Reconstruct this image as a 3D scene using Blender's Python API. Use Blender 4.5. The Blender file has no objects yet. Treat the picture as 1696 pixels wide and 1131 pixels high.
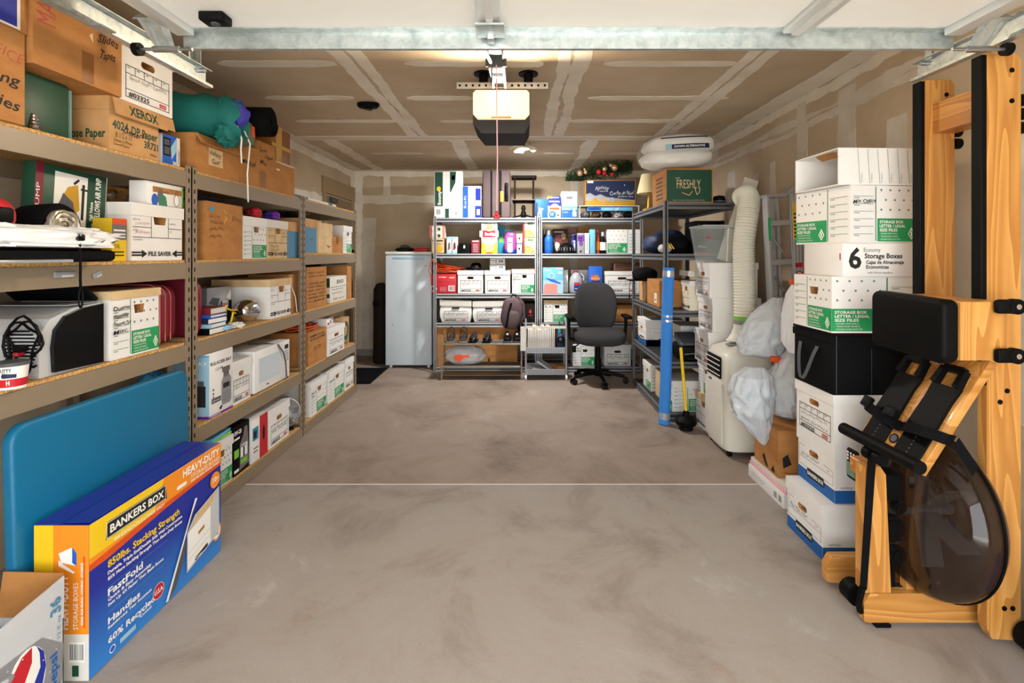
import bpy, bmesh, math, random
from mathutils import Vector, Matrix, noise
from mathutils.geometry import tessellate_polygon
PI = math.pi
SC = bpy.context.scene
COL = SC.collection
# ------------------------------------------------------------------ camera, world, light, exposure
F, CX, CY, H = 815.0, 862.0, 421.0, 1.40        # focal length and vanishing point in photo pixels, eye height in metres
cam_d = bpy.data.cameras.new('camera'); cam = bpy.data.objects.new('camera', cam_d); COL.objects.link(cam)
cam.location = (0, 0, H); cam.rotation_euler = (PI / 2, 0, 0)
cam_d.sensor_width = 36; cam_d.lens = F / 1696 * 36; cam_d.clip_start = .05
cam_d.shift_x = (848 - CX) / 1696; cam_d.shift_y = -(565.5 - CY) / 1696
SC.camera = cam
vs = SC.view_settings
vs.view_transform = 'Standard'; vs.look = 'None'; vs.gamma = 1; vs.use_curve_mapping = False
vs.exposure = 0.0
world = bpy.data.worlds.new('sky'); SC.world = world; world.use_nodes = True
wn = world.node_tree.nodes; wl = world.node_tree.links
bg = wn['Background']; bg.inputs['Color'].default_value = (.93, .97, 1.0, 1); bg.inputs['Strength'].default_value = 6.2
# daylight from outside: the sun falls on the driveway, the garage itself lies in the shade of the house
sun_d = bpy.data.lights.new('sun', 'SUN'); sun_d.energy = 30; sun_d.angle = .02; sun_d.color = (1, .96, .9)
sun = bpy.data.objects.new('sun', sun_d); COL.objects.link(sun); sun.rotation_euler = (math.radians(-32), 0, 0); sun.location = (0, 0, 9)
# light portal in the door opening only guides the sampling of the sky
por_d = bpy.data.lights.new('door_portal', 'AREA'); por_d.shape = 'RECTANGLE'; por_d.size = 2.85; por_d.size_y = 2.15
por_d.cycles.is_portal = True
por = bpy.data.objects.new('door_portal', por_d); COL.objects.link(por); por.location = (.17, -.55, 1.07); por.rotation_euler = (PI / 2, 0, 0)

def YX(px, X): return F * X / (px - CX)          # depth of a pixel column on the plane x = X
def WX(px, Y): return (px - CX) * Y / F
def WZ(py, Y): return H - (py - CY) * Y / F
# ------------------------------------------------------------------ materials
def lin(c):
    if isinstance(c, str): c = tuple(int(c[i:i + 2], 16) / 255 for i in (0, 2, 4))
    return tuple((x / 12.92 if x <= .04045 else ((x + .055) / 1.055) ** 2.4) for x in c)
MT = {}
def mk(key, col, rough=.6, metal=0, var=.08, scale=18, bump=.0, bscale=60, trans=0, ior=1.45, alpha=1, emit=None, estr=0, coat=0, stretch=None, spec=.4):
    """procedural material: base colour broken up by noise, optional fine relief"""
    m = bpy.data.materials.new(key); m.use_nodes = True; nt = m.node_tree; n = nt.nodes; l = nt.links
    b = n['Principled BSDF']; c = lin(col)
    tc = n.new('ShaderNodeTexCoord'); mp = n.new('ShaderNodeMapping'); l.new(tc.outputs['Object'], mp.inputs[0])
    if stretch: mp.inputs['Scale'].default_value = stretch
    nz = n.new('ShaderNodeTexNoise'); nz.inputs['Scale'].default_value = scale; nz.inputs['Detail'].default_value = 4
    l.new(mp.outputs[0], nz.inputs['Vector'])
    mx = n.new('ShaderNodeMix'); mx.data_type = 'RGBA'
    mx.inputs[6].default_value = (*[max(0, x * (1 - var)) for x in c], 1); mx.inputs[7].default_value = (*[min(1, x * (1 + var)) for x in c], 1)
    l.new(nz.outputs['Fac'], mx.inputs[0]); l.new(mx.outputs[2], b.inputs['Base Color'])
    b.inputs['Roughness'].default_value = rough; b.inputs['Metallic'].default_value = metal
    b.inputs['Specular IOR Level'].default_value = spec
    if trans: b.inputs['Transmission Weight'].default_value = trans; b.inputs['IOR'].default_value = ior
    if alpha < 1: b.inputs['Alpha'].default_value = alpha
    if alpha < 1: m.use_transparent_shadow = True
    if coat: b.inputs['Coat Weight'].default_value = coat
    if emit: b.inputs['Emission Color'].default_value = (*lin(emit), 1); b.inputs['Emission Strength'].default_value = estr
    if bump:
        bn = n.new('ShaderNodeTexNoise'); bn.inputs['Scale'].default_value = bscale; bn.inputs['Detail'].default_value = 6
        l.new(tc.outputs['Object'], bn.inputs['Vector'])
        bu = n.new('ShaderNodeBump'); bu.inputs['Strength'].default_value = bump; bu.inputs['Distance'].default_value = .01
        l.new(bn.outputs['Fac'], bu.inputs['Height']); l.new(bu.outputs[0], b.inputs['Normal'])
    MT[key] = m
    return m
def wood(key, c1, c2, rough=.4, axis='Z', sc=5, dist=9, coat=.2):
    m = bpy.data.materials.new(key); m.use_nodes = True; nt = m.node_tree; n = nt.nodes; l = nt.links
    b = n['Principled BSDF']; tc = n.new('ShaderNodeTexCoord'); mp = n.new('ShaderNodeMapping')
    s = {'Z': (1, 1, .09), 'X': (.09, 1, 1), 'Y': (1, .09, 1)}[axis]
    mp.inputs['Scale'].default_value = s; l.new(tc.outputs['Object'], mp.inputs[0])
    w = n.new('ShaderNodeTexNoise'); w.inputs['Scale'].default_value = sc; w.inputs['Detail'].default_value = 2; w.inputs['Distortion'].default_value = .4
    l.new(mp.outputs[0], w.inputs['Vector'])
    mm = n.new('ShaderNodeMath'); mm.operation = 'MULTIPLY'; mm.inputs[1].default_value = dist; l.new(w.outputs['Fac'], mm.inputs[0])
    fr = n.new('ShaderNodeMath'); fr.operation = 'FRACT'; l.new(mm.outputs[0], fr.inputs[0])
    g = n.new('ShaderNodeTexNoise'); g.inputs['Scale'].default_value = 70; l.new(mp.outputs[0], g.inputs['Vector'])
    ad = n.new('ShaderNodeMath'); ad.operation = 'MULTIPLY_ADD'; l.new(g.outputs['Fac'], ad.inputs[0]); ad.inputs[1].default_value = .45; l.new(fr.outputs[0], ad.inputs[2])
    r = n.new('ShaderNodeValToRGB'); e = r.color_ramp.elements
    e[0].position = .1; e[0].color = (*lin(c1), 1); e[1].position = 1.05; e[1].color = (*lin(c2), 1)
    l.new(ad.outputs[0], r.inputs[0]); l.new(r.outputs[0], b.inputs['Base Color'])
    b.inputs['Roughness'].default_value = rough; b.inputs['Coat Weight'].default_value = coat
    MT[key] = m
    return m
def multi(key, stops, scale, detail=8, rough=.7, bump=.15, dist=0, stretch=(1, 1, 1), metal=0, fine=0, nr=.62, rust=False):
    """colour ramp over fractal noise: concrete, drywall paper, galvanised steel"""
    m = bpy.data.materials.new(key); m.use_nodes = True; nt = m.node_tree; n = nt.nodes; l = nt.links
    b = n['Principled BSDF']; tc = n.new('ShaderNodeTexCoord'); mp = n.new('ShaderNodeMapping'); mp.inputs['Scale'].default_value = stretch
    l.new(tc.outputs['Object'], mp.inputs[0])
    nz = n.new('ShaderNodeTexNoise'); nz.inputs['Scale'].default_value = scale; nz.inputs['Detail'].default_value = detail; nz.inputs['Roughness'].default_value = nr; nz.inputs['Distortion'].default_value = dist
    l.new(mp.outputs[0], nz.inputs['Vector'])
    r = n.new('ShaderNodeValToRGB'); e = r.color_ramp.elements
    e[0].position = stops[0][0]; e[0].color = (*lin(stops[0][1]), 1); e[1].position = stops[-1][0]; e[1].color = (*lin(stops[-1][1]), 1)
    for p, c in stops[1:-1]:
        q = r.color_ramp.elements.new(p); q.color = (*lin(c), 1)
    l.new(nz.outputs['Fac'], r.inputs[0])
    out = r.outputs[0]
    if fine:
        f = n.new('ShaderNodeTexNoise'); f.inputs['Scale'].default_value = 150; f.inputs['Detail'].default_value = 6; l.new(tc.outputs['Object'], f.inputs['Vector'])
        mr = n.new('ShaderNodeMapRange'); mr.inputs[1].default_value = .3; mr.inputs[2].default_value = .7; mr.inputs[3].default_value = 1 - fine; mr.inputs[4].default_value = 1 + fine * .5; l.new(f.outputs['Fac'], mr.inputs[0])
        mx = n.new('ShaderNodeMix'); mx.data_type = 'RGBA'; mx.blend_type = 'MULTIPLY'; mx.inputs[0].default_value = 1
        l.new(out, mx.inputs[6]); l.new(mr.outputs[0], mx.inputs[7]); out = mx.outputs[2]
    if rust:
        g = n.new('ShaderNodeTexNoise'); g.inputs['Scale'].default_value = 1.9; g.inputs['Detail'].default_value = 7; g.inputs['Roughness'].default_value = .7; l.new(tc.outputs['Object'], g.inputs['Vector'])
        rm = n.new('ShaderNodeMapRange'); rm.inputs[1].default_value = .62; rm.inputs[2].default_value = .8; rm.inputs[4].default_value = .55; l.new(g.outputs['Fac'], rm.inputs[0])
        rx = n.new('ShaderNodeMix'); rx.data_type = 'RGBA'; l.new(rm.outputs[0], rx.inputs[0]); l.new(out, rx.inputs[6]); rx.inputs[7].default_value = (*lin('a06a44'), 1); out = rx.outputs[2]
    l.new(out, b.inputs['Base Color'])
    b.inputs['Roughness'].default_value = rough; b.inputs['Metallic'].default_value = metal; b.inputs['Specular IOR Level'].default_value = .3
    if bump:
        bu = n.new('ShaderNodeBump'); bu.inputs['Strength'].default_value = bump; bu.inputs['Distance'].default_value = .01
        l.new(nz.outputs['Fac'], bu.inputs['Height']); l.new(bu.outputs[0], b.inputs['Normal'])
    MT[key] = m
    return m
multi('concrete', [(.28, '7d7269'), (.40, '928880'), (.50, 'a0978f'), (.60, 'a29b94'), (.74, 'bab4ae')], 1.6, 15, .7, .06, .5, fine=.07, nr=.72, rust=True)
multi('concrete_brown', [(.28, '6f6056'), (.40, '87786c'), (.50, '968679'), (.60, '9b8c80'), (.74, 'b4a89e')], 1.6, 15, .7, .06, .5, fine=.07, nr=.72)
multi('driveway', [(.3, 'c6c1b8'), (.5, 'd2cdc4'), (.7, 'dcd8d0')], 1.5, 8, .8, .1)
multi('drywall', [(.3, 'b9a68a'), (.5, 'c4b196'), (.7, 'cdbba2')], 2.5, 8, .85, .05)
multi('mud', [(.25, 'd8ccb8'), (.5, 'e6ddcd'), (.75, 'efe8db')], 4, 10, .8, .08)
multi('mudgrey', [(.25, 'c4b8a6'), (.5, 'd3c9ba'), (.75, 'e0d8cc')], 5, 10, .8, .08)
multi('galv', [(.3, 'a5b0b2'), (.5, 'bfc8c8'), (.7, 'd2d8d6')], 30, 5, .38, .05, .5, metal=.75)
multi('kraft', [(.3, 'a8713b'), (.5, 'b47c45'), (.7, 'bf8850')], 7, 8, .8, .04, stretch=(1, 1, 2))
multi('kraft2', [(.3, 'bb8a55'), (.5, 'c69763'), (.7, 'd0a472')], 7, 8, .8, .04)
multi('kraftl', [(.3, 'c8a878'), (.5, 'd6b98c'), (.7, 'e0c69c')], 9, 8, .8, .04)
multi('particle', [(.35, 'a07a45'), (.5, 'c89a5c'), (.62, 'dcb67c')], 130, 3, .85, .1)
wood('ash', 'dca257', 'b97c37', .36, 'Z', 7, 12)
wood('ashx', 'dca257', 'b97c37', .36, 'X', 7, 12)
wood('ashy', 'd89a4e', 'b27230', .36, 'Y', 7, 12)
wood('brownwood', '6b3f22', '3f2413', .4, 'X', 5, 8)
wood('hookwood', 'b58242', '92602a', .4, 'Y', 5, 8)
SIMPLE = dict(  # key: (hex, roughness, metallic, variation)
    white=('eceae6', .55, 0, .03), offwhite=('dedbd0', .6, 0, .05), cream=('e8dfc8', .6, 0, .05), paper=('f2f0ea', .7, 0, .03),
    black=('0c0c0d', .5, 0, .2), blackgloss=('080809', .2, 0, .1), blackfab=('0e0e10', .85, 0, .25), charcoal=('3a3a3c', .85, 0, .15),
    grey=('8a8c8e', .5, 0, .06), lightgrey=('c4c6c8', .5, 0, .04), darkgrey=('505256', .5, 0, .08), dgreen=('1c4a36', .45, 0, .08),
    green=('1f9a5a', .55, 0, .05), greenink=('3f7f62', .6, 0, .05), greydot=('6d8b80', .6, 0, .05), ink=('20201f', .7, 0, .1), inkgrey=('6a6a6a', .7, 0, .1), inkred=('b04a44', .7, 0, .1),
    red=('c4202c', .45, 0, .06), darkred=('6d1420', .35, 0, .12), maroon=('7a1e2c', .4, 0, .1), orange=('f09020', .5, 0, .05), dorange=('d8501c', .45, 0, .08),
    yellow=('f0c81e', .5, 0, .05), gold=('d8a83c', .35, .6, .08), blue=('1f5fc0', .45, 0, .06), navy=('16264c', .6, 0, .15), royal=('1c2f9c', .35, 0, .06), sky=('6cb8e0', .5, 0, .06), lblue=('9fc8dc', .5, 0, .06),
    teal=('12685f', .6, 0, .14), violet=('3c38a8', .55, 0, .15), purple=('6a2f98', .25, 0, .1), pink=('e8408c', .35, 0, .1), lime=('7cc244', .5, 0, .08),
    taupe=('8c7c66', .4, 0, .05), mauve=('5c484c', .85, 0, .12), suit=('5b4c4c', .8, 0, .1), chrome=('dcdee0', .15, 1, .03), steel=('a8aaae', .3, .9, .06), silver=('b8bcc2', .35, .7, .04), shelfgrey=('a9abae', .4, .35, .05), shelfdark=('2e3033', .5, .2, .08), rackdark=('66676a', .5, .1, .06),
    bluebin=('4f86a8', .45, 0, .06), tableblue=('0d6a92', .42, 0, .04), freezer=('cedbe3', .28, 0, .02), brown=('4a2c1c', .6, 0, .15), dbrown=('241c18', .8, 0, .2), tan=('b89468', .6, 0, .1), acwhite=('e6e4d6', .4, 0, .02), hose=('e2e0d0', .5, 0, .03),
    noodle=('3a86dc', .8, 0, .04), rubber=('0a0a0a', .55, 0, .1), teallabel=('2a8fae', .5, 0, .05), doorwhite=('f6f5f0', .45, 0, .02), doorstile=('dcdcd8', .35, .2, .03), lensred=('e02838', .4, 0, .05), bubble=('c8ccd4', .25, .6, .1), silverfab=('a59c8c', .3, .4, .15), camo=('68705c', .8, 0, .3), bluelid=('1c5fa6', .6, 0, .06), shade=('e6d6a6', .8, 0, .04), dooredge=('8d7758', .6, 0, .06), trimbrown=('a08a68', .6, 0, .05), tape=('8d5a2a', .3, 0, .06), oldtape=('c8a050', .3, 0, .1), shoe=('2e2826', .7, 0, .2), greytext=('9a9a98', .6, 0, .05), ltpink=('f0b8c0', .5, 0, .05), salmon=('f08a80', .5, 0, .08), pinered=('b01c20', .2, 0, .05), ornament=('d8b48c', .18, .7, .05))
for k, (c, r, mt, v) in SIMPLE.items(): mk(k, c, r, mt, v, spec=.1 if k in ('black', 'blackfab', 'rubber', 'dbrown', 'charcoal') else .4)
mk('cloth_teal', '0f6a64', .75, 0, .22, 9, .5, 22)
mk('crinkle', 'b0a898', .28, .55, .25, 20, .7, 28)
mk('chairfab', '373637', .95, 0, .18, 260, .15, 300, spec=.1)
mk('matfoam', '121214', .95, 0, .2, 40, .1, 80, spec=.1)
mk('baggrey', 'dfe5ea', .22, 0, .05, 8, 1.0, 30, alpha=.6)
mk('bagwhite', 'eceef0', .35, 0, .05, 8, .6, 16)
mk('bagblue', '3c96cc', .25, 0, .2, 12, .5, 20)
mk('clearbin', 'd8e2de', .15, 0, .02, 5, alpha=.2)
mk('clearplastic', 'd8dcdc', .15, 0, .02, 5, alpha=.4)
mk('jug', 'b8bcc0', .25, 0, .04, 8, alpha=.75)
mk('smoke', '2e211a', .05, 0, .02, 5, alpha=.6, spec=.6)
mk('wrap', 'f2f4f6', .12, 0, .02, 5, alpha=.16)
mk('water', '8a949a', .03, 0, .02, 5, trans=1, ior=1.25)
mk('glowlens', 'fff0d8', .4, 0, .02, 5, emit='ffc878', estr=1.15)
mk('ledface_added_glow', 'f4f6ff', .4, 0, .02, 5, emit='f2f6ff', estr=2.0)  # added glow; the ceiling fixture is not clearly switched on
mk('needles', '24401f', .7, 0, .5, 30)
mk('foamwhite', 'e6e2d6', .8, 0, .03)
def grad(key, stops, h):
    """printed colour blend running up the height of a carton"""
    m = mk(key, stops[0][1], .3); n = m.node_tree.nodes; l = m.node_tree.links
    tc = n.new('ShaderNodeTexCoord'); sp = n.new('ShaderNodeSeparateXYZ'); l.new(tc.outputs['Object'], sp.inputs[0])
    mr = n.new('ShaderNodeMapRange'); mr.inputs[2].default_value = h; l.new(sp.outputs[2], mr.inputs[0])
    r = n.new('ShaderNodeValToRGB'); e = r.color_ramp.elements; e[0].position = stops[0][0]; e[0].color = (*lin(stops[0][1]), 1); e[1].position = stops[1][0]; e[1].color = (*lin(stops[1][1]), 1)
    l.new(mr.outputs[0], r.inputs[0]); l.new(r.outputs[0], n['Principled BSDF'].inputs['Base Color'])
grad('bluegrad', [(.0, '2f86d8'), (.55, '1b2c98')], .51)
# ------------------------------------------------------------------ mesh builder
class MB:
    def __init__(s): s.v = []; s.f = []; s.m = []; s.M = Matrix()
    def add(s, vs_, fs, mi=0):
        o = len(s.v); M = s.M
        s.v += [tuple(M @ Vector(p)) for p in vs_]
        s.f += [tuple(i + o for i in f) for f in fs]; s.m += [mi] * len(fs)
        return s
    def box(s, x0, x1, y0, y1, z0, z1, mi=0):
        return s.add([(x0, y0, z0), (x1, y0, z0), (x1, y1, z0), (x0, y1, z0), (x0, y0, z1), (x1, y0, z1), (x1, y1, z1), (x0, y1, z1)],
                     [(0, 3, 2, 1), (4, 5, 6, 7), (0, 1, 5, 4), (1, 2, 6, 5), (2, 3, 7, 6), (3, 0, 4, 7)], mi)
    def rbox(s, x0, x1, y0, y1, z0, z1, r=.01, seg=3, mi=0):
        bm = bmesh.new(); bmesh.ops.create_cube(bm, size=1)
        for v in bm.verts: v.co = Vector(((x0 + x1) / 2 + v.co.x * (x1 - x0), (y0 + y1) / 2 + v.co.y * (y1 - y0), (z0 + z1) / 2 + v.co.z * (z1 - z0)))
        bmesh.ops.bevel(bm, geom=bm.edges[:], offset=r, segments=seg, affect='EDGES', profile=.5)
        bm.verts.index_update(); s.add([v.co[:] for v in bm.verts], [tuple(v.index for v in f.verts) for f in bm.faces], mi); bm.free(); return s
    def prism(s, pts, axis, a, b, mi=0):
        """extrude a 2-d outline along an axis: 'x' uses (y,z), 'y' uses (x,z), 'z' uses (x,y)"""
        n = len(pts); P = {'x': lambda p, t: (t, p[0], p[1]), 'y': lambda p, t: (p[0], t, p[1]), 'z': lambda p, t: (p[0], p[1], t)}[axis]
        return s.add([P(p, a) for p in pts] + [P(p, b) for p in pts], [tuple(range(n))[::-1], tuple(range(n, 2 * n))] + [(i, (i + 1) % n, n + (i + 1) % n, n + i) for i in range(n)], mi)
    def cyl(s, p0, p1, r0, r1=None, n=16, mi=0, cap=True):
        r1 = r0 if r1 is None else r1; p0 = Vector(p0); p1 = Vector(p1); d = (p1 - p0).normalized()
        a = d.orthogonal().normalized(); b = d.cross(a); vs_ = []
        for p, r in ((p0, r0), (p1, r1)): vs_ += [p + (a * math.cos(2 * PI * i / n) + b * math.sin(2 * PI * i / n)) * r for i in range(n)]
        fs = [(i, (i + 1) % n, n + (i + 1) % n, n + i) for i in range(n)]
        if cap: fs += [tuple(range(n))[::-1], tuple(range(n, 2 * n))]
        return s.add(vs_, fs, mi)
    def tube(s, pts, r, n=8, mi=0, cap=True):
        pts = [Vector(p) for p in pts]; N = len(pts); vs_ = []; up = None
        for i, p in enumerate(pts):
            d = (pts[min(i + 1, N - 1)] - pts[max(i - 1, 0)]).normalized()
            up = (d.orthogonal() if up is None else (up - d * up.dot(d))); up = up.normalized() if up.length > 1e-6 else d.orthogonal().normalized()
            b = d.cross(up); rr = r[i] if isinstance(r, (list, tuple)) else r
            vs_ += [p + (up * math.cos(2 * PI * k / n) + b * math.sin(2 * PI * k / n)) * rr for k in range(n)]
        fs = [(i * n + k, i * n + (k + 1) % n, (i + 1) * n + (k + 1) % n, (i + 1) * n + k) for i in range(N - 1) for k in range(n)]
        if cap: fs += [tuple(range(n))[::-1], tuple(range((N - 1) * n, N * n))]
        return s.add(vs_, fs, mi)
    def lathe(s, prof, n=24, axis='z', mi=0, c=(0, 0, 0), cap=True, sx=1, sy=1):
        vs_ = []; A = {'z': lambda r, t, h: (r * math.cos(t) * sx, r * math.sin(t) * sy, h), 'x': lambda r, t, h: (h, r * math.cos(t) * sx, r * math.sin(t) * sy), 'y': lambda r, t, h: (r * math.cos(t) * sx, h, r * math.sin(t) * sy)}[axis]
        for r, h in prof:
            for k in range(n): p = A(r, 2 * PI * k / n, h); vs_.append((p[0] + c[0], p[1] + c[1], p[2] + c[2]))
        fs = [(i * n + k, i * n + (k + 1) % n, (i + 1) * n + (k + 1) % n, (i + 1) * n + k) for i in range(len(prof) - 1) for k in range(n)]
        if cap: fs += [tuple(range(n))[::-1], tuple(range((len(prof) - 1) * n, len(prof) * n))]
        return s.add(vs_, fs, mi)
    def blob(s, c, rx, ry, rz, sq=2.6, amp=.06, freq=3, seed=0, nu=28, nv=18, mi=0, flat=None):
        """a lumpy super-ellipsoid (bags, cushions, soft goods)"""
        vs_ = []; P = lambda v, e: math.copysign(abs(v) ** e, v); e = 2 / sq
        for j in range(nv + 1):
            ph = -PI / 2 + PI * j / nv
            for i in range(nu):
                th = 2 * PI * i / nu
                p = Vector((P(math.cos(ph), e) * P(math.cos(th), e), P(math.cos(ph), e) * P(math.sin(th), e), P(math.sin(ph), e)))
                q = noise.noise(p * freq + Vector((seed * 7.3, seed, 0))) + .5 * noise.noise(p * freq * 2.7 + Vector((seed, 3, seed)))
                p = p * (1 + amp * q); z = p.z * rz
                if flat is not None: z = max(z, -flat)
                vs_.append((c[0] + p.x * rx, c[1] + p.y * ry, c[2] + z))
        fs = [(j * nu + i, j * nu + (i + 1) % nu, (j + 1) * nu + (i + 1) % nu, (j + 1) * nu + i) for j in range(nv) for i in range(nu)]
        return s.add(vs_, fs, mi)
    def slab(s, pts, axis, a, b, bev=.008, seg=3, mi=0):
        """a flat panel of any outline with rounded rims"""
        P = {'x': lambda p, t: (t, p[0], p[1]), 'y': lambda p, t: (p[0], t, p[1]), 'z': lambda p, t: (p[0], p[1], t)}[axis]
        bm = bmesh.new(); f = bm.faces.new([bm.verts.new(P(p, a)) for p in pts]); e = bmesh.ops.extrude_face_region(bm, geom=[f])
        bmesh.ops.translate(bm, verts=[v for v in e['geom'] if isinstance(v, bmesh.types.BMVert)], vec=P((0, 0), b - a)); bmesh.ops.recalc_face_normals(bm, faces=bm.faces)
        fr = [f for f in bm.faces if len(f.verts) > 4]
        bmesh.ops.bevel(bm, geom=list({ed for f in fr for ed in f.edges}), offset=bev, segments=seg, affect='EDGES', profile=.5); bm.verts.index_update()
        s.add([v.co[:] for v in bm.verts], [tuple(v.index for v in f.verts) for f in bm.faces], mi); bm.free(); return s
    def build(s, name, mats, parent=None, smooth=30):
        me = bpy.data.meshes.new(name); me.from_pydata(s.v, [], s.f)
        for m in ([mats] if isinstance(mats, str) else mats): me.materials.append(MT[m])
        for p, i in zip(me.polygons, s.m): p.material_index = i
        if smooth:
            for p in me.polygons: p.use_smooth = True
            me.set_sharp_from_angle(angle=math.radians(smooth))
        me.update()
        o = bpy.data.objects.new(name, me); COL.objects.link(o)
        if parent: o.parent = parent
        return o
def rrect(u0, u1, v0, v1, r, n=7):
    pts = []
    for cu, cv, a0 in ((u1 - r, v0 + r, -PI / 2), (u1 - r, v1 - r, 0), (u0 + r, v1 - r, PI / 2), (u0 + r, v0 + r, PI)):
        for i in range(n): a = a0 + i * PI / 2 / (n - 1); pts.append((cu + r * math.cos(a), cv + r * math.sin(a)))
    return pts
def tag(o, label, cat=None, group=None, kind=None):
    if label: o['label'] = label
    if cat: o['category'] = cat
    if group: o['group'] = group
    if kind: o['kind'] = kind
    return o
def thing(name, label, cat, loc=(0, 0, 0), rotz=0, group=None, rot=None):
    o = bpy.data.objects.new(name, None); COL.objects.link(o); o.empty_display_size = .05
    o.location = loc; o.rotation_euler = rot or (0, 0, rotz)
    return tag(o, label, cat, group)
def solo(name, mb, mats, label, cat, loc=(0, 0, 0), rotz=0, group=None, rot=None, smooth=30):
    o = mb.build(name, mats, None, smooth); o.location = loc; o.rotation_euler = rot or (0, 0, rotz)
    return tag(o, label, cat, group)
def struct(name, mb, mats, parent=None, label=None):
    o = mb.build(name, mats, parent, None); o['kind'] = 'structure'
    if label: o['label'] = label
    return o
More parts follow.
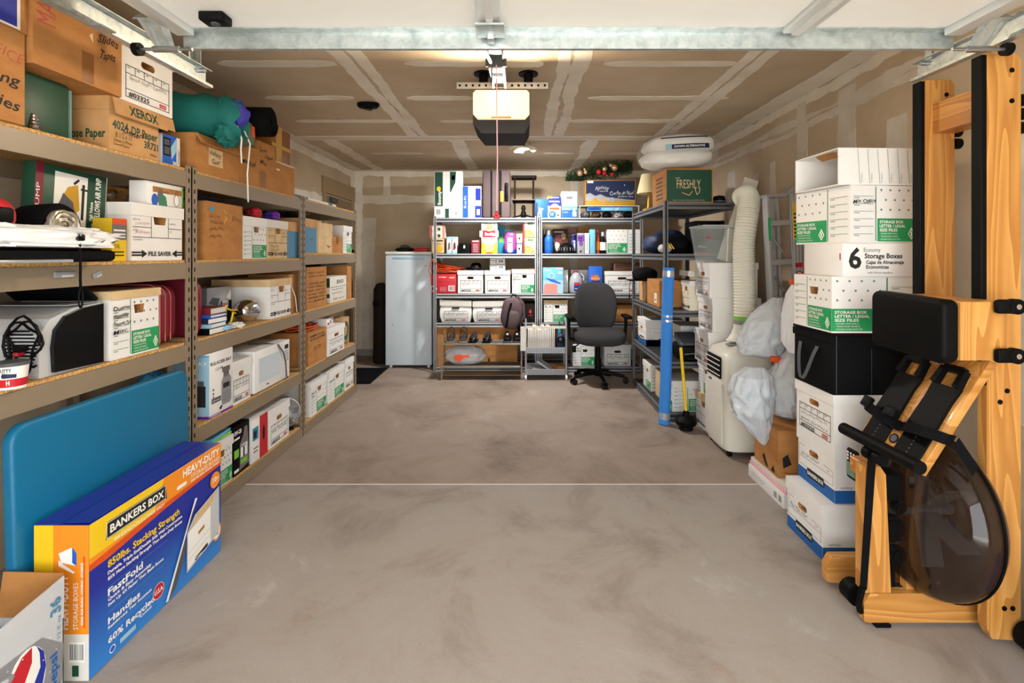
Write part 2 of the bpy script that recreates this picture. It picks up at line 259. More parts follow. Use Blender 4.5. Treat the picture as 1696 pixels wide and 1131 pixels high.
# ------------------------------------------------------------------ printed and handwritten matter
_TC = {}
def glyphs(s, off=0.0):
    k = (s, off)
    if k not in _TC:
        c = bpy.data.curves.new('t', 'FONT'); c.body = s; c.size = 1; c.offset = off; c.resolution_u = 2
        o = bpy.data.objects.new('t', c); me = o.to_mesh()
        vv = [(v.co.x / .73, v.co.y / .73) for v in me.vertices]; ff = [tuple(p.vertices) for p in me.polygons]
        o.to_mesh_clear(); bpy.data.objects.remove(o); bpy.data.curves.remove(c)
        x0 = min([p[0] for p in vv] or [0]); x1 = max([p[0] for p in vv] or [1])
        _TC[k] = ([(x - x0, y) for x, y in vv], ff, x1 - x0)
    return _TC[k]
def prints(parent, face, W, D, Hh, spec, name='printed_label', z0=0.0):
    """flat print on a face of a box that is W wide, D deep and Hh high with its base centre at the origin; u, v run 0..1"""
    if len(spec) <= 4:
        for op in spec[:-1]: prints(parent, face, W, D, Hh, [op, *[('n',)] * 4], name, z0 + 0)
        spec = [('n',)] * (len(spec) - 1) + [spec[-1]] + [('n',)] * 5
    fw, fh = {'front': (W, Hh), 'back': (W, Hh), 'left': (D, Hh), 'right': (D, Hh), 'top': (W, D)}[face]
    O, U, V, N = {'front': ((-W / 2, -D / 2, z0), (1, 0, 0), (0, 0, 1), (0, -1, 0)), 'back': ((W / 2, D / 2, z0), (-1, 0, 0), (0, 0, 1), (0, 1, 0)),
                  'left': ((-W / 2, D / 2, z0), (0, -1, 0), (0, 0, 1), (-1, 0, 0)), 'right': ((W / 2, -D / 2, z0), (0, 1, 0), (0, 0, 1), (1, 0, 0)),
                  'top': ((-W / 2, -D / 2, z0 + Hh), (1, 0, 0), (0, 1, 0), (0, 0, 1))}[face]
    O, U, V, N = map(Vector, (O, U, V, N)); mb = MB(); mats = []
    for li, op in enumerate(spec):
        k = op[0]; off = N * (.0006 + .00012 * li)
        def P(a, b): return O + U * a + V * b + off
        def mi(m):
            if m not in mats: mats.append(m)
            return mats.index(m)
        if k == 'n': continue
        if k == 'r':
            _, a, b, c, d, m = op
            mb.add([P(a * fw, b * fh), P(c * fw, b * fh), P(c * fw, d * fh), P(a * fw, d * fh)], [(0, 1, 2, 3)], mi(m))
        elif k == 'f':
            _, a, b, c, d, t, m = op; a *= fw; c *= fw; b *= fh; d *= fh
            for q in ((a, b, c, b + t), (a, d - t, c, d), (a, b + t, a + t, d - t), (c - t, b + t, c, d - t)):
                mb.add([P(q[0], q[1]), P(q[2], q[1]), P(q[2], q[3]), P(q[0], q[3])], [(0, 1, 2, 3)], mi(m))
        elif k == 'l':
            _, a, b, c, d, t, m = op; a *= fw; c *= fw; b *= fh; d *= fh
            e = Vector((d - b, a - c)); e = e.normalized() * t / 2
            mb.add([P(a - e.x, b - e.y), P(c - e.x, d - e.y), P(c + e.x, d + e.y), P(a + e.x, b + e.y)], [(0, 1, 2, 3)], mi(m))
        elif k in 'tThHvV':
            _, s, u, v, hh, m = op[:6]; wf = op[6] if len(op) > 6 else None
            hand = k in 'hH'
            gv, gf, gw = glyphs(s, {'t': .0, 'T': .028, 'h': -.012, 'H': .012, 'v': .0, 'V': .028}[k])
            if k in 'vV':
                sz = hh * fw; sx = (wf * fh / gw) if wf else sz
                pts = [P(u * fw - y * sz, v * fh + x * sx) for x, y in gv]
            else:
                sz = hh * fh; sx = (wf * fw / gw) if wf else sz; sh = .3 if hand else 0; ph = len(s) * 1.7 + li
                pts = [P(u * fw + x * sx + y * sz * sh, v * fh + (y + (.16 * math.sin(x * 1.9 + ph) + .02 * x if hand else 0)) * sz) for x, y in gv]
            mb.add(pts, gf, mi(m))
        elif k == 'e':
            _, u, v, ru, rv, m = op; n = 20
            mb.add([P(u * fw + ru * math.cos(2 * PI * i / n), v * fh + rv * math.sin(2 * PI * i / n)) for i in range(n)], [tuple(range(n))], mi(m))
        elif k == 'd':      # grid of dots: u0,v0,u1,v1,nu,nv,r,m
            _, a, b, c, d, nu, nv, r, m = op; n = 8
            for j in range(nv):
                for i in range(nu):
                    uu = (a + (c - a) * ((i + (.5 if j % 2 else 0)) / max(1, nu - .5))) * fw; vv = (b + (d - b) * j / max(1, nv - 1)) * fh
                    mb.add([P(uu + r * math.cos(2 * PI * q / n), vv + r * math.sin(2 * PI * q / n)) for q in range(n)], [tuple(range(n))], mi(m))
        elif k == 'p':
            _, pts, m = op
            pp = [Vector((u * fw, v * fh, 0)) for u, v in pts]
            mb.add([P(q.x, q.y) for q in pp], [tuple(t) for t in tessellate_polygon([pp])], mi(m))
        elif k == 'c':      # barcode
            _, a, b, c, d = op; rr = random.Random(li); x = a
            mb.add([P(a * fw, b * fh), P(c * fw, b * fh), P(c * fw, d * fh), P(a * fw, d * fh)], [(0, 1, 2, 3)], mi('paper'))
            off = N * (.0007 + .00012 * li); x = a + (c - a) * .06
            while x < c - (c - a) * .08:
                w_ = (c - a) * rr.choice((.015, .03, .045)); y0, y1 = b + (d - b) * .12, d - (d - b) * .1
                mb.add([P(x * fw, y0 * fh), P((x + w_) * fw, y0 * fh), P((x + w_) * fw, y1 * fh), P(x * fw, y1 * fh)], [(0, 1, 2, 3)], mi('ink')); x += w_ + (c - a) * rr.choice((.02, .035))
    return mb.build(name, mats, parent, None)
# ------------------------------------------------------------------ boxes
def body_with_hole(w, d, h, hole, taper=0.0, bulge=0.0):
    """closed carton with a real hand hole in the front; hole = (u, v, width, height, kind)"""
    mb = MB(); x, y = w / 2, d / 2
    if bulge:
        n = 6; front = None
    o = [Vector((-x, -y, 0)), Vector((x, -y, 0)), Vector((x, -y, h)), Vector((-x, -y, h))]
    if not hole:
        return mb.box(-x, x, -y, y, 0, h)
    u, v, hw, hh, kd = hole; cx = -x + u * w; cz = v * h; pts = []
    if kd == 'pill':
        r = hh / 2
        for i in range(16):
            a = 2 * PI * i / 16; pts.append((cx + (hw / 2 - r) * (1 if math.cos(a) > 0 else -1) + r * math.cos(a), cz + r * math.sin(a)))
    else:
        pts = [(cx - hw * .4, cz - hh / 2), (cx + hw * .4, cz - hh / 2), (cx + hw / 2, cz + hh / 2), (cx - hw / 2, cz + hh / 2)]
    inner = [Vector((p[0], -y, p[1])) for p in pts]; n = len(inner)
    tri = tessellate_polygon([o, inner])
    mb.add([p[:] for p in o + inner], [tuple(t) for t in tri], 0)
    back = [(p.x, -y + min(.3, d * .85), p.z) for p in inner]
    mb.add([p[:] for p in inner] + back, [(i, (i + 1) % n, n + (i + 1) % n, n + i) for i in range(n)] + [tuple(range(n, 2 * n))], 1)
    mb.add([(-x, -y, 0), (x, -y, 0), (x, y, 0), (-x, y, 0), (-x, -y, h), (x, -y, h), (x, y, h), (-x, y, h)], [(0, 3, 2, 1), (4, 5, 6, 7), (1, 2, 6, 5), (2, 3, 7, 6), (3, 0, 4, 7)], 0)
    return mb
def lid_mesh(w, d, z0, z1, over=.006):
    mb = MB(); x, y = w / 2 + over, d / 2 + over; t = .005
    mb.box(-x, x, -y, y, z1 - t, z1); mb.box(-x, -x + t, -y, y, z0, z1 - t); mb.box(x - t, x, -y, y, z0, z1 - t)
    mb.box(-x + t, x - t, -y, -y + t, z0, z1 - t); mb.box(-x + t, x - t, y - t, y, z0, z1 - t)
    return mb
def spec_staples(hand, red=True):
    s = [('f', .09, .07, .93, .58, .0035, 'ink'), ('l', .09, .45, .93, .45, .003, 'ink'), ('l', .09, .20, .93, .20, .003, 'ink')]
    for i in range(1, 5): s.append(('l', .09 + .168 * i, .45, .09 + .168 * i, .58, .003, 'ink'))
    for i in range(5): s.append(('r', .115 + .168 * i, .535, .17 + .168 * i, .55, 'inkgrey'))
    s += [('T', '#03325', .14, .095, .075, 'ink', .38)]
    if red: s += [('r', .72, .10, .86, .165, 'red'), ('t', 'STAPLES', .735, .118, .028, 'paper', .11)]
    for i, t in enumerate(hand): s.append(('h', t, .15, .36 - .12 * i, .075 if len(hand) < 2 else .06, 'ink', min(.7, .075 * len(t))))
    return s
def spec_green(hand=(), flip=False):
    a = .0 if not flip else .62; b = .38 if not flip else .0      # lines column and dotted column
    g0, g1 = (b + .02, 1.0) if not flip else (0, .60)
    s = [('r', (.37 if not flip else .61), .04, (.385 if not flip else .625), .98, 'greenink'), ('r', g0, .03, g1, .43, 'green')]
    s += [('d', g0 + .06, .58, g1 - .06, .92, 4, 3, .0055, 'greydot')]
    for i in range(6): s += [('l', a + .04, .16 + .13 * i, a + .34, .16 + .13 * i, .002, 'greenink'), ('r', a + .05, .125 + .13 * i, a + .13, .138 + .13 * i, 'greydot')]
    for i, t in enumerate(('STORAGE BOX', 'LETTER / LEGAL', 'SIZE FILES')): s.append(('T', t, g0 + .03, .345 - .07 * i, .05, 'paper', (.36, .39, .27)[i]))
    for i, t in enumerate(('- DOUBLE SIDE WALLS', '- TRIPLE END PANELS', '- DOUBLE PANEL BOTTOM')): s.append(('t', t, g0 + .03, .155 - .05 * i, .026, 'paper', (.27, .28, .31)[i]))
    c = g1 - .09
    s += [('p', [(c, .06), (c + .055, .16), (c, .28), (c - .055, .16)], 'paper'), ('p', [(c, .09), (c + .036, .16), (c, .24), (c - .036, .16)], 'green'), ('p', [(c - .012, .12), (c + .012, .12), (c + .012, .19), (c, .22), (c - .012, .19)], 'paper')]
    for i, t in enumerate(hand): s.append(('H', t, a + .03, .82 - .13 * i, .07, 'ink', min(.34, .05 * len(t) + .04)))
    return s
def spec_saver(hand=(), ink='inkred'):
    s = [('l', .02, .60, .36, .60, .003, 'ink'), ('l', .7, .60, .98, .60, .003, 'ink'), ('l', .02, .42, .98, .42, .003, 'ink'), ('l', .36, .42, .36, .8, .003, 'ink'), ('l', .7, .42, .7, .8, .003, 'ink')]
    s += [('t', 'BOX NO.', .03, .72, .03, 'ink'), ('t', 'DESTROY', .72, .68, .03, 'ink'), ('t', 'FROM', .03, .53, .03, 'ink'), ('t', 'TO', .72, .53, .03, 'ink'), ('t', 'CONTENTS', .03, .36, .03, 'ink')]
    s += [('r', .0, .135, .2, .165, 'ink'), ('r', 0, .085, .2, .115, 'ink'), ('p', [(.18, .05), (.28, .125), (.18, .20)], 'ink'), ('r', .85, .135, 1, .165, 'ink'), ('r', .85, .085, 1, .115, 'ink'), ('p', [(.87, .05), (.77, .125), (.87, .20)], 'ink'), ('T', 'FILE SAVER', .3, .085, .085, 'ink', .45)]
    for i, t in enumerate(hand): s.append(('h', t, .06, (.64, .49)[i] if ink == 'inkred' else .30 - .1 * i, .06, ink, .26 if ink == 'inkred' else .5))
    return s
def spec_bankers(hand=''):
    return [('r', 0, 0, 1, .24, 'bluelid'), ('l', .04, .30, .96, .30, .002, 'inkgrey'), ('l', .04, .46, .96, .46, .002, 'inkgrey'), ('l', .04, .30, .04, .70, .002, 'inkgrey'), ('l', .96, .30, .96, .56, .002, 'inkgrey'), ('l', .04, .70, .2, .70, .002, 'inkgrey'), ('l', .72, .58, .96, .56, .002, 'inkgrey'),
            ('p', [(.24, .2), (.28, .13), (.72, .13), (.76, .2), (.72, .30), (.28, .30)], 'ink'), ('T', 'BANKERS BOX', .28, .175, .075, 'paper', .44), ('h', hand, .1, .5, .075, 'ink', .5), ('t', 'TAB', .8, .5, .03, 'ink')]
HOLE = dict(staples=(.5, .69, .26, .024 * 1.25, 'pill'), green=(.56, .72, .22, .035, 'trap'), saver=(.53, .74, .26, .04, 'trap'), bankers=(.45, .64, .25, .03, 'pill'))
def file_box(style, label, loc, rot, w, d, h, hand=(), lid='white', body='white', lidh=.055, lidz=0, side=None, group=None, name='file_storage_box', cat='box', red=True, hole=True, inkc='inkred', flip=False):
    t = thing(name, label, cat, loc, rot, group)
    hb = h - (.006 if lid else 0); w_, d_ = w - .014, d - .014
    ho = HOLE[style] if hole else None
    if ho: ho = (ho[0], ho[1], ho[2] * w_, ho[3] * (h / .26), ho[4])
    body_with_hole(w_, d_, hb, ho).build('box_body', [body, 'kraft'], t, None)
    if lid: lid_mesh(w_, d_, h - lidh, h, .006).build('lid', lid, t, None)
    hh = h - (lidh if lid else 0)
    if style == 'staples': prints(t, 'front', w_, d_, hb, spec_staples(hand, red))
    if style == 'green': prints(t, 'front', w_, d_, hb if not lid else hh, spec_green(hand, flip))
    if style == 'saver': prints(t, 'front', w_, d_, hb, spec_saver(hand, inkc))
    if style == 'bankers':
        prints(t, 'front', w_, d_, hb, spec_bankers(hand))
        for f in ('left', 'right'): prints(t, f, w_, d_, hb, [('r', 0, 0, 1, .24, 'bluelid'), ('t', 'FASTFOLD', .07 if f == 'right' else .75, .27, .035, 'ink')])
    for f, sp in (side or {}).items(): prints(t, f, w_, d_, hb, sp)
    return t
def carton(label, loc, rot, w, d, h, mat='kraft', spec=None, flaps=None, tape=None, name='cardboard_box', group=None, cat='box', seam=True):
    """corrugated carton: walls, four top flaps with a seam, tape, writing"""
    t = thing(name, label, cat, loc, rot, group); x, y = w / 2, d / 2
    mb = MB(); mb.box(-x, x, -y, y, 0, h - .006); mb.build('box_body', mat, t, None)
    fl = MB(); fl.box(-x, x, -y, -.002, h - .0055, h); fl.build('top_flap', mat, t, None)
    fl = MB(); fl.box(-x, x, .002, y, h - .0055, h); fl.build('top_flap', mat, t, None)
    for f, a0, a1, ang in (flaps or ()):       # open flap on a side, leaning outwards by ang
        q = MB(); L = a1
        if f == 'front': q.M = Matrix.Translation((0, -y, h)) @ Matrix.Rotation(ang, 4, 'X'); q.box(-x, x, -.005, 0, -a0, L)
        if f == 'right': q.M = Matrix.Translation((x, 0, h)) @ Matrix.Rotation(ang, 4, 'Y'); q.box(0, .005, -y, y, -a0, L)
        if f == 'left': q.M = Matrix.Translation((-x, 0, h)) @ Matrix.Rotation(ang, 4, 'Y'); q.box(-.005, 0, -y, y, -a0, L)
        q.build('open_flap', mat, t, None)
    if tape:
        m = tape if isinstance(tape, str) else 'tape'
        q = MB(); q.box(-.03, .03, -y - .0012, -y, h * .55, h); q.box(-.03, .03, -y - .0012, y + .0012, h, h + .001); q.build('packing_tape', m, t, None)
    for f, sp in (spec or {}).items(): prints(t, f, w, d, h, sp)
    return t
def pack(name, label, cat, loc, rot, w, d, h, mat, spec=None, group=None, r=.0015, side=None, face='front', tilt=None):
    """printed retail packet or case with softened edges"""
    t = thing(name, label, cat, loc, rot, group, rot=tilt)
    mb = MB(); mb.rbox(-w / 2, w / 2, -d / 2, d / 2, 0, h, r, 2); mb.build('box_body', mat, t)
    if spec: prints(t, face, w, d, h, spec)
    for f, sp in (side or {}).items(): prints(t, f, w, d, h, sp)
    return t
def Lp(x0, x1, ytop, z, depth=.38, Xf=-1.675, gap=.003):     # goods on the left racks, front towards +x
    a, b = YX(x0, Xf), YX(x1, Xf)
    return dict(loc=(Xf - depth / 2, (a + b) / 2, z + .001), rot=PI / 2, w=b - a - 2 * gap, d=depth, h=WZ(ytop, a) - z - .001)
def Bp(x0, x1, ytop, z, Yf=5.85, depth=.3, gap=.002):        # goods on the back racks, front towards the door
    a, b = WX(x0, Yf), WX(x1, Yf)
    return dict(loc=((a + b) / 2, Yf + depth / 2, z + .001), rot=0, w=b - a - 2 * gap, d=depth, h=WZ(ytop, Yf) - z - .001)
def Rp(xfar, xnear, ytop, z, Xf, depth=.38, gap=.003):       # goods on the right, front towards -x
    a, b = YX(xnear, Xf), YX(xfar, Xf)
    return dict(loc=(Xf + depth / 2, (a + b) / 2, z + .001), rot=-PI / 2, w=b - a - 2 * gap, d=depth, h=WZ(ytop, a) - z - .001)
def fix(p, **k): p = dict(p); p.update(k); return p
# ------------------------------------------------------------------ the setting
XL, XR, YB, ZC, YF = -2.30, 2.05, 6.80, 2.55, -.50
q = MB(); q.box(XL - .1, XR + .1, YF - .1, 2.992, -.15, 0); floor = struct('floor', q, 'concrete', None, 'worn grey concrete garage floor slab')
q = MB(); q.box(XL, XR, 3.004, YB, -.15, 0); struct('floor_slab', q, 'concrete_brown', floor)
q = MB(); q.box(XL, XR, 2.992, 3.004, -.15, -.0012); struct('control_joint', q, 'paper', floor, 'pale saw-cut joint across the concrete')
q = MB(); q.box(-6, 7, -14, YF - .1, -.2, -.02); struct('floor_driveway', q, 'driveway', None, 'concrete driveway outside the garage door')
q = MB(); q.box(XL, XR, YF, YB, ZC, ZC + .1); ceil = struct('ceiling', q, 'drywall', None, 'unpainted drywall ceiling with taped joints')
q = MB(); q.box(XL - .1, XL, YF, YB, 0, ZC); wall_l = struct('wall_left', q, 'drywall', None, 'unpainted drywall side wall behind the tan racks')
q = MB(); q.box(XR, XR + .1, YF, YB, 0, ZC); wall_r = struct('wall_right', q, 'drywall', None, 'unpainted drywall side wall with taped seams')
q = MB(); q.box(XL - .1, XR + .1, YB, YB + .1, 0, ZC + .1); wall_b = struct('wall_back', q, 'drywall', None, 'unpainted drywall back wall')
q = MB(); q.box(XL - .1, -1.27, YF - .12, YF, 0, ZC + .1); q.box(1.62, XR + .1, YF - .12, YF, 0, ZC + .1); q.box(-1.27, 1.62, YF - .12, YF, 2.2, ZC + .1)
struct('wall_front', q, 'drywall', None, 'drywall front wall around the open garage doorway')
q = MB(); q.box(XL, XL + .012, 5.02, YB, .0, .09); q.box(XL + .012, XR, YB - .012, YB, 0, .09); struct('baseboard_back', q, 'greytext', None, 'low grey base strip along the back corner')
def mud(parent, plane, a0, a1, b0, b1, seed=0, rag=.03, mat='mud', off=0.0, taper=False):
    """a ragged smear of joint compound: 'c' ceiling (x,y), 'l'/'r' side wall (y,z), 'b' back wall (x,z)"""
    rr = random.Random(seed); long_a = (a1 - a0) > (b1 - b0); L0 = (a1 - a0) if long_a else (b1 - b0); n = max(8, int(L0 / .05)); lo = []; hi = []
    for i in range(n + 1):
        t = i / n; e = 1.0
        if taper: e = min(1, .35 + 7 * min(t, 1 - t))
        sp = t * L0; wob = lambda k: rag * (.9 * noise.noise(Vector((sp * 1.7, seed * 3.1 + k, 0))) + .5 * noise.noise(Vector((sp * 7, seed + k, 4))) + .12 * rr.uniform(-1, 1))
        if long_a:
            x = a0 + (a1 - a0) * t; m = (b0 + b1) / 2; hw = (b1 - b0) / 2 * e
            lo.append((x, m - hw + wob(0))); hi.append((x, m + hw + wob(9)))
        else:
            y = b0 + (b1 - b0) * t; m = (a0 + a1) / 2; hw = (a1 - a0) / 2 * e
            lo.append((m - hw + wob(0), y)); hi.append((m + hw + wob(9), y))
    th = .0015 + off
    P = {'c': lambda a, b, t: (a, b, ZC - t), 'l': lambda a, b, t: (XL + t, a, b), 'r': lambda a, b, t: (XR - t, a, b), 'b': lambda a, b, t: (a, YB - t, b)}[plane]
    mb = MB(); pts = lo + hi[::-1]; N = len(pts)
    mb.add([P(*p, th) for p in pts] + [P(*p, -.001) for p in pts], [(i, i + 1, N - 2 - i, N - 1 - i) for i in range(n)] + [(i, (i + 1) % N, N + (i + 1) % N, N + i) for i in range(N)])
    o = mb.build('joint_compound', mat, parent, None); o['kind'] = 'structure'; return o
s_ = 0
for a0, a1, b0, b1, rg in ((-1.09, -1.0, 1.7, 4.8, .03), (-.98, -.9, 1.7, 4.8, .03), (.22, .30, 1.7, 4.8, .03), (.33, .42, 1.7, 4.8, .05), (1.30, 1.37, 1.7, 4.8, .02), (1.40, 1.47, 1.7, 4.8, .03), (XL, XR, 4.78, 4.86, .015), (XL, XR, 4.90, 4.95, .015),
                       (-.72, -.58, 4.9, YB, .05), (.66, .80, 4.9, YB, .06), (-2.0, -1.86, 4.9, YB, .05), (XR - .17, XR, 1.7, YB, .03), (XL, XL + .12, 3.8, YB, .03), (XL, XR, YB - .1, YB, .02)):
    s_ += 1; mud(ceil, 'c', a0, a1, b0, b1, s_, rg, 'mud', s_ * .00008)
for yy, xs in ((2.97, ((362, 556), (670, 812), (838, 900), (1000, 1226))), (3.62, ((440, 586), (674, 786), (974, 1206))), (4.25, ((490, 655), (728, 792), (940, 1136))), (5.62, ((615, 700), (900, 950), (1010, 1060)))):
    for a, b in xs:
        s_ += 1; mud(ceil, 'c', WX(a, yy), WX(b, yy), yy - .045, yy + .045, s_, .02, 'mudgrey' if yy > 5 else 'mud', s_ * .00008, True)
for a0, a1, b0, b1, pl, mt in ((XL, -1.0 - .08, 2.47, ZC, 'b', 'mud'), (-1.2, XR, 2.47, ZC, 'b', 'mud'), (XL, -1.0, 2.10, 2.22, 'b', 'mud'), (XL, XL + .12, 0, ZC, 'b', 'mud'), (-1.9, -1.8, 2.2, 2.5, 'b', 'mud'), (-.9, XR, 2.1, 2.2, 'b', 'mudgrey'), (XL + .12, XL + .3, 0, 1.9, 'b', 'mudgrey'), (-.35, -.25, .1, 2.1, 'b', 'mudgrey'), (.7, .8, .1, 2.5, 'b', 'mudgrey'),
                       (4.4, YB, 2.46, ZC, 'l', 'mud'), (4.0, YB, 1.95, 2.07, 'l', 'mud'), (YB - .14, YB, .1, 2.5, 'l', 'mud'),
                       (1.2, YB, 2.48, ZC, 'r', 'mud'), (1.8, YB, 2.355, 2.40, 'r', 'mudgrey'), (1.8, YB, 2.30, 2.345, 'r', 'mudgrey'), (3.52, 3.64, 1.4, 2.5, 'r', 'mudgrey'), (3.0, 3.16, 1.2, 2.45, 'r', 'mudgrey'), (3.94, 4.02, 1.65, 2.15, 'r', 'mudgrey'), (4.25, 4.32, 1.6, 2.1, 'r', 'mudgrey'), (2.62, 2.75, 1.75, 2.15, 'r', 'mudgrey'), (4.7, 4.85, 1.2, 2.2, 'r', 'mudgrey'), (1.95, 2.15, .7, 2.0, 'r', 'mudgrey')):
    s_ += 1; mud({'b': wall_b, 'l': wall_l, 'r': wall_r}[pl], pl, a0, a1, b0, b1, s_, .035, mt, s_ * .00006)
# door in the left wall beyond the racks
dr = thing('door_1', 'tan painted door with wide head casing in the left wall', None, (XL, 6.2, 0)); dr['kind'] = 'structure'
q = MB(); q.box(0, .03, -.52, .56, 2.12, 2.31); q.build('head_casing', 'trimbrown', dr, None)
for a in (-.50, .46):
    q = MB(); q.box(0, .025, a, a + .085, 0, 2.12); q.build('side_casing', 'trimbrown', dr, None)
q = MB(); q.box(-.02, .008, -.41, .455, .02, 2.1); q.build('door_slab', 'dooredge', dr, None)
q = MB(); q.box(.008, .04, -.3, -.1, 2.03, 2.085); q.build('door_closer', 'darkgrey', dr)
q = MB(); q.cyl((.008, .38, .95), (.05, .38, .95), .025); q.lathe([(.001, .05), (.026, .055), (.028, .075), (.001, .085)], 16, 'x', c=(0, .38, .95)); q.build('door_knob', 'steel', dr)
# ------------------------------------------------------------------ overhead door, tracks, opener
gd = thing('garage_door', 'white sectional garage door rolled up overhead', 'garage door', (.17, .62, 2.19))
for k in range(4):
    y0 = -1.05 + k * .54
    q = MB(); q.box(-1.37, 1.37, y0, y0 + .536, .0, .04); q.build('door_section', 'doorwhite', gd, None)
for x in (-1.37, 1.31): q = MB(); q.rbox(x, x + .06, -1.05, 1.1, -.028, -.0005, .004, 2); q.build('end_stile', 'doorstile', gd)
for x, w_ in ((-.31, .075), (.745, .09)):
    q = MB(); q.rbox(x, x + w_, -1.05, 1.1, -.02, -.0005, .004, 2); q.box(x + w_ * .35, x + w_ * .65, -1.05, 1.1, -.026, -.02); q.build('stile', 'doorstile', gd)
q = MB(); q.box(-1.365, 1.365, 1.125, 1.13, -.06, .0); q.box(-1.365, 1.365, 1.09, 1.125, -.004, -.0006); q.box(-1.365, 1.365, 1.118, 1.135, -.064, -.06); q.build('strut', 'galv', gd, None)
for sx, x in ((-1, -1.40), (1, 1.42)):
    q = MB(); q.M = Matrix.Translation((x, 1.02, -.002)) @ Matrix.Rotation(.75, 4, 'X')
    q.add([(-.05, 0, 0), (.045, 0, 0), (.03, 0, -.10), (-.035, 0, -.10), (-.05, .004, 0), (.045, .004, 0), (.03, .004, -.10), (-.035, .004, -.10)], [(0, 3, 2, 1), (4, 5, 6, 7), (0, 1, 5, 4), (1, 2, 6, 5), (2, 3, 7, 6), (3, 0, 4, 7)]); q.box(-.026, -.018, -.005, 0, -.09, -.012); q.box(.014, .022, -.005, 0, -.09, -.012); q.box(-.055, .05, -.012, .03, 0, .004); q.build('top_roller_bracket', 'galv', gd)
    q = MB(); q.cyl((x - .09, 1.09, -.078), (x + .09, 1.09, -.078), .006, n=10); q.cyl((x - .045, 1.09, -.078), (x + .045, 1.09, -.078), .011, n=12); q.build('roller_stem', 'steel', gd)
    q = MB(); xr = x + sx * .10; q.cyl((xr - .01, 1.09, -.078), (xr + .01, 1.09, -.078), .022, n=18); q.build('roller', 'rubber', gd)
q = MB(); q.rbox(-.285, -.261, 1.07, 1.12, -.05, -.027, .004, 2); q.box(-.32, -.225, 1.0, 1.1, -.034, -.0275); q.build('center_bracket', 'galv', gd)
sn = thing('door_sensor', 'small black tilt sensor under the white door', 'sensor', (WX(357, 1.62), 1.62, 2.189))
q = MB(); q.rbox(-.04, .04, -.03, .03, -.03, 0, .006, 2); q.build('sensor_case', 'black', sn); q = MB(); q.cyl((0, .0, -.034), (0, 0, -.03), .014, n=16); q.build('sensor_eye', 'darkgrey', sn)
for sx, x, ye, lab in ((-1, -1.36, 2.17, 'galvanised door track hung above the cardboard boxes'), (1, 1.66, 2.09, 'galvanised door track hung beside the wooden rower')):
    t = thing('door_track', lab, 'track', (x, 0, 2.17))
    q = MB(); o = sx * .028
    q.box(min(o, o + sx * .003), max(o, o + sx * .003), -.4, ye, -.035, .035); q.box(min(-sx * .004, o), max(-sx * .004, o), -.4, ye, -.038, -.035); q.box(min(.0, o), max(0, o), -.4, ye, .035, .038); q.box(min(-sx * .004, 0), max(-sx * .004, 0), -.4, ye, -.035, -.026)
    q.build('track_channel', 'galv', t, None)
    q = MB(); q.box(o - .017, o + .017, ye - .06, ye - .057, .03, .379); q.box(o - .017, o - .014, ye - .09, ye - .06, .03, .379); q.build('hanger_strap', 'galv', t, None)
    q = MB(); q.tube([(o, ye - .07, .13), (o - sx * .26, ye - .07, .37)], .012, 4); q.build('hanger_brace', 'galv', t, None)
    q = MB(); q.cyl((o - .03, ye - .05, .02), (o + .03, ye - .05, .02), .008, n=6); q.build('bolt', 'steel', t)
    if sx < 0:
        q = MB(); q.box(-.006, .03, 1.56, 1.62, -.044, -.0385); q.build('splice_clip', 'silver', t, None)
op = thing('door_opener', 'dark garage door opener with glowing warm lamp lens', 'door opener', (-.115, 2.95, 2.13))
w_ = .172
q = MB(); prof = [(-w_, .07), (-w_ + .03, .045), (w_ - .03, .045), (w_, .07), (w_, .23), (w_ - .02, .255), (-w_ + .02, .255), (-w_, .23)]
q.prism([(-w_ + .05, 0), (w_ - .03, 0), (w_, .06), (w_, .25), (-w_, .25), (-w_, .06)], 'y', .02, .36); q.build('opener_case', 'charcoal', op, 25)
q = MB(); q.prism([(-w_ + .03, .082), (w_ - .03, .082), (w_ - .004, .11), (w_ - .004, .235), (w_ - .02, .252), (-w_ + .02, .252), (-w_ + .004, .235), (-w_ + .004, .11)], 'y', -.006, .02); q.build('lamp_lens', 'glowlens', op, 25)
q = MB(); q.rbox(-.06, .06, -.009, 0, .083, .095, .002, 1); q.build('lens_catch', 'tan', op)
q = MB(); q.box(-.29, .29, .17, .175, .32, .36); q.box(-.29, .29, .175, .2, .355, .36); q.build('mounting_bar', 'silver', op, None)
hp = MB()
for i in range(14): hp.cyl((-.27 + i * .0415, .169, .34), (-.27 + i * .0415, .1698, .34), .008, n=10)
hp.build('bar_holes', 'black', op, None)
for x in (-.12, .165): q = MB(); q.cyl((x, .18, .36), (x, .18, .41), .028, .03, n=18); q.cyl((x, .18, .41), (x, .18, .4195), .062, n=20); q.build('rubber_mount', 'rubber', op)
q = MB(); q.box(-.05, -.04, -1.1, .0, .26, .29); q.box(.02, .03, -1.1, .0, .26, .29); q.box(-.05, .03, -1.1, .05, .29, .295); q.box(-.05, .03, -.2, -.19, .262, .29); q.build('rail', 'silver', op, None)
q = MB(); q.rbox(-.045, .025, -.52, -.42, .2, .26, .006, 2); q.cyl((-.06, -.47, .235), (.045, -.47, .235), .02, n=14); q.tube([(-.03, -.5, .22), (-.03, -.8, .14), (-.03, -1.15, .05)], .008, 6); q.build('trolley', 'darkgrey', op)
q = MB(); q.cyl((-.03, -.47, .2), (-.03, -.47, .12), .004, n=6); q.build('release_lever', 'black', op)
pc = thing('pull_cord', 'red and white release cord with red handle hanging from opener', 'cord', (-.117, 2.43, 1.575))
q = MB(); q.tube([(0, 0, .03), (.003, 0, .3), (-.002, .0, .76)], .0032, 6); q.build('cord', 'ltpink', pc)
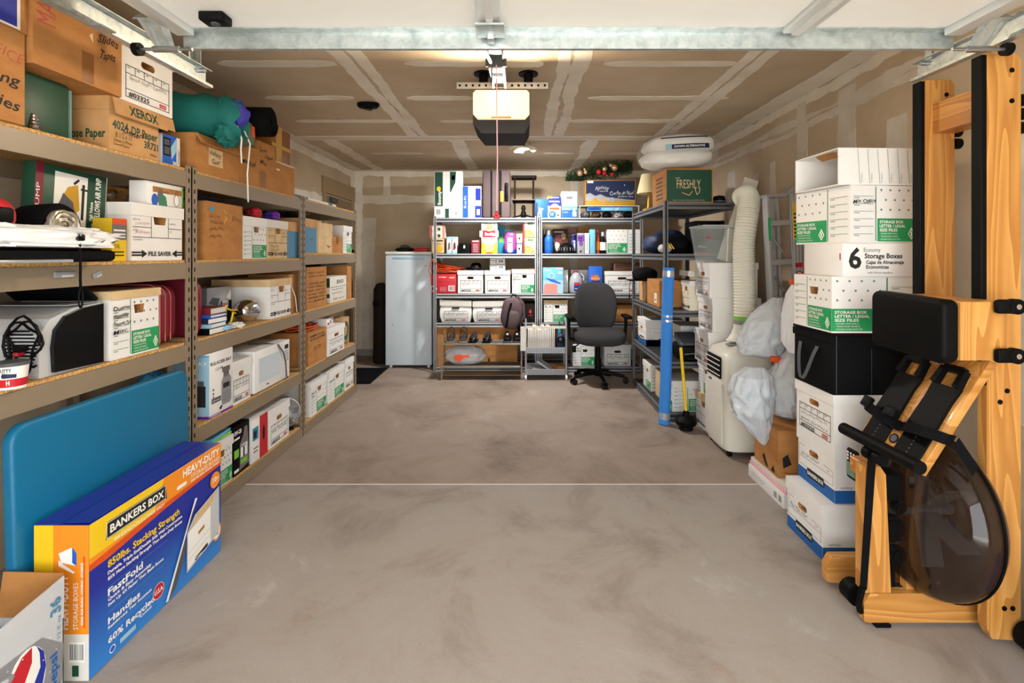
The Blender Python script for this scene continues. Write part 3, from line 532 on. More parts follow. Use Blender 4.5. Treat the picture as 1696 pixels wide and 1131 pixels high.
q = MB(); q.rbox(-.017, .017, -.01, .01, 0, .018, .005, 2); q.rbox(-.008, .008, -.008, .008, .016, .04, .004, 2); q.build('handle', 'red', pc)
fx = thing('garage_light', 'white folding panel light fixture on the ceiling', 'ceiling light', (.03, 5.08, 2.549))
q = MB(); q.lathe([(.05, 0), (.05, -.03), (.085, -.04), (.085, -.06), (.03, -.065)], 8); q.build('lamp_hub', 'cream', fx, 25)
q = MB(); q.cyl((0, 0, -.0655), (0, 0, -.0665), .062, n=8); q.build('light_face', 'ledface_added_glow', fx)
for a in (0, 1, 2, 3):
    an = a * PI / 2 + .4; q = MB(); q.M = Matrix.Rotation(an, 4, 'Z') @ Matrix.Translation((.085, 0, -.045)) @ Matrix.Rotation(.5, 4, 'Y')
    q.box(0, .055, -.05, .05, -.006, .006); 
    for k in range(5): q.box(.005, .05, -.045 + k * .02, -.04 + k * .02, .006, .014)
    q.build('light_panel', 'cream', fx, None)
al = thing('ceiling_sensor', 'black oval sensor mounted on the drywall ceiling', 'sensor', (-1.16, 3.75, 2.549))
q = MB(); q.lathe([(.085, 0), (.085, -.02), (.07, -.035), (.02, -.038)], 20, sy=.6); q.build('sensor_case', 'black', al); q = MB(); q.lathe([(.03, -.036), (.03, -.048), (.005, -.05)], 16); q.build('sensor_dome', 'blackgloss', al)
lamp_d = bpy.data.lights.new('opener_bulb', 'AREA'); lamp_d.shape = 'RECTANGLE'; lamp_d.size = .28; lamp_d.size_y = .14; lamp_d.energy = 30; lamp_d.color = (1, .82, .6)
lamp = bpy.data.objects.new('opener_bulb', lamp_d); COL.objects.link(lamp); lamp.location = (-.115, 2.938, 2.3); lamp.rotation_euler = (-PI / 2, 0, 0)
back_fill_d = bpy.data.lights.new('added_back_fill', 'AREA'); back_fill_d.shape = 'DISK'; back_fill_d.size = .2; back_fill_d.energy = 68; back_fill_d.color = (1, .975, .94)  # fill light added below the fixture to brighten the dim back of the room
back_fill = bpy.data.objects.new('added_back_fill', back_fill_d); COL.objects.link(back_fill); back_fill.location = (.03, 5.08, 2.47); back_fill.rotation_euler = (.25, 0, 0)
# ------------------------------------------------------------------ tan steel racks along the left wall
XF = -1.67
def left_rack(y0, y1, zs, label):
    t = thing('storage_rack', label, 'storage rack', (XF, (y0 + y1) / 2, 0), 0, 'tan steel racks along the left wall'); hl = (y1 - y0) / 2; D = -.60
    for ya, sg in ((-hl, 1), (hl, -1)):
        for xa, sx in ((0, -1), (D, 1)):
            q = MB(); y2 = ya + sg * .04; x2 = xa + sx * .032
            q.box(min(xa, xa + sx * .003), max(xa, xa + sx * .003), min(ya, y2), max(ya, y2), 0, 1.845); q.box(min(xa, x2), max(xa, x2), min(ya, ya + sg * .003), max(ya, ya + sg * .003), 0, 1.845)
            p = q.build('post', 'taupe', t, None)
            if xa == 0:
                s = MB()
                for k in range(36): s.box(.0001, .0008, ya + sg * .02 - .004, ya + sg * .02 + .004, .06 + k * .05, .06 + k * .05 + .022)
                s.build('post_slots', 'dbrown', p, None)
    for z in zs:
        bh = .08 if z > .1 else .075
        for xa in (-.022, D + .001):
            q = MB(); q.box(xa, xa + .021, -hl + .041, hl - .041, z - .012 - bh, z - .014); q.build('beam', 'taupe', t, None)
        for ya in (-hl + .041, hl - .061): q = MB(); q.box(D + .024, -.024, ya, ya + .02, z - .012 - bh, z - .014); q.build('side_beam', 'taupe', t, None)
        q = MB(); q.box(D + .003, -.006, -hl + .041, hl - .041, z - .0135, z); q.build('shelf_board', 'particle', t, None)
    return t
left_rack(1.24, 2.498, (1.83, 1.37, .96), 'tan steel rack standing over the blue table top')
left_rack(2.502, 3.778, (1.83, 1.37, .96, .51, .09), 'tan steel rack holding the white microwave')
left_rack(3.782, 5.01, (1.83, 1.41, .96, .51, .09), 'tan steel rack nearest the black door mat')
for xp, w_, an, lb in ((106, .085, .0, 'long grey magnetic tool holder stuck on tan rack beam'), (160, .04, .35, 'short grey magnetic badge stuck on tan rack beam')):
    y = YX(xp, XF); q = MB(); q.rbox(-w_ / 2, w_ / 2, -.008, 0, -.012, .012, .004, 2); q.box(-w_ * .2, w_ * .35, -.0085, -.008, -.008, -.002, 1)
    solo('magnet_strip', q, ['grey', 'lightgrey'], lb, 'magnet', (XF - .0005, y, WZ(455, y)), rot=(0, -an, PI / 2))
# --- top shelf
Z = 1.83
carton('orange-brown carton marked supplies at the end of the top shelf', (-1.66 - .2, 1.475, Z + .001), PI / 2, .345, .4, .305, 'kraft', {'front': [('h', 'OFFICE', .55, .66, .12, 'inkred', .42), ('H', 'Painting', .34, .38, .12, 'ink', .6), ('H', 'Supplies', .36, .14, .12, 'ink', .58)]})
carton('orange-brown carton with a blue printed panel atop the supplies carton', (-1.66 - .2, 1.48, Z + .308), PI / 2, .355, .4, .22, 'kraft', {'front': [('r', 0, .02, .93, .98, 'paper'), ('r', 0, .05, .90, .95, 'royal')]})
t = pack('file_case', 'dark green metal file case between two brown cartons', 'case', (-1.735 - .22, 1.785, Z + .001), PI / 2, .215, .44, .213, 'dgreen', None, None, .008)
q = MB(); q.rbox(.1085, .118, -.222, .222, .01, .2, .003, 2); q.build('case_edge', 'greydot', t)
q = MB(); 
for k in range(5): q.lathe([(.016 - .002 * k, .012 * k), (.02 - .0026 * k, .012 * k + .006), (.015 - .002 * k, .012 * k + .012)], 14)
solo('metal_ornament', q, 'chrome', 'small silver ridged metal cone before the dark green case', 'ornament', (-1.70, YX(56, -1.70), Z + .001))
carton('large orange-brown carton with Slides and Tapes written on it', (-1.645 - .19, 1.845, 2.0465), PI / 2, .37, .38, .30, 'kraft', {'front': [('H', 'Slides', .68, .62, .12, 'ink', .26), ('H', 'Tapes', .70, .42, .12, 'ink', .2), ('v', 'MAN', .22, .5, .2, 'inkred', .4), ('r', .50, .02, .64, .40, 'tape'), ('p', [(.585, .63), (.63, .55), (.625, .68)], 'kraftl')]})
t = carton('light brown office paper carton with an angled lid flap', (-1.675 - .22, 2.14, Z + .001), PI / 2, .275, .44, .213, 'kraft2', {'front': [('T', '4024', .06, .42, .17, 'dgreen', .3), ('T', 'DP Paper', .42, .40, .17, 'dgreen', .55), ('t', '8 1/2 x 11', .12, .26, .11, 'dgreen', .3), ('t', '216mm x 279mm', .08, .17, .06, 'ink', .35), ('T', '3R721', .68, .20, .15, 'dgreen', .3), ('t', 'General Purpose', .08, .1, .05, 'ink', .3), ('t', 'White', .8, .06, .06, 'ink', .15), ('H', 'General', .25, .36, .12, 'ink', .45)], 'left': [('T', 'Purpose Paper', .5, .22, .17, 'dgreen', .47)]})
q = MB(); q.box(-.143, .1385, -.223, .22, .160, .2145); q.build('lid', 'kraft2', t, None)
q = MB(); q.M = Matrix.Translation((0, -.227, .213)) @ Matrix.Rotation(-.22, 4, 'X'); q.box(-.130, .16, -.006, 0, -.072, .0); lidf = q.build('lid_flap', 'kraft2', t, None)
q = MB(); q.M = Matrix.Translation((0, -.227, .213)) @ Matrix.Rotation(-.22, 4, 'X'); q.box(.16, .215, -.004, .0, -.062, -.003); q.build('end_flap', 'kraft2', t, None)
gv, gf, gw = glyphs('XEROX', 0.028); q = MB(); q.M = Matrix.Translation((0, -.227, .213)) @ Matrix.Rotation(-.22, 4, 'X')
q.add([(-.06 + x * .165 / gw, -.0068, -.058 + y * .042) for x, y in gv], gf); q.build('printed_label', 'dgreen', lidf, None)
file_box('staples', 'white file box #03325 stacked on the light brown paper carton', (-1.655 - .19, 2.196, 2.0465), PI / 2, .32, .38, .275, ('Sirius stuff - Lantern',), lidh=.05)
pack('printer_carton', 'narrow blue and black printed ink carton beside the light brown paper carton', 'carton', **fix(Lp(268, 299, 220, Z, .3, -1.70)), mat='white', spec=[('r', 0, 0, .78, 1, 'blue'), ('r', .05, .3, .45, .9, 'black'), ('r', .1, .35, .4, .6, 'darkgrey'), ('r', .1, .65, .4, .85, 'darkgrey'), ('p', [(.5, .2), (.75, .5), (.75, .95), (.45, .6)], 'lblue'), ('v', 'OFFICEJET', .95, .1, .1, 'ink', .5), ('T', '38', .55, .04, .12, 'paper', .2)])
p = Lp(324, 397, 224, Z, .3); fg = carton('brown carton with a Fishing Gear paper note', p['loc'], p['rot'], p['w'], p['d'], .20, 'kraft', {'front': [('r', .26, .25, .58, .72, 'kraftl'), ('H', 'Fishing', .28, .52, .13, 'ink', .26), ('H', 'Gear', .32, .32, .13, 'ink', .2)]}, flaps=(('front', 0, .06, 2.6),))
p = Lp(397, 427, 236, Z, .32); carton('small brown carton with Medical handwritten on it', p['loc'], p['rot'], p['w'], p['d'], .235, 'kraft', {'front': [('H', 'Medical', .1, .5, .14, 'ink', .75)]})
p = Lp(427, 456, 230, Z, .34); carton('brown carton with Green Camping handwritten and a tape strip', p['loc'], p['rot'], p['w'], p['d'], .298, 'kraft', {'front': [('H', 'Green', .05, .78, .1, 'ink', .45), ('H', 'Coleman', .35, .66, .1, 'ink', .5), ('H', 'Misc', .1, .5, .1, 'ink', .4), ('r', .12, .02, .42, .35, 'tape')]})
p = Lp(456, 488, 265, Z, .4); carton('old brown carton with peeling paper edge at the row end', p['loc'], p['rot'], p['w'], p['d'], .21, 'kraft', {'front': [('r', 0, .96, 1, 1, 'cream'), ('r', .05, .7, .2, .76, 'cream')]})
pack('taped_parcel', 'brown parcel wrapped in glossy tape atop the old carton', 'parcel', (-1.70 - .2, p['loc'][1], Z + .213), PI / 2, p['w'], .4, .255, 'tape', [('r', .2, 0, .5, 1, 'oldtape'), ('r', 0, .4, 1, .5, 'oldtape')], None, .02)
carton('tall brown carton against the wall behind the teal sleeping bag', (-2.14, 2.74, Z + .001), PI / 2, .4, .22, .535, 'kraft2')
# rolled goods lying on the cartons, their ends poking out over the aisle
t = thing('sleeping_bag', 'teal sleeping bag in an open drawstring sack', 'sleeping bag', (-1.99, 2.62, 2.155), rot=(0, 0, .22))
q = MB(); n = 26; prof = []
for i in range(15):
    u = i / 14; prof.append((.116 * min(1, .55 + 3 * u) * (1 - .1 * math.sin(u * 9) ** 2 * u), u * .40))
q.lathe(prof, 28, 'x', cap=True)
q.v = [(x, y + .012 * noise.noise(Vector((x * 9, y * 9, z * 9))), z + .016 * noise.noise(Vector((x * 8 + 5, y * 8, z * 8)))) for x, y, z in q.v]; q.build('bag_roll', 'cloth_teal', t, 60)
q = MB(); pr = [(.116, .38), (.112, .43), (.1, .47), (.085, .455), (.075, .42)]; q.lathe(pr, 30, 'x', cap=False)
q.v = [(x + .03 * noise.noise(Vector((y * 22, z * 22, 1))), y + .014 * noise.noise(Vector((x * 20, y * 20, z * 14))), z - (x - .38) * .35 + .014 * noise.noise(Vector((x * 18 + 9, y * 18, z * 18)))) for x, y, z in q.v]; q.build('sack_mouth', 'cloth_teal', t, 60)
q = MB(); q.blob((.43, 0, .02), .06, .08, .07, 2.2, .3, 3, 4); q.build('inner_lining', 'violet', t, 60)
q = MB(); q.blob((.40, -.03, -.10), .05, .09, .07, 2.2, .35, 3, 9); q.build('loose_fold', 'cloth_teal', t, 60)
for k, (y, L) in enumerate(((-.05, .20), (.06, .40))):
    q = MB(); q.tube([(.455, y, -.06), (.475 + .01 * k, y, -.13), (.468, y + .01, -.06 - L * .6), (.475, y, -.06 - L)], .0045, 6); q.build('drawstring', 'ltpink' if False else 'offwhite', t)
t = thing('foam_mat', 'black foam sleeping mat rolled up on cartons', 'mat', (-2.0, 3.02, 2.13 + .092), rot=(0, 0, .06))
q = MB(); pts = []
for i in range(90):
    a = i / 89 * 2 * PI * 4; r = .018 + .0185 * a / (2 * PI); pts.append((r, a))
vs_ = []
for r, a in pts:
    for x in (0, .46):
        for dr in (-.006, .006): vs_.append((x, (r + dr) * math.cos(a), (r + dr) * math.sin(a)))
fs = []
for i in range(89):
    b = i * 4; c = b + 4; fs += [(b, c, c + 2, b + 2), (b + 1, b + 3, c + 3, c + 1), (b + 2, c + 2, c + 3, b + 3), (b, b + 1, c + 1, c)]
fs += [(0, 2, 3, 1), (356, 357, 359, 358)]
q.add(vs_, fs); q.build('mat_roll', 'matfoam', t, 50)
q = MB(); q.lathe([(.0885, .1), (.0935, .1), (.0935, .125), (.0885, .125)], 28, 'x'); q.build('mat_strap', 'black', t)
t = thing('camo_pouch', 'grey-green rolled pouch with a red tab on the cartons', 'pouch', (-1.88, 2.89, 2.035 + .074), rot=(0, 0, .05))
q = MB(); q.lathe([(.02, 0), (.06, .01), (.072, .05), (.072, .25), (.064, .285), (.03, .3), (.005, .302)], 22, 'x'); q.v = [(x, y, z + .008 * noise.noise(Vector((x * 20, y * 20, z * 20)))) for x, y, z in q.v]; q.build('pouch_body', 'camo', t, 60)
q = MB(); q.rbox(.297, .308, -.012, .012, -.02, .045, .004, 2); q.build('pull_tab', 'dorange', t)
q = MB(); q.rbox(-.46, .46, -.06, .06, 0, .028, .003, 1); t = thing('flat_carton', 'long flat white and teal carton on the far top shelf', 'carton', (-1.775, 4.12, Z + .001), PI / 2); q.build('box_body', 'white', t); prints(t, 'front', .92, .12, .028, [('r', .0, 0, .34, 1, 'teallabel'), ('r', .8, 0, .9, 1, 'teallabel')])
# --- second shelf of the near rack
Z = 1.37
t = thing('chair_bag', 'black slim carrying case overhanging the shelf with a cord', 'bag', (-1.79, 1.64, Z + .001))
q = MB(); q.rbox(.03, .21, -.36, .29, .001, .045, .018, 3); q.prism([(.20, -.36), (.235, -.3), (.22, .2), (.20, .29)], 'z', .012, .04); q.build('case_body', 'blackfab', t)
q = MB(); q.rbox(.05, .19, -.36, .24, .045, .0505, .002, 1); q.build('case_flap', 'blackgloss', t)
q = MB(); q.rbox(.205, .24, -.36, .07, .0, .012, .005, 2); q.build('plastic_sleeve', 'clearplastic', t)
c0 = Vector((.24, .09, 0)); q = MB(); q.tube([c0 + Vector(p) for p in ((-.06, 0, .085), (-.02, 0, .1), (.0, .0, .07), (.003, 0, 0), (0, .003, -.06), (.004, 0, -.09))], .0045, 6)
q.tube([c0 + Vector((.004, .008 * math.sin(a), -.125 + .035 * math.cos(a))) for a in [i * 2 * PI / 14 for i in range(15)]], .0028, 6); q.build('drawcord', 'black', t)
q = MB(); q.rbox(.22, .25, .075, .105, .075, .1, .006, 2); q.build('cord_lock', 'blackgloss', t)
q = MB(); q.blob((0, 0, .032), .055, .30, .04, 3.2, .28, 4.2, 3, 80, 24, flat=.031); solo('plastic_bag', q, 'bagwhite', 'flat white plastic bag draped over the black case', 'bag', (-1.60, 1.60, Z + .0525), smooth=60)
q = MB(); q.blob((0, 0, .012), .035, .1, .011, 2.2, .3, 3, 8, flat=.011); solo('red_pouch', q, 'red', 'flat red pouch poking out of the white plastic bag', 'pouch', (-1.625, 1.84, Z + .0535), smooth=60)
t = thing('sleeping_bag', 'silver rolled sleeping bag in a black stuff sack', 'sleeping bag', (-1.755, 1.752, 1.502), rot=(0, .0, -.05)); t.scale = (.45, 1, 1)
q = MB(); q.lathe([(.04, -.02), (.07, .0), (.078, .1), (.078, .25), (.072, .285), (.055, .27)], 26, 'x'); q.v = [(x, y, z + .01 * noise.noise(Vector((x * 16, y * 16, z * 16)))) for x, y, z in q.v]; q.build('stuff_sack', 'blackfab', t, 60)
q = MB()
for i in range(4): q.lathe([(.056 - .014 * i, .275), (.056 - .014 * i, .318 - .004 * i), (.050 - .014 * i, .322 - .004 * i), (.045 - .014 * i, .315), (.045 - .014 * i, .28)], 26, 'x', cap=(i == 3))
q.v = [(x + .012 * noise.noise(Vector((y * 60, z * 60, 3))), y + .006 * noise.noise(Vector((x * 50, y * 40, z * 40))), z + .006 * noise.noise(Vector((y * 40, z * 40, 8)))) for x, y, z in q.v]; q.build('bag_roll', 'crinkle', t, 60)
q = MB(); q.blob((.30, -.09, -.035), .03, .06, .022, 2.2, .3, 3, 2); q.build('loose_fold', 'crinkle', t, 60)
t = thing('helmet', 'round red helmet with black straps beside the silver sleeping bag', 'helmet', (-1.64, 1.515, 1.50)); q = MB(); q.blob((0, 0, .02), .06, .062, .06, 2.1, .02, 2, 1); q.build('shell', 'red', t); q = MB(); q.rbox(.03, .066, -.045, .02, -.005, .045, .01, 2); q.build('strap_pad', 'black', t)
t = pack('air_pump_box', 'dark green printed box for a bellows air pump', 'box', (-1.80, 1.943, 1.474), 0, .31, .05, .262, 'dgreen', [('r', .24, .1, .70, .92, 'paper'), ('r', .0, 0, .1, 1, 'maroon'), ('v', 'PUMP', .06, .3, .05, 'paper', .4), ('p', [(.3, .45), (.42, .72), (.56, .78), (.6, .4), (.5, .3)], 'gold'), ('p', [(.28, .35), (.36, .62), (.5, .5), (.54, .3)], 'darkgrey'), ('l', .64, .25, .64, .8, .012, 'ink'), ('l', .5, .78, .57, .86, .01, 'ink'), ('l', .6, .72, .7, .72, .008, 'ink'), ('V', 'BELLOWS AIR PUMP', .90, .26, .085, 'paper', .7), ('V', 'High Volume', .79, .26, .05, 'paper', .3), ('r', .78, .04, .95, .22, 'cream'), ('e', .86, .13, .012, .014, 'dgreen')], None, .004, {'right': [('r', .0, 0, 1, 1, 'paper')]}, tilt=(0, -.05, PI / 2))
t.rotation_euler = (0, .06, PI / 2)
q = MB(); q.rbox(-.16, .16, -.13, .13, 0, .1, .02, 3); solo('leather_case', q, 'brown', 'low brown leather case under the air pump box', 'case', (-1.935, 1.965, Z + .001))
pack('supply_box', 'slim yellow and grey printed box beside the white file box', 'box', (-1.715, 2.055, Z + .001), PI / 2, .075, .08, .178, 'yellow', [('r', 0, .5, 1, .86, 'inkgrey'), ('r', 0, .86, 1, 1, 'dorange'), ('r', .1, .55, .9, .58, 'paper'), ('r', .1, .62, .9, .65, 'paper'), ('r', .1, .7, .9, .74, 'paper'), ('t', 'OIL', .15, .3, .1, 'ink', .4), ('r', .1, .12, .8, .15, 'ink'), ('r', .1, .2, .8, .23, 'ink')])
p = Lp(217, 306, 334, Z, .40); file_box('saver', 'worn white file box with arrow print under the coat rack', **fix(p), hand=('Local Paper', 'Repairs')); zt = Z + p['h'] + .002
t = thing('coat_rack', 'wooden coat hook rail with silver knobs on a file box', 'coat rack', (-1.90, 2.32, zt + .003), PI / 2); q = MB(); q.rbox(-.15, .14, -.012, .012, .0, .085, .004, 2); q.build('rail', 'hookwood', t)
for x in (-.09, .02, .10):
    q = MB(); q.lathe([(.012, -.012), (.007, -.03), (.022, -.045), (.02, -.06), (.004, -.066)], 16, 'y', c=(x, 0, .04)); q.build('knob', 'chrome', t)
t = pack('hook_rack_box', 'white picture box for a hook rack atop the worn file box', 'box', (-1.73, 2.345, zt + .003), PI / 2, .24, .08, .105, 'white', [('r', .15, .55, .95, .8, 'hookwood'), ('e', .35, .35, .02, .035, 'inkgrey'), ('e', .2, .2, .02, .03, 'blue'), ('p', [(.3, 0), (.34, .4), (.42, .5), (.5, .4), (.54, 0)], 'greenink'), ('e', .8, .3, .02, .03, 'inkgrey'), ('e', .8, .3, .016, .026, 'paper'), ('p', [(.95, 0), (1, 0), (1, 1), (.97, 1)], 'lime')])
# --- third shelf of the near rack
Z = .96
t = thing('photo_printer', 'grey desktop printer with black side panel, raised lid and cord', 'printer', (-1.68 - .22, 1.862, Z + .001), 0)
q = MB(); out = [(-.13, .0), (.125, 0), (.125, .245), (.0, .235), (-.09, .205), (-.13, .15)]; q.prism(out, 'x', -.13, .205); q.build('printer_body', 'lightgrey', t, 25)
q = MB(); out = [(-.085, .012), (.123, .005), (.123, .24), (.03, .232), (-.04, .21), (-.08, .165), (-.09, .1)]; q.prism(out, 'x', .205, .219); q.build('side_panel', 'blackgloss', t, 25)
q = MB(); q.M = Matrix.Translation((0, .115, .25)) @ Matrix.Rotation(-.75, 4, 'X'); q.rbox(-.13, .2, -.19, 0, -.001, .016, .006, 2); q.build('raised_lid', 'black', t)
q = MB(); q.box(-.12, .2, -.02, .1, .2445, .249); q.build('paper_slot', 'grey', t, None)
for sx in (.005, .14):
    for k in range(11):
        z = .04 + k * .0125; hw = .06 * math.sqrt(max(.05, 1 - ((k - 5) / 6) ** 2)); q = MB(); q.box(sx - hw, sx + hw, -.1325, -.1301, z, z + .006); q.build('vent_slat', 'black', t, None)
q = MB(); rr = random.Random(5)
q.tube([(.17 + .055 * math.cos(a) * (1 + .2 * math.sin(3 * a)), -.15 - .01 * math.sin(a * 1.3), .12 + .085 * math.sin(a) + .02 * math.sin(2.3 * a)) for a in [i * .33 for i in range(56)]], .0045, 6); q.rbox(.15, .18, -.17, -.14, .1, .12, .004, 2); q.build('power_cord', 'black', t)
q = MB(); q.rbox(.15, .166, -.168, -.138, .085, .1, .003, 1); q.build('cord_tie', 'red', t)
t = thing('putty_tub', 'white plumbers putty tub with dark lid and red band', 'tub', (WX(19, 1.62), 1.62, Z + .001)); q = MB(); q.lathe([(.036, 0), (.043, .078)], 28); q.build('tub_body', 'white', t)
q = MB(); q.lathe([(.0448, .075), (.0455, .086), (.040, .088)], 28); q.build('tub_lid', 'darkgrey', t)
q = MB(); q.lathe([(.0368, .008), (.0398, .034)], 28, cap=False); q.build('tub_band', 'red', t)
gv, gf, gw = glyphs('INSTA PUTTY', .028); q = MB(); q.add([((.0432) * math.cos(-PI / 2 - .7 + x * 1.5 / gw), (.0432) * math.sin(-PI / 2 - .7 + x * 1.5 / gw), .058 + y * .011) for x, y in gv], gf)
gv, gf, gw = glyphs('H', .03); q.add([(.0412 * math.cos(-PI / 2 + .5 + x * .22), .0412 * math.sin(-PI / 2 + .5 + x * .22), .016 + y * .014) for x, y in gv], gf, 1)
for k in range(7): a = -1.25 + .11 * k; q.add([(.0425 * math.cos(a + dx), .0425 * math.sin(a + dx), .04 + dz) for dx, dz in ((-.08, .0), (.08, -.002), (.1, .010), (0, .016 - .001 * k), (-.1, .008))], [(0, 1, 2, 3, 4)], 2)
q.build('printed_label', ['ink', 'paper', 'navy'], t, None)
p = Lp(183, 268, 479, Z, .38); file_box('green', 'white green-panel storage box marked Duane Reviews with loose brown lid', **fix(p, h=.285), hand=('Duane,', '#####', 'Reviews,Tax', 'Misc.'), lid='kraftl', lidh=.035)
def suitcase(label, y0, n, x, top):
    t = thing('suitcase', label, 'suitcase', (x, y0, .961)); 
    for k in range(n):
        q = MB(); q.slab(rrect(-.24, .24 - .012 * k, 0, top - .004 * k, .065), 'y', k * .052, k * .052 + .05, .016, 3); q.build('shell_half', 'maroon', t)
        q = MB(); zz = top - .004 * k; xx = .24 - .012 * k; rr_ = .06
        pts = [(xx + .001, k * .052 + .003, .02)] + [(xx - rr_ + rr_ * math.cos(a) + .001, k * .052 + .003, zz - rr_ + rr_ * math.sin(a)) for a in [i * PI / 2 / 8 for i in range(9)]] + [(-.2, k * .052 + .003, zz + .001)]
        q.tube(pts, .002, 6); q.build('piping', 'salmon', t)
    return t
suitcase('set of dark red suitcases with pale piping beside the storage box', 2.315, 3, -1.94, .295)
suitcase('single dark red suitcase edge beside the stacked books', 2.60, 1, -1.95, .31)
t = file_box('green', 'white dotted storage box at the wall behind the grey printer', (-2.16, 1.62, Z + .001), PI / 2, .3, .22, .25, (), 'white', lidh=.06)
# --- below the near rack
t = thing('folding_table', 'blue folding table top leaning against the near rack', 'table', (-1.645, 1.80, 0.001), rot=(0, -.03, 0))
q = MB(); r = .06; y0, y1, z0, z1 = -.225, .615, .0, .842; pts = []
for cy, cz, a0 in ((y1 - r, z0 + r, -PI / 2), (y1 - r, z1 - r, 0), (y0 + r, z1 - r, PI / 2), (y0 + r, z0 + r, PI)):
    for i in range(7): a = a0 + i * PI / 12; pts.append((cy + r * math.cos(a), cz + r * math.sin(a)))
bm = bmesh.new(); f = bm.faces.new([bm.verts.new((0, *p)) for p in pts]); e = bmesh.ops.extrude_face_region(bm, geom=[f]); bmesh.ops.translate(bm, verts=[v for v in e['geom'] if isinstance(v, bmesh.types.BMVert)], vec=(.04, 0, 0)); bmesh.ops.recalc_face_normals(bm, faces=bm.faces); fr = [f for f in bm.faces if len(f.verts) > 4]
bmesh.ops.bevel(bm, geom=list({ed for f in fr for ed in f.edges}), offset=.012, segments=3, affect='EDGES', profile=.5); bm.verts.index_update()
q.add([v.co[:] for v in bm.verts], [tuple(v.index for v in f.verts) for f in bm.faces]); bm.free(); q.build('table_top', 'tableblue', t, 40)
q = MB(); q.tube([(-.016, -.1, .1), (-.016, -.1, .7), (-.016, .5, .7), (-.016, .5, .1)], .013, 8); q.build('folded_leg', 'darkgrey', t)
q = MB(); q.blob((0, 0, 0), .07, .10, .16, 2.2, .3, 3, 6, flat=.16); solo('plastic_bag', q, 'bagblue', 'crumpled blue plastic bag wedged behind the blue table', 'bag', (-1.80, 2.40, .66), smooth=60)
t = thing('flat_pack_carton', 'large blue and orange flat-pack storage box carton on the floor', 'carton', (-1.415 - .09, (1.614 + 2.324) / 2, .001), PI / 2)
W_, D_, H_ = .71, .18, .51; q = MB(); q.rbox(-W_ / 2, W_ / 2, -D_ / 2, D_ / 2, 0, H_, .002, 1); q.build('box_body', 'bluegrad', t)
q = MB(); q.M = Matrix.Translation((-W_ / 2, 0, H_)); q.M = q.M @ Matrix.Rotation(-.03, 4, 'X'); q.box(.01, W_ * .72, -D_ / 2 + .004, .0, .001, .005); q.build('top_flap', 'royal', t, None)
q = MB(); q.M = Matrix.Translation((-W_ / 2, 0, H_)); q.box(.0, W_, .005, D_ / 2, .0005, .004); q.build('top_flap', 'royal', t, None)
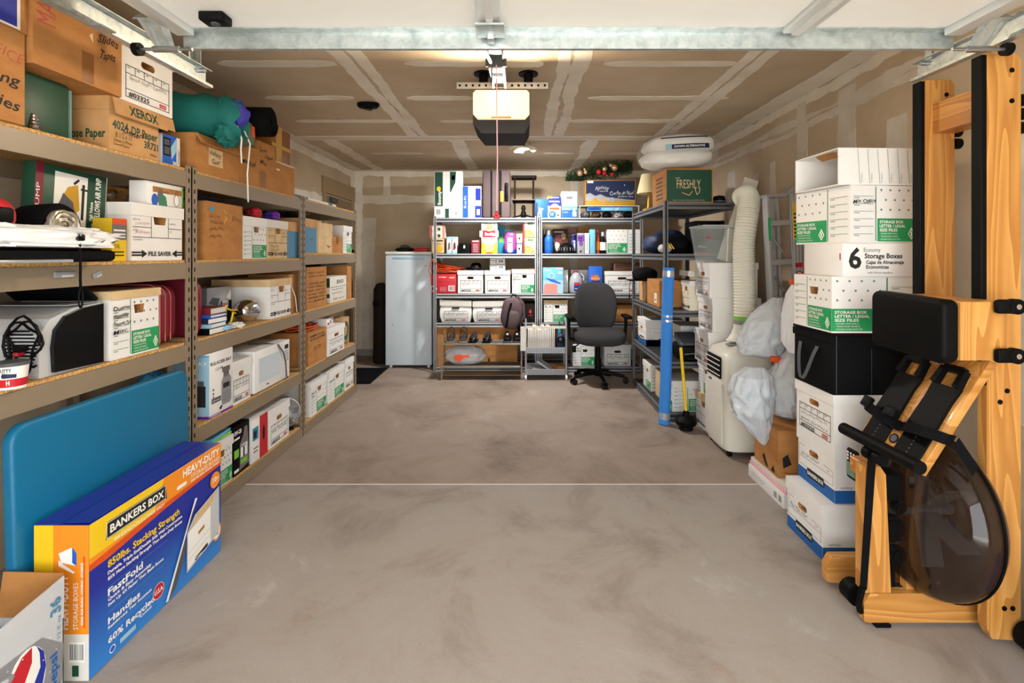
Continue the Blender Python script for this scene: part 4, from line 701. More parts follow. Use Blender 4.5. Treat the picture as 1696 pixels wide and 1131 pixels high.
prints(t, 'front', W_, D_, H_, [
    ('p', [(0, .70), (0, 1), (1, 1), (1, .80), (.5, .76)], 'orange'), ('p', [(0, .78), (0, 1), (.48, 1), (.4, .78)], 'yellow'), ('p', [(.1, .70), (0, .70), (0, .74), (.5, .80), (1, .83), (1, .80), (.5, .76)], 'dorange'),
    ('p', [(.09, .83), (.5, .83), (.49, .945), (.10, .945)], 'ink'), ('f', .095, .833, .49, .94, .002, 'paper'), ('T', 'BANKERS BOX', .115, .86, .055, 'paper', .36), ('t', 'ORGANIZATION MADE EASY', .14, .785, .026, 'paper', .34),
    ('T', 'HEAVY-DUTY', .63, .905, .065, 'paper', .35), ('t', 'STORAGE BOXES', .70, .855, .036, 'paper', .28), ('T', 'IDEAL FOR FILING - MOVING - STORING', .70, .825, .018, 'paper', .28), ('p', [(.575, .845), (.585, .835), (.655, .835), (.665, .85), (.655, .865), (.585, .865)], 'paper'),
    ('T', '850lbs. Stacking Strength', .1, .635, .05, 'yellow', .5), ('T', 'Durable, Triple End/Double Side Wall Construction', .1, .59, .024, 'paper', .52), ('T', '85% More Stacking Strength Than Basic-Duty Boxes', .1, .55, .024, 'paper', .52),
    ('T', 'FastFold', .1, .445, .05, 'paper', .22), ('T', 'Quick & Easy Assembly', .1, .41, .022, 'paper', .28), ('T', 'Sets Up 4X Faster Than Basic Boxes', .1, .375, .022, 'paper', .37), ('l', .1, .505, .5, .505, .001, 'sky'), ('l', .1, .335, .5, .335, .001, 'sky'),
    ('T', 'Handles', .1, .255, .045, 'paper', .2), ('T', 'Reinforced, Tear Resistant', .1, .222, .02, 'paper', .28), ('l', .1, .195, .45, .195, .001, 'sky'), ('T', '60% Recycled', .1, .125, .045, 'paper', .3), ('T', 'Content', .3, .095, .02, 'paper', .08), ('r', .17, .05, .27, .085, 'lblue'), ('e', .125, .068, .013, .013, 'paper'), ('e', .125, .068, .010, .010, 'blue'),
    ('e', .43, .17, .03, .03, 'paper'), ('e', .43, .17, .028, .028, 'red'), ('T', 'U.S.A.', .40, .155, .035, 'paper', .065), ('e', .93, .70, .036, .036, 'orange'), ('T', '10', .905, .685, .045, 'paper', .04), ('t', 'PK', .95, .69, .025, 'paper', .02), ('e', .945, .22, .034, .04, 'orange'), ('e', .945, .22, .026, .032, 'paper'), ('p', [(.93, .19), (.96, .19), (.965, .25), (.935, .25)], 'inkgrey'),
    ('p', [(.655, .10), (.89, .17), (.97, .21), (.97, .62), (.73, .53), (.66, .43)], 'lightgrey'), ('p', [(.665, .12), (.88, .185), (.88, .50), (.665, .42)], 'paper'), ('p', [(.68, .435), (.88, .505), (.96, .605), (.75, .53)], 'kraftl'), ('p', [(.76, .335), (.82, .355), (.82, .385), (.76, .365)], 'gold'), ('l', .67, .25, .88, .31, .001, 'inkgrey'), ('l', .67, .19, .88, .25, .001, 'inkgrey'), ('p', [(.73, .135), (.85, .17), (.85, .20), (.73, .165)], 'ink'), ('T', 'BANKERS BOX', .735, .15, .012, 'paper', .1),
    ('p', [(.48, .03), (.50, .02), (.70, .56), (.75, .66), (.73, .67)], 'paper'), ('p', [(.50, .02), (.56, .07), (.65, .30), (.64, .40)], 'darkgrey'), ('p', [(.655, .42), (.73, .60), (.735, .63), (.66, .46)], 'darkgrey')])
prints(t, 'left', W_, D_, H_, [('r', 0, 0, 1, 1, 'orange'), ('r', 0, .5, .35, 1, 'yellow'), ('r', 0, 0, 1, .30, 'offwhite'), ('V', 'HEAVY-DUTY', .62, .33, .16, 'paper', .35), ('v', 'STORAGE BOXES', .80, .33, .09, 'paper', .3), ('V', 'IDEAL FOR FILING - MOVING - STORING', .9, .36, .045, 'paper', .4), ('r', .9, .34, .93, .8, 'dorange'), ('p', [(.45, .82), (.7, .86), (.78, .82), (.78, .74), (.5, .76)], 'paper'), ('p', [(.45, .78), (.5, .76), (.75, .70), (.72, .69), (.45, .74)], 'paper'), ('p', [(.7, .86), (.78, .82), (.78, .74), (.7, .76)], 'blue'), ('c', .64, .12, .93, .25), ('r', .7, .03, .82, .1, 'dgreen'), ('r', .2, .6, .3, .66, 'ink')])
t = thing('soda_carton', 'opened silver soda can carton with a round red and blue emblem', 'carton', (-1.535, 1.29, .001), PI / 2)
W_, D_, H_ = .50, .21, .262
q = MB(); x, y = W_ / 2, D_ / 2
q.box(-x, x, -y, -y + .003, 0, H_); q.box(-x, x, y - .003, y, 0, H_ + .06); q.box(-x, -x + .003, -y, y, 0, H_); q.box(x - .003, x, -y, y, 0, H_); q.box(-x, x, -y, y, 0, .003); q.build('carton_wall', 'lightgrey', t, None)
q = MB(); q.add([(-x, -y - .001, H_), (x, -y - .001, H_), (x + .005, -y + .002, H_ + .128), (x - .22, -y - .0, H_ + .10), (-x, -y + .0, H_ + .03)] + [(-x, -y + .003, H_), (x, -y + .003, H_), (x + .005, -y + .006, H_ + .128), (x - .22, -y + .004, H_ + .10), (-x, -y + .004, H_ + .03)], [(0, 1, 2, 3, 4), (9, 8, 7, 6, 5)] + [(i, (i + 1) % 5, 5 + (i + 1) % 5, 5 + i) for i in range(5)]); q.build('torn_flap', 'lightgrey', t, None)
q = MB(); q.add([(x + .001, -y + .006, H_), (x + .001, y, H_), (x + .02, y, H_ + .13), (x + .02, -y + .02, H_ + .125), (x + .005, -y + .006, H_), (x + .005, y, H_), (x + .024, y, H_ + .13), (x + .024, -y + .02, H_ + .125)], [(3, 2, 1, 0), (4, 5, 6, 7), (0, 1, 5, 4), (1, 2, 6, 5), (2, 3, 7, 6), (3, 0, 4, 7)]); q.build('end_flap', 'kraft', t, None)
prints(t, 'front', W_, D_, H_, [('p', [(.2, 0), (.98, 0), (1, .7), (.86, .97), (.5, 1), (.22, .8)], 'silver'), ('e', .77, .62, .058, .092, 'paper'), ('p', [(.655, .55), (.67, .75), (.74, .92), (.80, .95), (.80, .78), (.74, .55), (.68, .42), (.66, .45)], 'red'), ('p', [(.825, .93), (.87, .8), (.885, .62), (.86, .42), (.78, .28), (.70, .33), (.80, .48), (.85, .65), (.845, .82)], 'royal'), ('V', 'pepsi', .955, .25, .05, 'bluelid', .42), ('e', .60, .80, .05, .02, 'grey'), ('e', .61, .80, .03, .012, 'lightgrey'), ('d', .25, .1, .95, .9, 9, 5, .002, 'paper')])
gv, gf, gw = glyphs('36', .028); q = MB(); q.add([(x - .012 - yy * .035, -y - .0022, H_ + .03 + xx * .05 / gw) for xx, yy in gv], gf); gv, gf, gw = glyphs('12 fl oz', .0); q.add([(x - .012 - yy * .012, -y - .0022, H_ - .05 + xx * .07 / gw) for xx, yy in gv], gf); q.build('printed_number', 'bluebin', t, None)
q = MB(); q.box(-x + .004, x - .004, -y + .004, y - .004, .12, .125); q.build('divider', 'kraft', t, None)
for i, (cx_, cy_) in enumerate(((.20, -.066), (.13, -.066), (.06, -.066), (.20, .002), (.13, .002), (.06, .002), (-.01, -.066), (-.01, .002), (.20, .069), (.13, .069))):
    q = MB(); q.lathe([(.026, .0), (.0325, .008), (.0325, .1), (.027, .12), (.027, .122), (.024, .119)], 20); 
    a = math.pi / 2; c_ = (math.cos(a) * cx_ - math.sin(a) * cy_, math.sin(a) * cx_ + math.cos(a) * cy_)
    solo('soda_can', q, 'silver' if i % 2 else 'navy', ('silver' if i % 2 else 'dark blue') + ' soda can standing inside the opened carton', 'can', (-1.535 + c_[0], 1.29 + c_[1], .126), group='soda cans in the opened carton')
# ------------------------------------------------------------------ goods on the second and third tan racks
Z = 1.37
p = Lp(341, 402, 334, Z, .36); carton('tall orange-brown carton with a handwritten wire and cord list', p['loc'], p['rot'], p['w'], p['d'], .315, 'kraft', {'front': [('h', 'Ext Cord', .08, .72, .065, 'ink', .26), ('h', 'Trouble Light', .08, .62, .065, 'ink', .36), ('h', 'Speaker Wire', .08, .51, .065, 'ink', .36), ('h', 'Lamp Wire', .08, .38, .065, 'ink', .32), ('h', 'Elect', .68, .70, .1, 'ink', .26), ('r', .08, .84, .2, .91, 'teallabel'), ('p', [(.42, .92), (.52, .84), (.48, .7), (.44, .62), (.56, .74)], 'gold')]}); y = p['loc'][1]
q = MB(); q.blob((0, 0, .018), .09, .14, .018, 2.4, .3, 3, 2, flat=.0175); solo('cloth_bundle', q, 'navy', 'dark navy cloth bundle flat on the tall wire carton', 'cloth', (-1.84, y + .02, Z + .3165), smooth=60)
p = Lp(402, 444, 357, Z, .38); file_box('green', 'white green-panel storage box beside the tall wire carton', **fix(p, h=.262)); zz = Z + .264
p2 = Lp(444, 478, 366, Z, .38); file_box('saver', 'brown file box with arrow print and Spelling Safety handwriting', **fix(p2, h=.262), hand=('Spelling Safety', '& Health'), body='kraftl', lid='offwhite', inkc='ink')
for i, (px, mt, lb, dx) in enumerate(((424, 'red', 'shiny red ball on the green-panel storage box', 0), (413, 'darkred', 'dark red ball behind the shiny red ball', -.05), (455, 'purple', 'shiny purple ball on the brown file box', 0), (446, 'violet', 'dark violet ball behind the shiny purple ball', -.05))):
    t = thing('toy_ball', lb, 'ball', (-1.74 + dx, YX(px, -1.74 + dx), zz + .037)); q = MB(); q.lathe([(.002, -.036)] + [(.036 * math.cos(a), .036 * math.sin(a)) for a in [(-80 + 16 * k) * PI / 180 for k in range(11)]] + [(.002, .036)], 24); q.build('ball_shell', mt, t, 60)
    q = MB(); q.lathe([(.0364, -.002), (.0368, 0), (.0364, .002)], 24, cap=False); q.build('seam', 'black', t)
t = thing('storage_bin', 'blue plastic tub with brown cardboard lid between two racks', 'bin', (-1.70 - .18, 3.655, Z + .001), PI / 2); q = MB(); q.prism([(-.1, -.18), (.1, -.18), (.1, .18), (-.1, .18)], 'z', 0, .2); q.build('tub', 'bluebin', t, None); q = MB(); q.box(-.104, .104, -.184, .184, .2, .268); q.build('lid', 'kraft2', t, None)
Z = 1.41
t = thing('storage_bin', 'blue-grey plastic tub with brown lid and faint writing', 'bin', (-1.69 - .18, 3.955, Z + .001), PI / 2); q = MB(); q.prism([(-.12, -.18), (.12, -.18), (.12, .18), (-.12, .18)], 'z', 0, .205); q.build('tub', 'bluebin', t, None); q = MB(); q.box(-.125, .125, -.184, .184, .205, .272); q.build('lid', 'kraft2', t, None); prints(t, 'front', .24, .36, .205, [('h', 'Fabric', .45, .5, .12, 'ink', .3)])
t = thing('roasting_pan', 'dark shiny metal pan with wide rim upon the tubs', 'pan', (-1.90, 3.95, Z + .2735)); q = MB(); q.lathe([(.08, 0), (.13, .006), (.155, .035), (.19, .045), (.192, .05), (.152, .042), (.12, .012), (.002, .01)], 40, sy=1); q.build('pan_body', 'blackgloss', t, 40); q = MB(); q.lathe([(.188, .0485), (.193, .0515), (.196, .0475)], 40, cap=False); q.build('rim', 'chrome', t, 40)
p = Lp(528, 550, 369, Z, .34); t = carton('light brown lidded paper carton beside the blue-grey tub', p['loc'], p['rot'], p['w'], p['d'], .252, 'kraftl', {'front': [('T', 'EXO', .5, .68, .1, 'ink', .35), ('T', 'Paper', .6, .2, .07, 'ink', .3)]}); q = MB(); q.box(-p['w'] / 2 - .002, p['w'] / 2 + .002, -p['d'] / 2 - .004, p['d'] / 2 + .004, .135, .2535); q.build('lid', 'kraftl', t, None)
p = Lp(550, 567, 388, Z, .3); carton('small brown taped carton before a white storage box', p['loc'], p['rot'], p['w'], p['d'], .15, 'kraft', None, tape='tape')
p = Lp(569, 584, 369, Z, .36); file_box('green', 'narrow-looking white storage box at the far end of the upper shelf', **fix(p, h=.262))
q = MB(); q.blob((0, 0, .02), .05, .02, .02, 2.2, .2, 3, 4, flat=.0195); solo('glove', q, 'blackfab', 'black glove at the end of the upper shelf', 'glove', (-1.72, 4.94, Z + .001), smooth=60)
Z = .96
t = thing('binder', 'black binder leaning behind the stacked books', 'binder', (-2.04, 2.78, Z + .008), rot=(.2, 0, 0)); q = MB(); q.rbox(-.13, .13, -.03, .03, 0, .3, .006, 2); q.build('cover', 'black', t); q = MB(); q.box(.131, .1318, -.01, .01, .2, .25); q.build('spine_label', 'lightgrey', t, None)
hb = Z + .001
for i, (th, w_, m1, m2, lb) in enumerate(((.034, .165, 'paper', 'black', 'thick white paged book with black cover at the bottom of the pile'), (.022, .15, 'paper', 'lblue', 'book with pale blue cover lying second in the pile'), (.03, .16, 'paper', 'navy', 'book with dark blue cover in the middle of the pile'), (.018, .15, 'paper', 'blue', 'thin blue edged book near the pile top'), (.036, .16, 'offwhite', 'maroon', 'book with dark red cover on top of the pile'))):
    t = thing('book', lb, 'book', (-1.79, 2.742, hb), rot=(0, 0, PI / 2 + .06 * math.sin(i * 2.2)), group='books piled on the shelf'); w2 = w_ / 2
    q = MB(); q.box(-w2 + .004, w2 - .004, -.105, .1, .003, th - .003); q.build('pages', m1, t, None); q = MB(); q.box(-w2, w2, -.108, .105, 0, .003); q.box(-w2, w2, -.108, .105, th - .003, th); q.box(-w2, -w2 + .003, -.108, .105, .003, th - .003); q.build('cover', m2, t, None); hb += th + .0012
p = Lp(362, 411, 470, Z, .16, -1.80); pack('oil_pack', 'silver and black motor oil pack behind the clamp lamp', 'pack', (-1.93, 3.06, Z + .001), PI / 2, .25, .12, .235, 'silver', [('r', .0, 0, .52, .45, 'black'), ('r', .55, 0, 1, .62, 'black'), ('T', 'QUICK', .05, .26, .1, 'yellow', .4), ('T', 'DRY', .12, .12, .08, 'yellow', .25), ('p', [(.05, .6), (.4, .52), (.5, .7), (.2, .75)], 'darkgrey'), ('r', .6, .45, .85, .62, 'paper'), ('T', 'Mobil', .62, .5, .08, 'red', .2), ('T', '1', .7, .08, .3, 'paper', .09), ('p', [(.75, .7), (.95, .95), (.95, .62)], 'paper')])
t = thing('clamp_lamp', 'chrome clamp work lamp with yellow cord on the shelf', 'work lamp', (-1.755, 3.13, Z + .078), rot=(.0, 0, .1)); q = MB(); q.lathe([(.025, -.06), (.045, -.04), (.065, 0), (.072, .05), (.074, .05), (.067, -.002), (.046, -.044), (.02, -.066)], 32, 'y'); q.build('reflector', 'chrome', t, 60)
q = MB(); q.cyl((0, -.12, 0), (0, -.05, 0), .018, .022); q.build('socket', 'black', t)
q = MB(); q.tube([(0, -.12, 0), (.02, -.2, .02), (.05, -.26, .02), (.03, -.24, -.03), (.0, -.22, -.055)], .0055, 8); q.tube([(.005, -.11, .02), (.04, -.2, .03), (.06, -.3, .04), (.07, -.37, .055), (.075, -.40, .075)], .0045, 8); q.build('cord', 'yellow', t)
p = Lp(448, 484, 474, Z, .40); file_box('saver', 'white file box with light brown lid behind the clamp lamp', **fix(p, h=.268), lid='kraftl', lidh=.05)
q = MB(); q.M = Matrix.Rotation(-.32, 4, 'X'); q.box(-.16, .16, -.02, .42, 0, .006); solo('cardboard_sheet', q, 'kraft', 'loose brown cardboard sheet leaning over the oil pack', 'cardboard', (-2.1, 2.85, Z + .262), smooth=None)
p = Lp(483, 497, 445, Z, .3, -1.70); carton('brown carton squeezed against the rack post', (-1.86, 3.682, Z + .001), PI / 2, .105, .30, .29, 'kraft', {'front': [('t', 'OF', .2, .6, .1, 'ink', .3)]})
for i, (y, mt, lb) in enumerate(((2.92, 'paper', 'crumpled clear and white wrapper before the oil pack'), (2.86, 'lblue', 'small crumpled pale blue wrapper beside the books'))):
    q = MB(); q.blob((0, 0, .016), .035, .055 - .015 * i, .016, 2.2, .5, 3, i, flat=.0155); solo('wrapper', q, mt, lb, 'wrapper', (-1.70, y + .02 - .06 * i, Z + .001), smooth=60)
q = MB(); q.tube([(-1.695, 3.615, 1.20), (-1.69, 3.64, 1.15), (-1.688, 3.69, 1.08), (-1.69, 3.72, .965)], .004, 6); solo('white_cable', q, 'offwhite', 'thin white cable hanging beside the brown lidded file box', 'cable')
p = Lp(508, 541, 445, Z, .4); carton('brown carton printed with rows of small text', p['loc'], p['rot'], p['w'], p['d'], .335, 'kraft', {'front': [('t', s, .05, .84 - .085 * i, .045, 'ink', .85) for i, s in enumerate(('PRINT CENTER', 'OFFICE SUPPLY', '', 'KEEP DRY AND', 'STACK UPRIGHT', 'THIS SIDE UP', 'DO NOT CRUSH', 'HANDLE WITH', 'CARE')) if s]})
p = Lp(546, 574, 457, Z, .3, -1.70); t = pack('paper_ream_box', 'white and green paper box with hinged lid and writing', 'box', p['loc'], p['rot'], p['w'], p['d'], .235, 'offwhite', [('r', 0, .58, 1, .6, 'inkgrey'), ('T', 'EXO', .4, .72, .14, 'ink', .4), ('t', 'Copy Bond Paper', .1, .48, .05, 'ink', .7), ('h', 'Sheet Music', .12, .32, .08, 'ink', .6), ('T', '8 1/2', .2, .1, .07, 'ink', .2), ('t', 'WHITE', .5, .1, .05, 'ink', .3)], side={'left': [('r', .6, .6, 1, .95, 'dgreen'), ('r', .7, .2, 1, .35, 'dgreen')]})
carton('large brown carton behind the white and green paper box', (-2.15, 4.62, Z + .001), PI / 2, .62, .2, .335, 'kraft')
carton('brown carton at the end of the middle shelf', (-1.88, 4.888, Z + .001), PI / 2, .12, .36, .32, 'kraft')
t = thing('serving_tray', 'thin black tray laid across brown cartons', 'tray', (-1.87, 4.5, Z + .338)); q = MB(); q.rbox(-.17, .17, -.32, .32, 0, .012, .004, 2); q.build('tray_base', 'black', t); q = MB(); q.tube([(.17, -.32, .014), (.17, .32, .014), (-.17, .32, .014), (-.17, -.32, .014), (.17, -.32, .014)], .006, 6); q.build('tray_rim', 'blackgloss', t)
Z = .51
p = Lp(346, 386, 573, Z, .19); pack('disposal_box', 'white and teal garbage disposal box with grey motor picture', 'box', p['loc'], p['rot'], p['w'], p['d'], .353, 'white', [('T', 'GLACIER BAY', .12, .80, .05, 'ink', .82), ('p', [(.05, .8), (.1, .8), (.1, .85), (.05, .85)], 'dgreen'), ('t', '1/2 HP', .25, .70, .045, 'ink', .3), ('r', .0, 0, 1, .035, 'purple'), ('T', 'Professional', .05, .01, .018, 'paper', .4), ('r', .52, .64, .86, .72, 'steel'), ('r', .58, .56, .82, .64, 'steel'), ('p', [(.5, .16), (.5, .5), (.56, .56), (.86, .56), (.92, .5), (.92, .16), (.86, .12), (.56, .12)], 'grey'), ('r', .56, .38, .84, .46, 'ink'), ('l', .52, .3, .9, .3, .002, 'darkgrey'), ('l', .52, .25, .9, .25, .002, 'darkgrey'), ('l', .52, .2, .9, .2, .002, 'darkgrey'), ('p', [(.45, .06), (.52, .1), (.52, .14), (.4, .1)], 'ink'), ('r', .08, .21, .46, .29, 'darkgrey'), ('t', 'Quick', .12, .235, .03, 'paper', .3), ('e', .15, .42, .006, .006, 'ink'), ('e', .15, .36, .006, .006, 'ink'), ('e', .15, .31, .006, .006, 'red')], None, .002, {'left': [('r', 0, .04, 1, .97, 'sky'), ('r', 0, .04, 1, .94, 'lblue'), ('r', 0, 0, 1, .04, 'purple'), ('T', 'BAY', .55, .82, .05, 'paper', .4), ('r', .5, .18, .9, .5, 'ink'), ('r', .52, .5, .85, .58, 'steel')]})
p = Lp(384, 418, 590, Z, .38); file_box('staples', 'white file box #03325 marked Legal beside the microwave', **fix(p, h=.258), hand=('Misc. Orig\'s',))
q = MB(); q.lathe([(.10, 0), (.098, .01), (.085, .05), (.05, .075), (.012, .08), (.012, .095), (.002, .096)], 28); solo('cake_dome', q, 'clearplastic', 'clear plastic food dome on the Legal file box', 'dome', (-1.82, 2.96, Z + .262), smooth=60)
t = thing('microwave', 'white microwave oven with cord hanging over its door', 'microwave', (-1.672 - .17, 3.33, Z + .001), PI / 2); W_, D_, H_ = .475, .34, .275
q = MB(); q.rbox(-W_ / 2, W_ / 2, -D_ / 2 + .02, D_ / 2, .008, H_, .006, 2); q.build('oven_case', 'white', t); q = MB(); q.rbox(-W_ / 2, W_ / 2 - .1, -D_ / 2, -D_ / 2 + .02, .008, H_, .004, 2); dd = q.build('oven_door', 'white', t)
q = MB(); q.rbox(-W_ / 2 + .05, W_ / 2 - .15, -D_ / 2 - .0015, -D_ / 2, .06, H_ - .055, .0005, 1); q.build('door_window', 'freezer', dd); q = MB(); q.box(-.09, -.06, -D_ / 2 - .0012, -D_ / 2, .03, .037); q.build('printed_mark', 'ink', dd, None)
q = MB(); q.rbox(W_ / 2 - .099, W_ / 2, -D_ / 2 + .002, -D_ / 2 + .02, .008, H_, .003, 2); pn = q.build('control_panel', 'white', t); q = MB(); q.box(W_ / 2 - .075, W_ / 2 - .02, -D_ / 2 + .0008, -D_ / 2 + .002, H_ - .06, H_ - .03); q.build('display', 'ink', pn, None)
q = MB()
for r_ in range(5):
    for c_ in range(3): q.box(W_ / 2 - .075 + c_ * .021, W_ / 2 - .062 + c_ * .021, -D_ / 2 + .0008, -D_ / 2 + .002, .13 + r_ * .016, .138 + r_ * .016)
q.build('keypad', 'inkgrey', pn, None)
q = MB(); q.tube([(.0, .0, H_ + .006), (.02, -.12, H_ + .006), (.06, -D_ / 2 - .004, H_ - .01), (.12, -D_ / 2 - .01, .2), (.155, -D_ / 2 - .01, .12), (.17, -D_ / 2 - .008, .02), (.21, -D_ / 2 + .0, .006)], .005, 6); q.build('power_cord', 'darkgrey', t)
for x in (-.2, .2): q = MB(); q.cyl((x, -.13, 0), (x, -.13, .008), .012); q.build('foot', 'black', t)
p = Lp(511, 541, 552, Z, .3, -1.675); carton('brown carton with Party handwritten under the red cord', p['loc'], p['rot'], p['w'], p['d'], .262, 'kraft', {'front': [('T', 'BUMPER STICKER', .08, .84, .06, 'ink', .8), ('T', 'IN STOCK ITEMS', .08, .74, .06, 'ink', .8), ('h', 'Party', .25, .42, .14, 'ink', .4)]}); yb = p['loc'][1]
q = MB(); rr = random.Random(3); pts = []
for i in range(150): a = i * .47; R_ = .09 + .05 * math.sin(i * .13); pts.append((R_ * math.cos(a) * 1.0 + .01 * rr.random(), 1.25 * R_ * math.sin(a), .006 + .026 * (i / 150) + .02 * rr.random()))
q.tube(pts, .0045, 6); solo('extension_cord', q, 'dorange', 'tangled orange-red extension cord on the Party carton', 'cord', (-1.84, yb, Z + .2655), smooth=60)
p = Lp(544, 572, 537, Z, .36, -1.655); file_box('staples', 'white file box #03325 jutting out beside the Party carton', **fix(p, h=.245), hand=('Cash Claims',), lidh=.045); yw = p['loc'][1]
pack('product_box', 'small white and red product box on the jutting file box', 'box', (-1.80, yw + .02, Z + .248), PI / 2 + .1, .21, .14, .068, 'white', [('r', .1, .1, .4, .4, 'red'), ('r', .5, .2, .62, .6, 'ink'), ('T', 'HANDY', .68, .5, .25, 'red', .25), ('t', 'LIGHT', .68, .15, .2, 'ink', .2)])
pack('ornament_box', 'tan decorated box with a dark green wreath picture', 'box', (-1.74, 4.745, Z + .001), PI / 2, .19, .11, .28, 'tan', [('e', .5, .55, .075, .09, 'dgreen'), ('e', .5, .55, .04, .05, 'tan'), ('e', .3, .75, .02, .02, 'gold'), ('e', .6, .3, .02, .03, 'dgreen'), ('e', .4, .42, .018, .018, 'gold'), ('T', 'WREATH', .2, .1, .06, 'brown', .6)])
Z = .09
p = Lp(345, 388, 716, Z, .38); file_box('green', 'white green-panel storage box on the lowest shelf behind the blue carton', **fix(p, h=.262)); y0 = p['loc'][1]
for i in range(2): q = MB(); q.rbox(-.11, .11, -.1, .1, 0, .014, .002, 1); solo('puzzle_pack', q, ['lime', 'sky'][i], ['flat green printed packet on the lowest storage box', 'flat blue printed packet on the green packet'][i], 'packet', (-1.80, y0 + .02, Z + .265 + .0155 * i), rotz=.1 * i)
p = Lp(388, 416, 702, Z, .2, -1.68); pack('motor_oil_box', 'black motor oil box with silver bottle and big 1', 'box', (p['loc'][0], p['loc'][1] - .012, p['loc'][2]), p['rot'], p['w'] - .012, .2, .29, 'black', [('T', '0W-20', .02, .82, .09, 'paper', .45), ('p', [(.35, .05), (.38, .6), (.6, .75), (.65, .9), (.85, .9), (.9, .7), (.97, .1)], 'steel'), ('r', .42, .3, .85, .56, 'paper'), ('T', '1', .58, .3, .2, 'ink', .1), ('T', 'Mobil', .45, .5, .05, 'ink', .3), ('r', .42, .16, .85, .26, 'lime'), ('r', 0, .35, .3, .52, 'lime'), ('r', .0, .72, .35, .76, 'paper'), ('r', 0, .06, .3, .12, 'paper')])
p = Lp(416, 444, 690, Z, .3, -1.675); pack('appliance_carton', 'red and white appliance carton with round handle cutout', 'carton', p['loc'], p['rot'], p['w'] - .006, .3, .27, 'white', [('r', .48, 0, 1, 1, 'red'), ('r', .05, .5, .4, .8, 'teallabel'), ('r', .1, .55, .3, .72, 'ink'), ('r', .1, .3, .4, .33, 'inkgrey'), ('r', .1, .22, .35, .25, 'inkgrey'), ('e', .74, .55, .016, .05, 'darkred'), ('e', .74, .55, .011, .042, 'black')])
p = Lp(446, 481, 655, Z, .38); file_box('staples', 'white file box #03325 beside the red appliance carton', **fix(p, h=.262), hand=('Ins. Funds',))
t = thing('desk_fan', 'black round desk fan with grey hub on the lowest shelf', 'fan', (-1.765, 3.672, Z + .13), rot=(0, 0, -.85)); q = MB()
q.lathe([(.105, -.03), (.112, -.025), (.112, .025), (.105, .03)], 32, 'x', cap=False)
for k in range(40): a = 2 * PI * k / 40; q.tube([(.055, .03 * math.cos(a), .03 * math.sin(a)), (.05, .075 * math.cos(a), .075 * math.sin(a)), (.026, .11 * math.cos(a), .11 * math.sin(a))], .0016, 4)
q.build('grille', 'lightgrey', t, 60); q = MB(); q.cyl((.04, 0, 0), (.06, 0, 0), .032, n=24); q.build('hub', 'lightgrey', t)
for k in range(5):
    a = k * 2 * PI / 5; q = MB(); q.M = Matrix.Rotation(a, 4, 'X') @ Matrix.Translation((.0, .06, 0)) @ Matrix.Rotation(.5, 4, 'Y'); q.rbox(-.003, .003, -.042, .042, -.03, .03, .003, 2); q.build('blade', 'darkgrey', t)
q = MB(); q.rbox(-.045, .05, -.06, .06, -.129, -.115, .006, 2); q.cyl((0, 0, -.116), (0, 0, -.09), .025); q.build('base', 'black', t)
for (a, b, yt, st, hd, lb) in ((515, 542, 626, 'green', ('Fax &', 'Tax'), 'white green-panel box marked Fax at the low shelf start'), (545, 571, 604, 'green', ('Tracks',), 'white green-panel box marked Tracks in the low shelf middle'), (572, 587, 591, 'staples', (), 'white file box at the low shelf end by the mat')):
    p = Lp(a, b, yt, Z, .38); file_box(st, lb, **fix(p, h=.27 if st == 'green' else .285), hand=hd)
# ------------------------------------------------------------------ grey racks at the back and on the right
def grey_rack(x0, x1, y0, y1, zs, label, rm='shelfgrey'):
    cx, cy = (x0 + x1) / 2, (y0 + y1) / 2; t = thing('wire_free_rack', label, 'storage rack', (cx, cy, 0)); t.name = 'steel_rack'; a, b = (x1 - x0) / 2, (y1 - y0) / 2
    for sx in (-1, 1):
        for sy in (-1, 1):
            q = MB(); X, Y = sx * a, sy * b
            q.box(min(X, X - sx * .034), max(X, X - sx * .034), min(Y, Y - sy * .003), max(Y, Y - sy * .003), 0, 1.85); q.box(min(X, X - sx * .003), max(X, X - sx * .003), min(Y - sy * .003, Y - sy * .034), max(Y - sy * .003, Y - sy * .034), 0, 1.85)
            q.box(min(X - sx * .012, X - sx * .022), max(X - sx * .012, X - sx * .022), min(Y, Y - sy * .006), max(Y, Y - sy * .006), 0, 1.85); q.build('post', rm, t, None)
    for z in zs:
        for ax in (0, 1):
            for s in (-1, 1):
                q = MB()
                for (h0, h1, d0, mi) in ((-.014, .002, 0, 0), (-.030, -.014, .008, 1), (-.050, -.030, 0, 0)):
                    if ax == 0: y_ = s * (b - .004); q.box(-a + .035, a - .035, min(y_ - s * d0, y_ - s * .02), max(y_ - s * d0, y_ - s * .02), z + h0, z + h1, mi)
                    else: x_ = s * (a - .004); q.box(min(x_ - s * d0, x_ - s * .02), max(x_ - s * d0, x_ - s * .02), -b + .035, b - .035, z + h0, z + h1, mi)
                q.build('beam', [rm, 'shelfdark'], t, None)
        q = MB(); q.box(-a + .025, a - .025, -b + .025, b - .025, z - .012, z - .0005); q.build('shelf_board', 'shelfdark', t, None)
    return t
YK = 5.83
grey_rack(-1.03, .208, YK, 6.29, (1.83, 1.405, .93, .585, .06), 'grey steel rack beside the white freezer')
grey_rack(.222, 1.45, YK, 6.29, (1.83, 1.405, .93, .585, .06), 'grey steel rack behind the office chair')
grey_rack(1.207, 1.815, 4.134, 5.32, (1.83, 1.40, .92, .49, .06), 'dark grey steel rack along the right wall', 'rackdark')
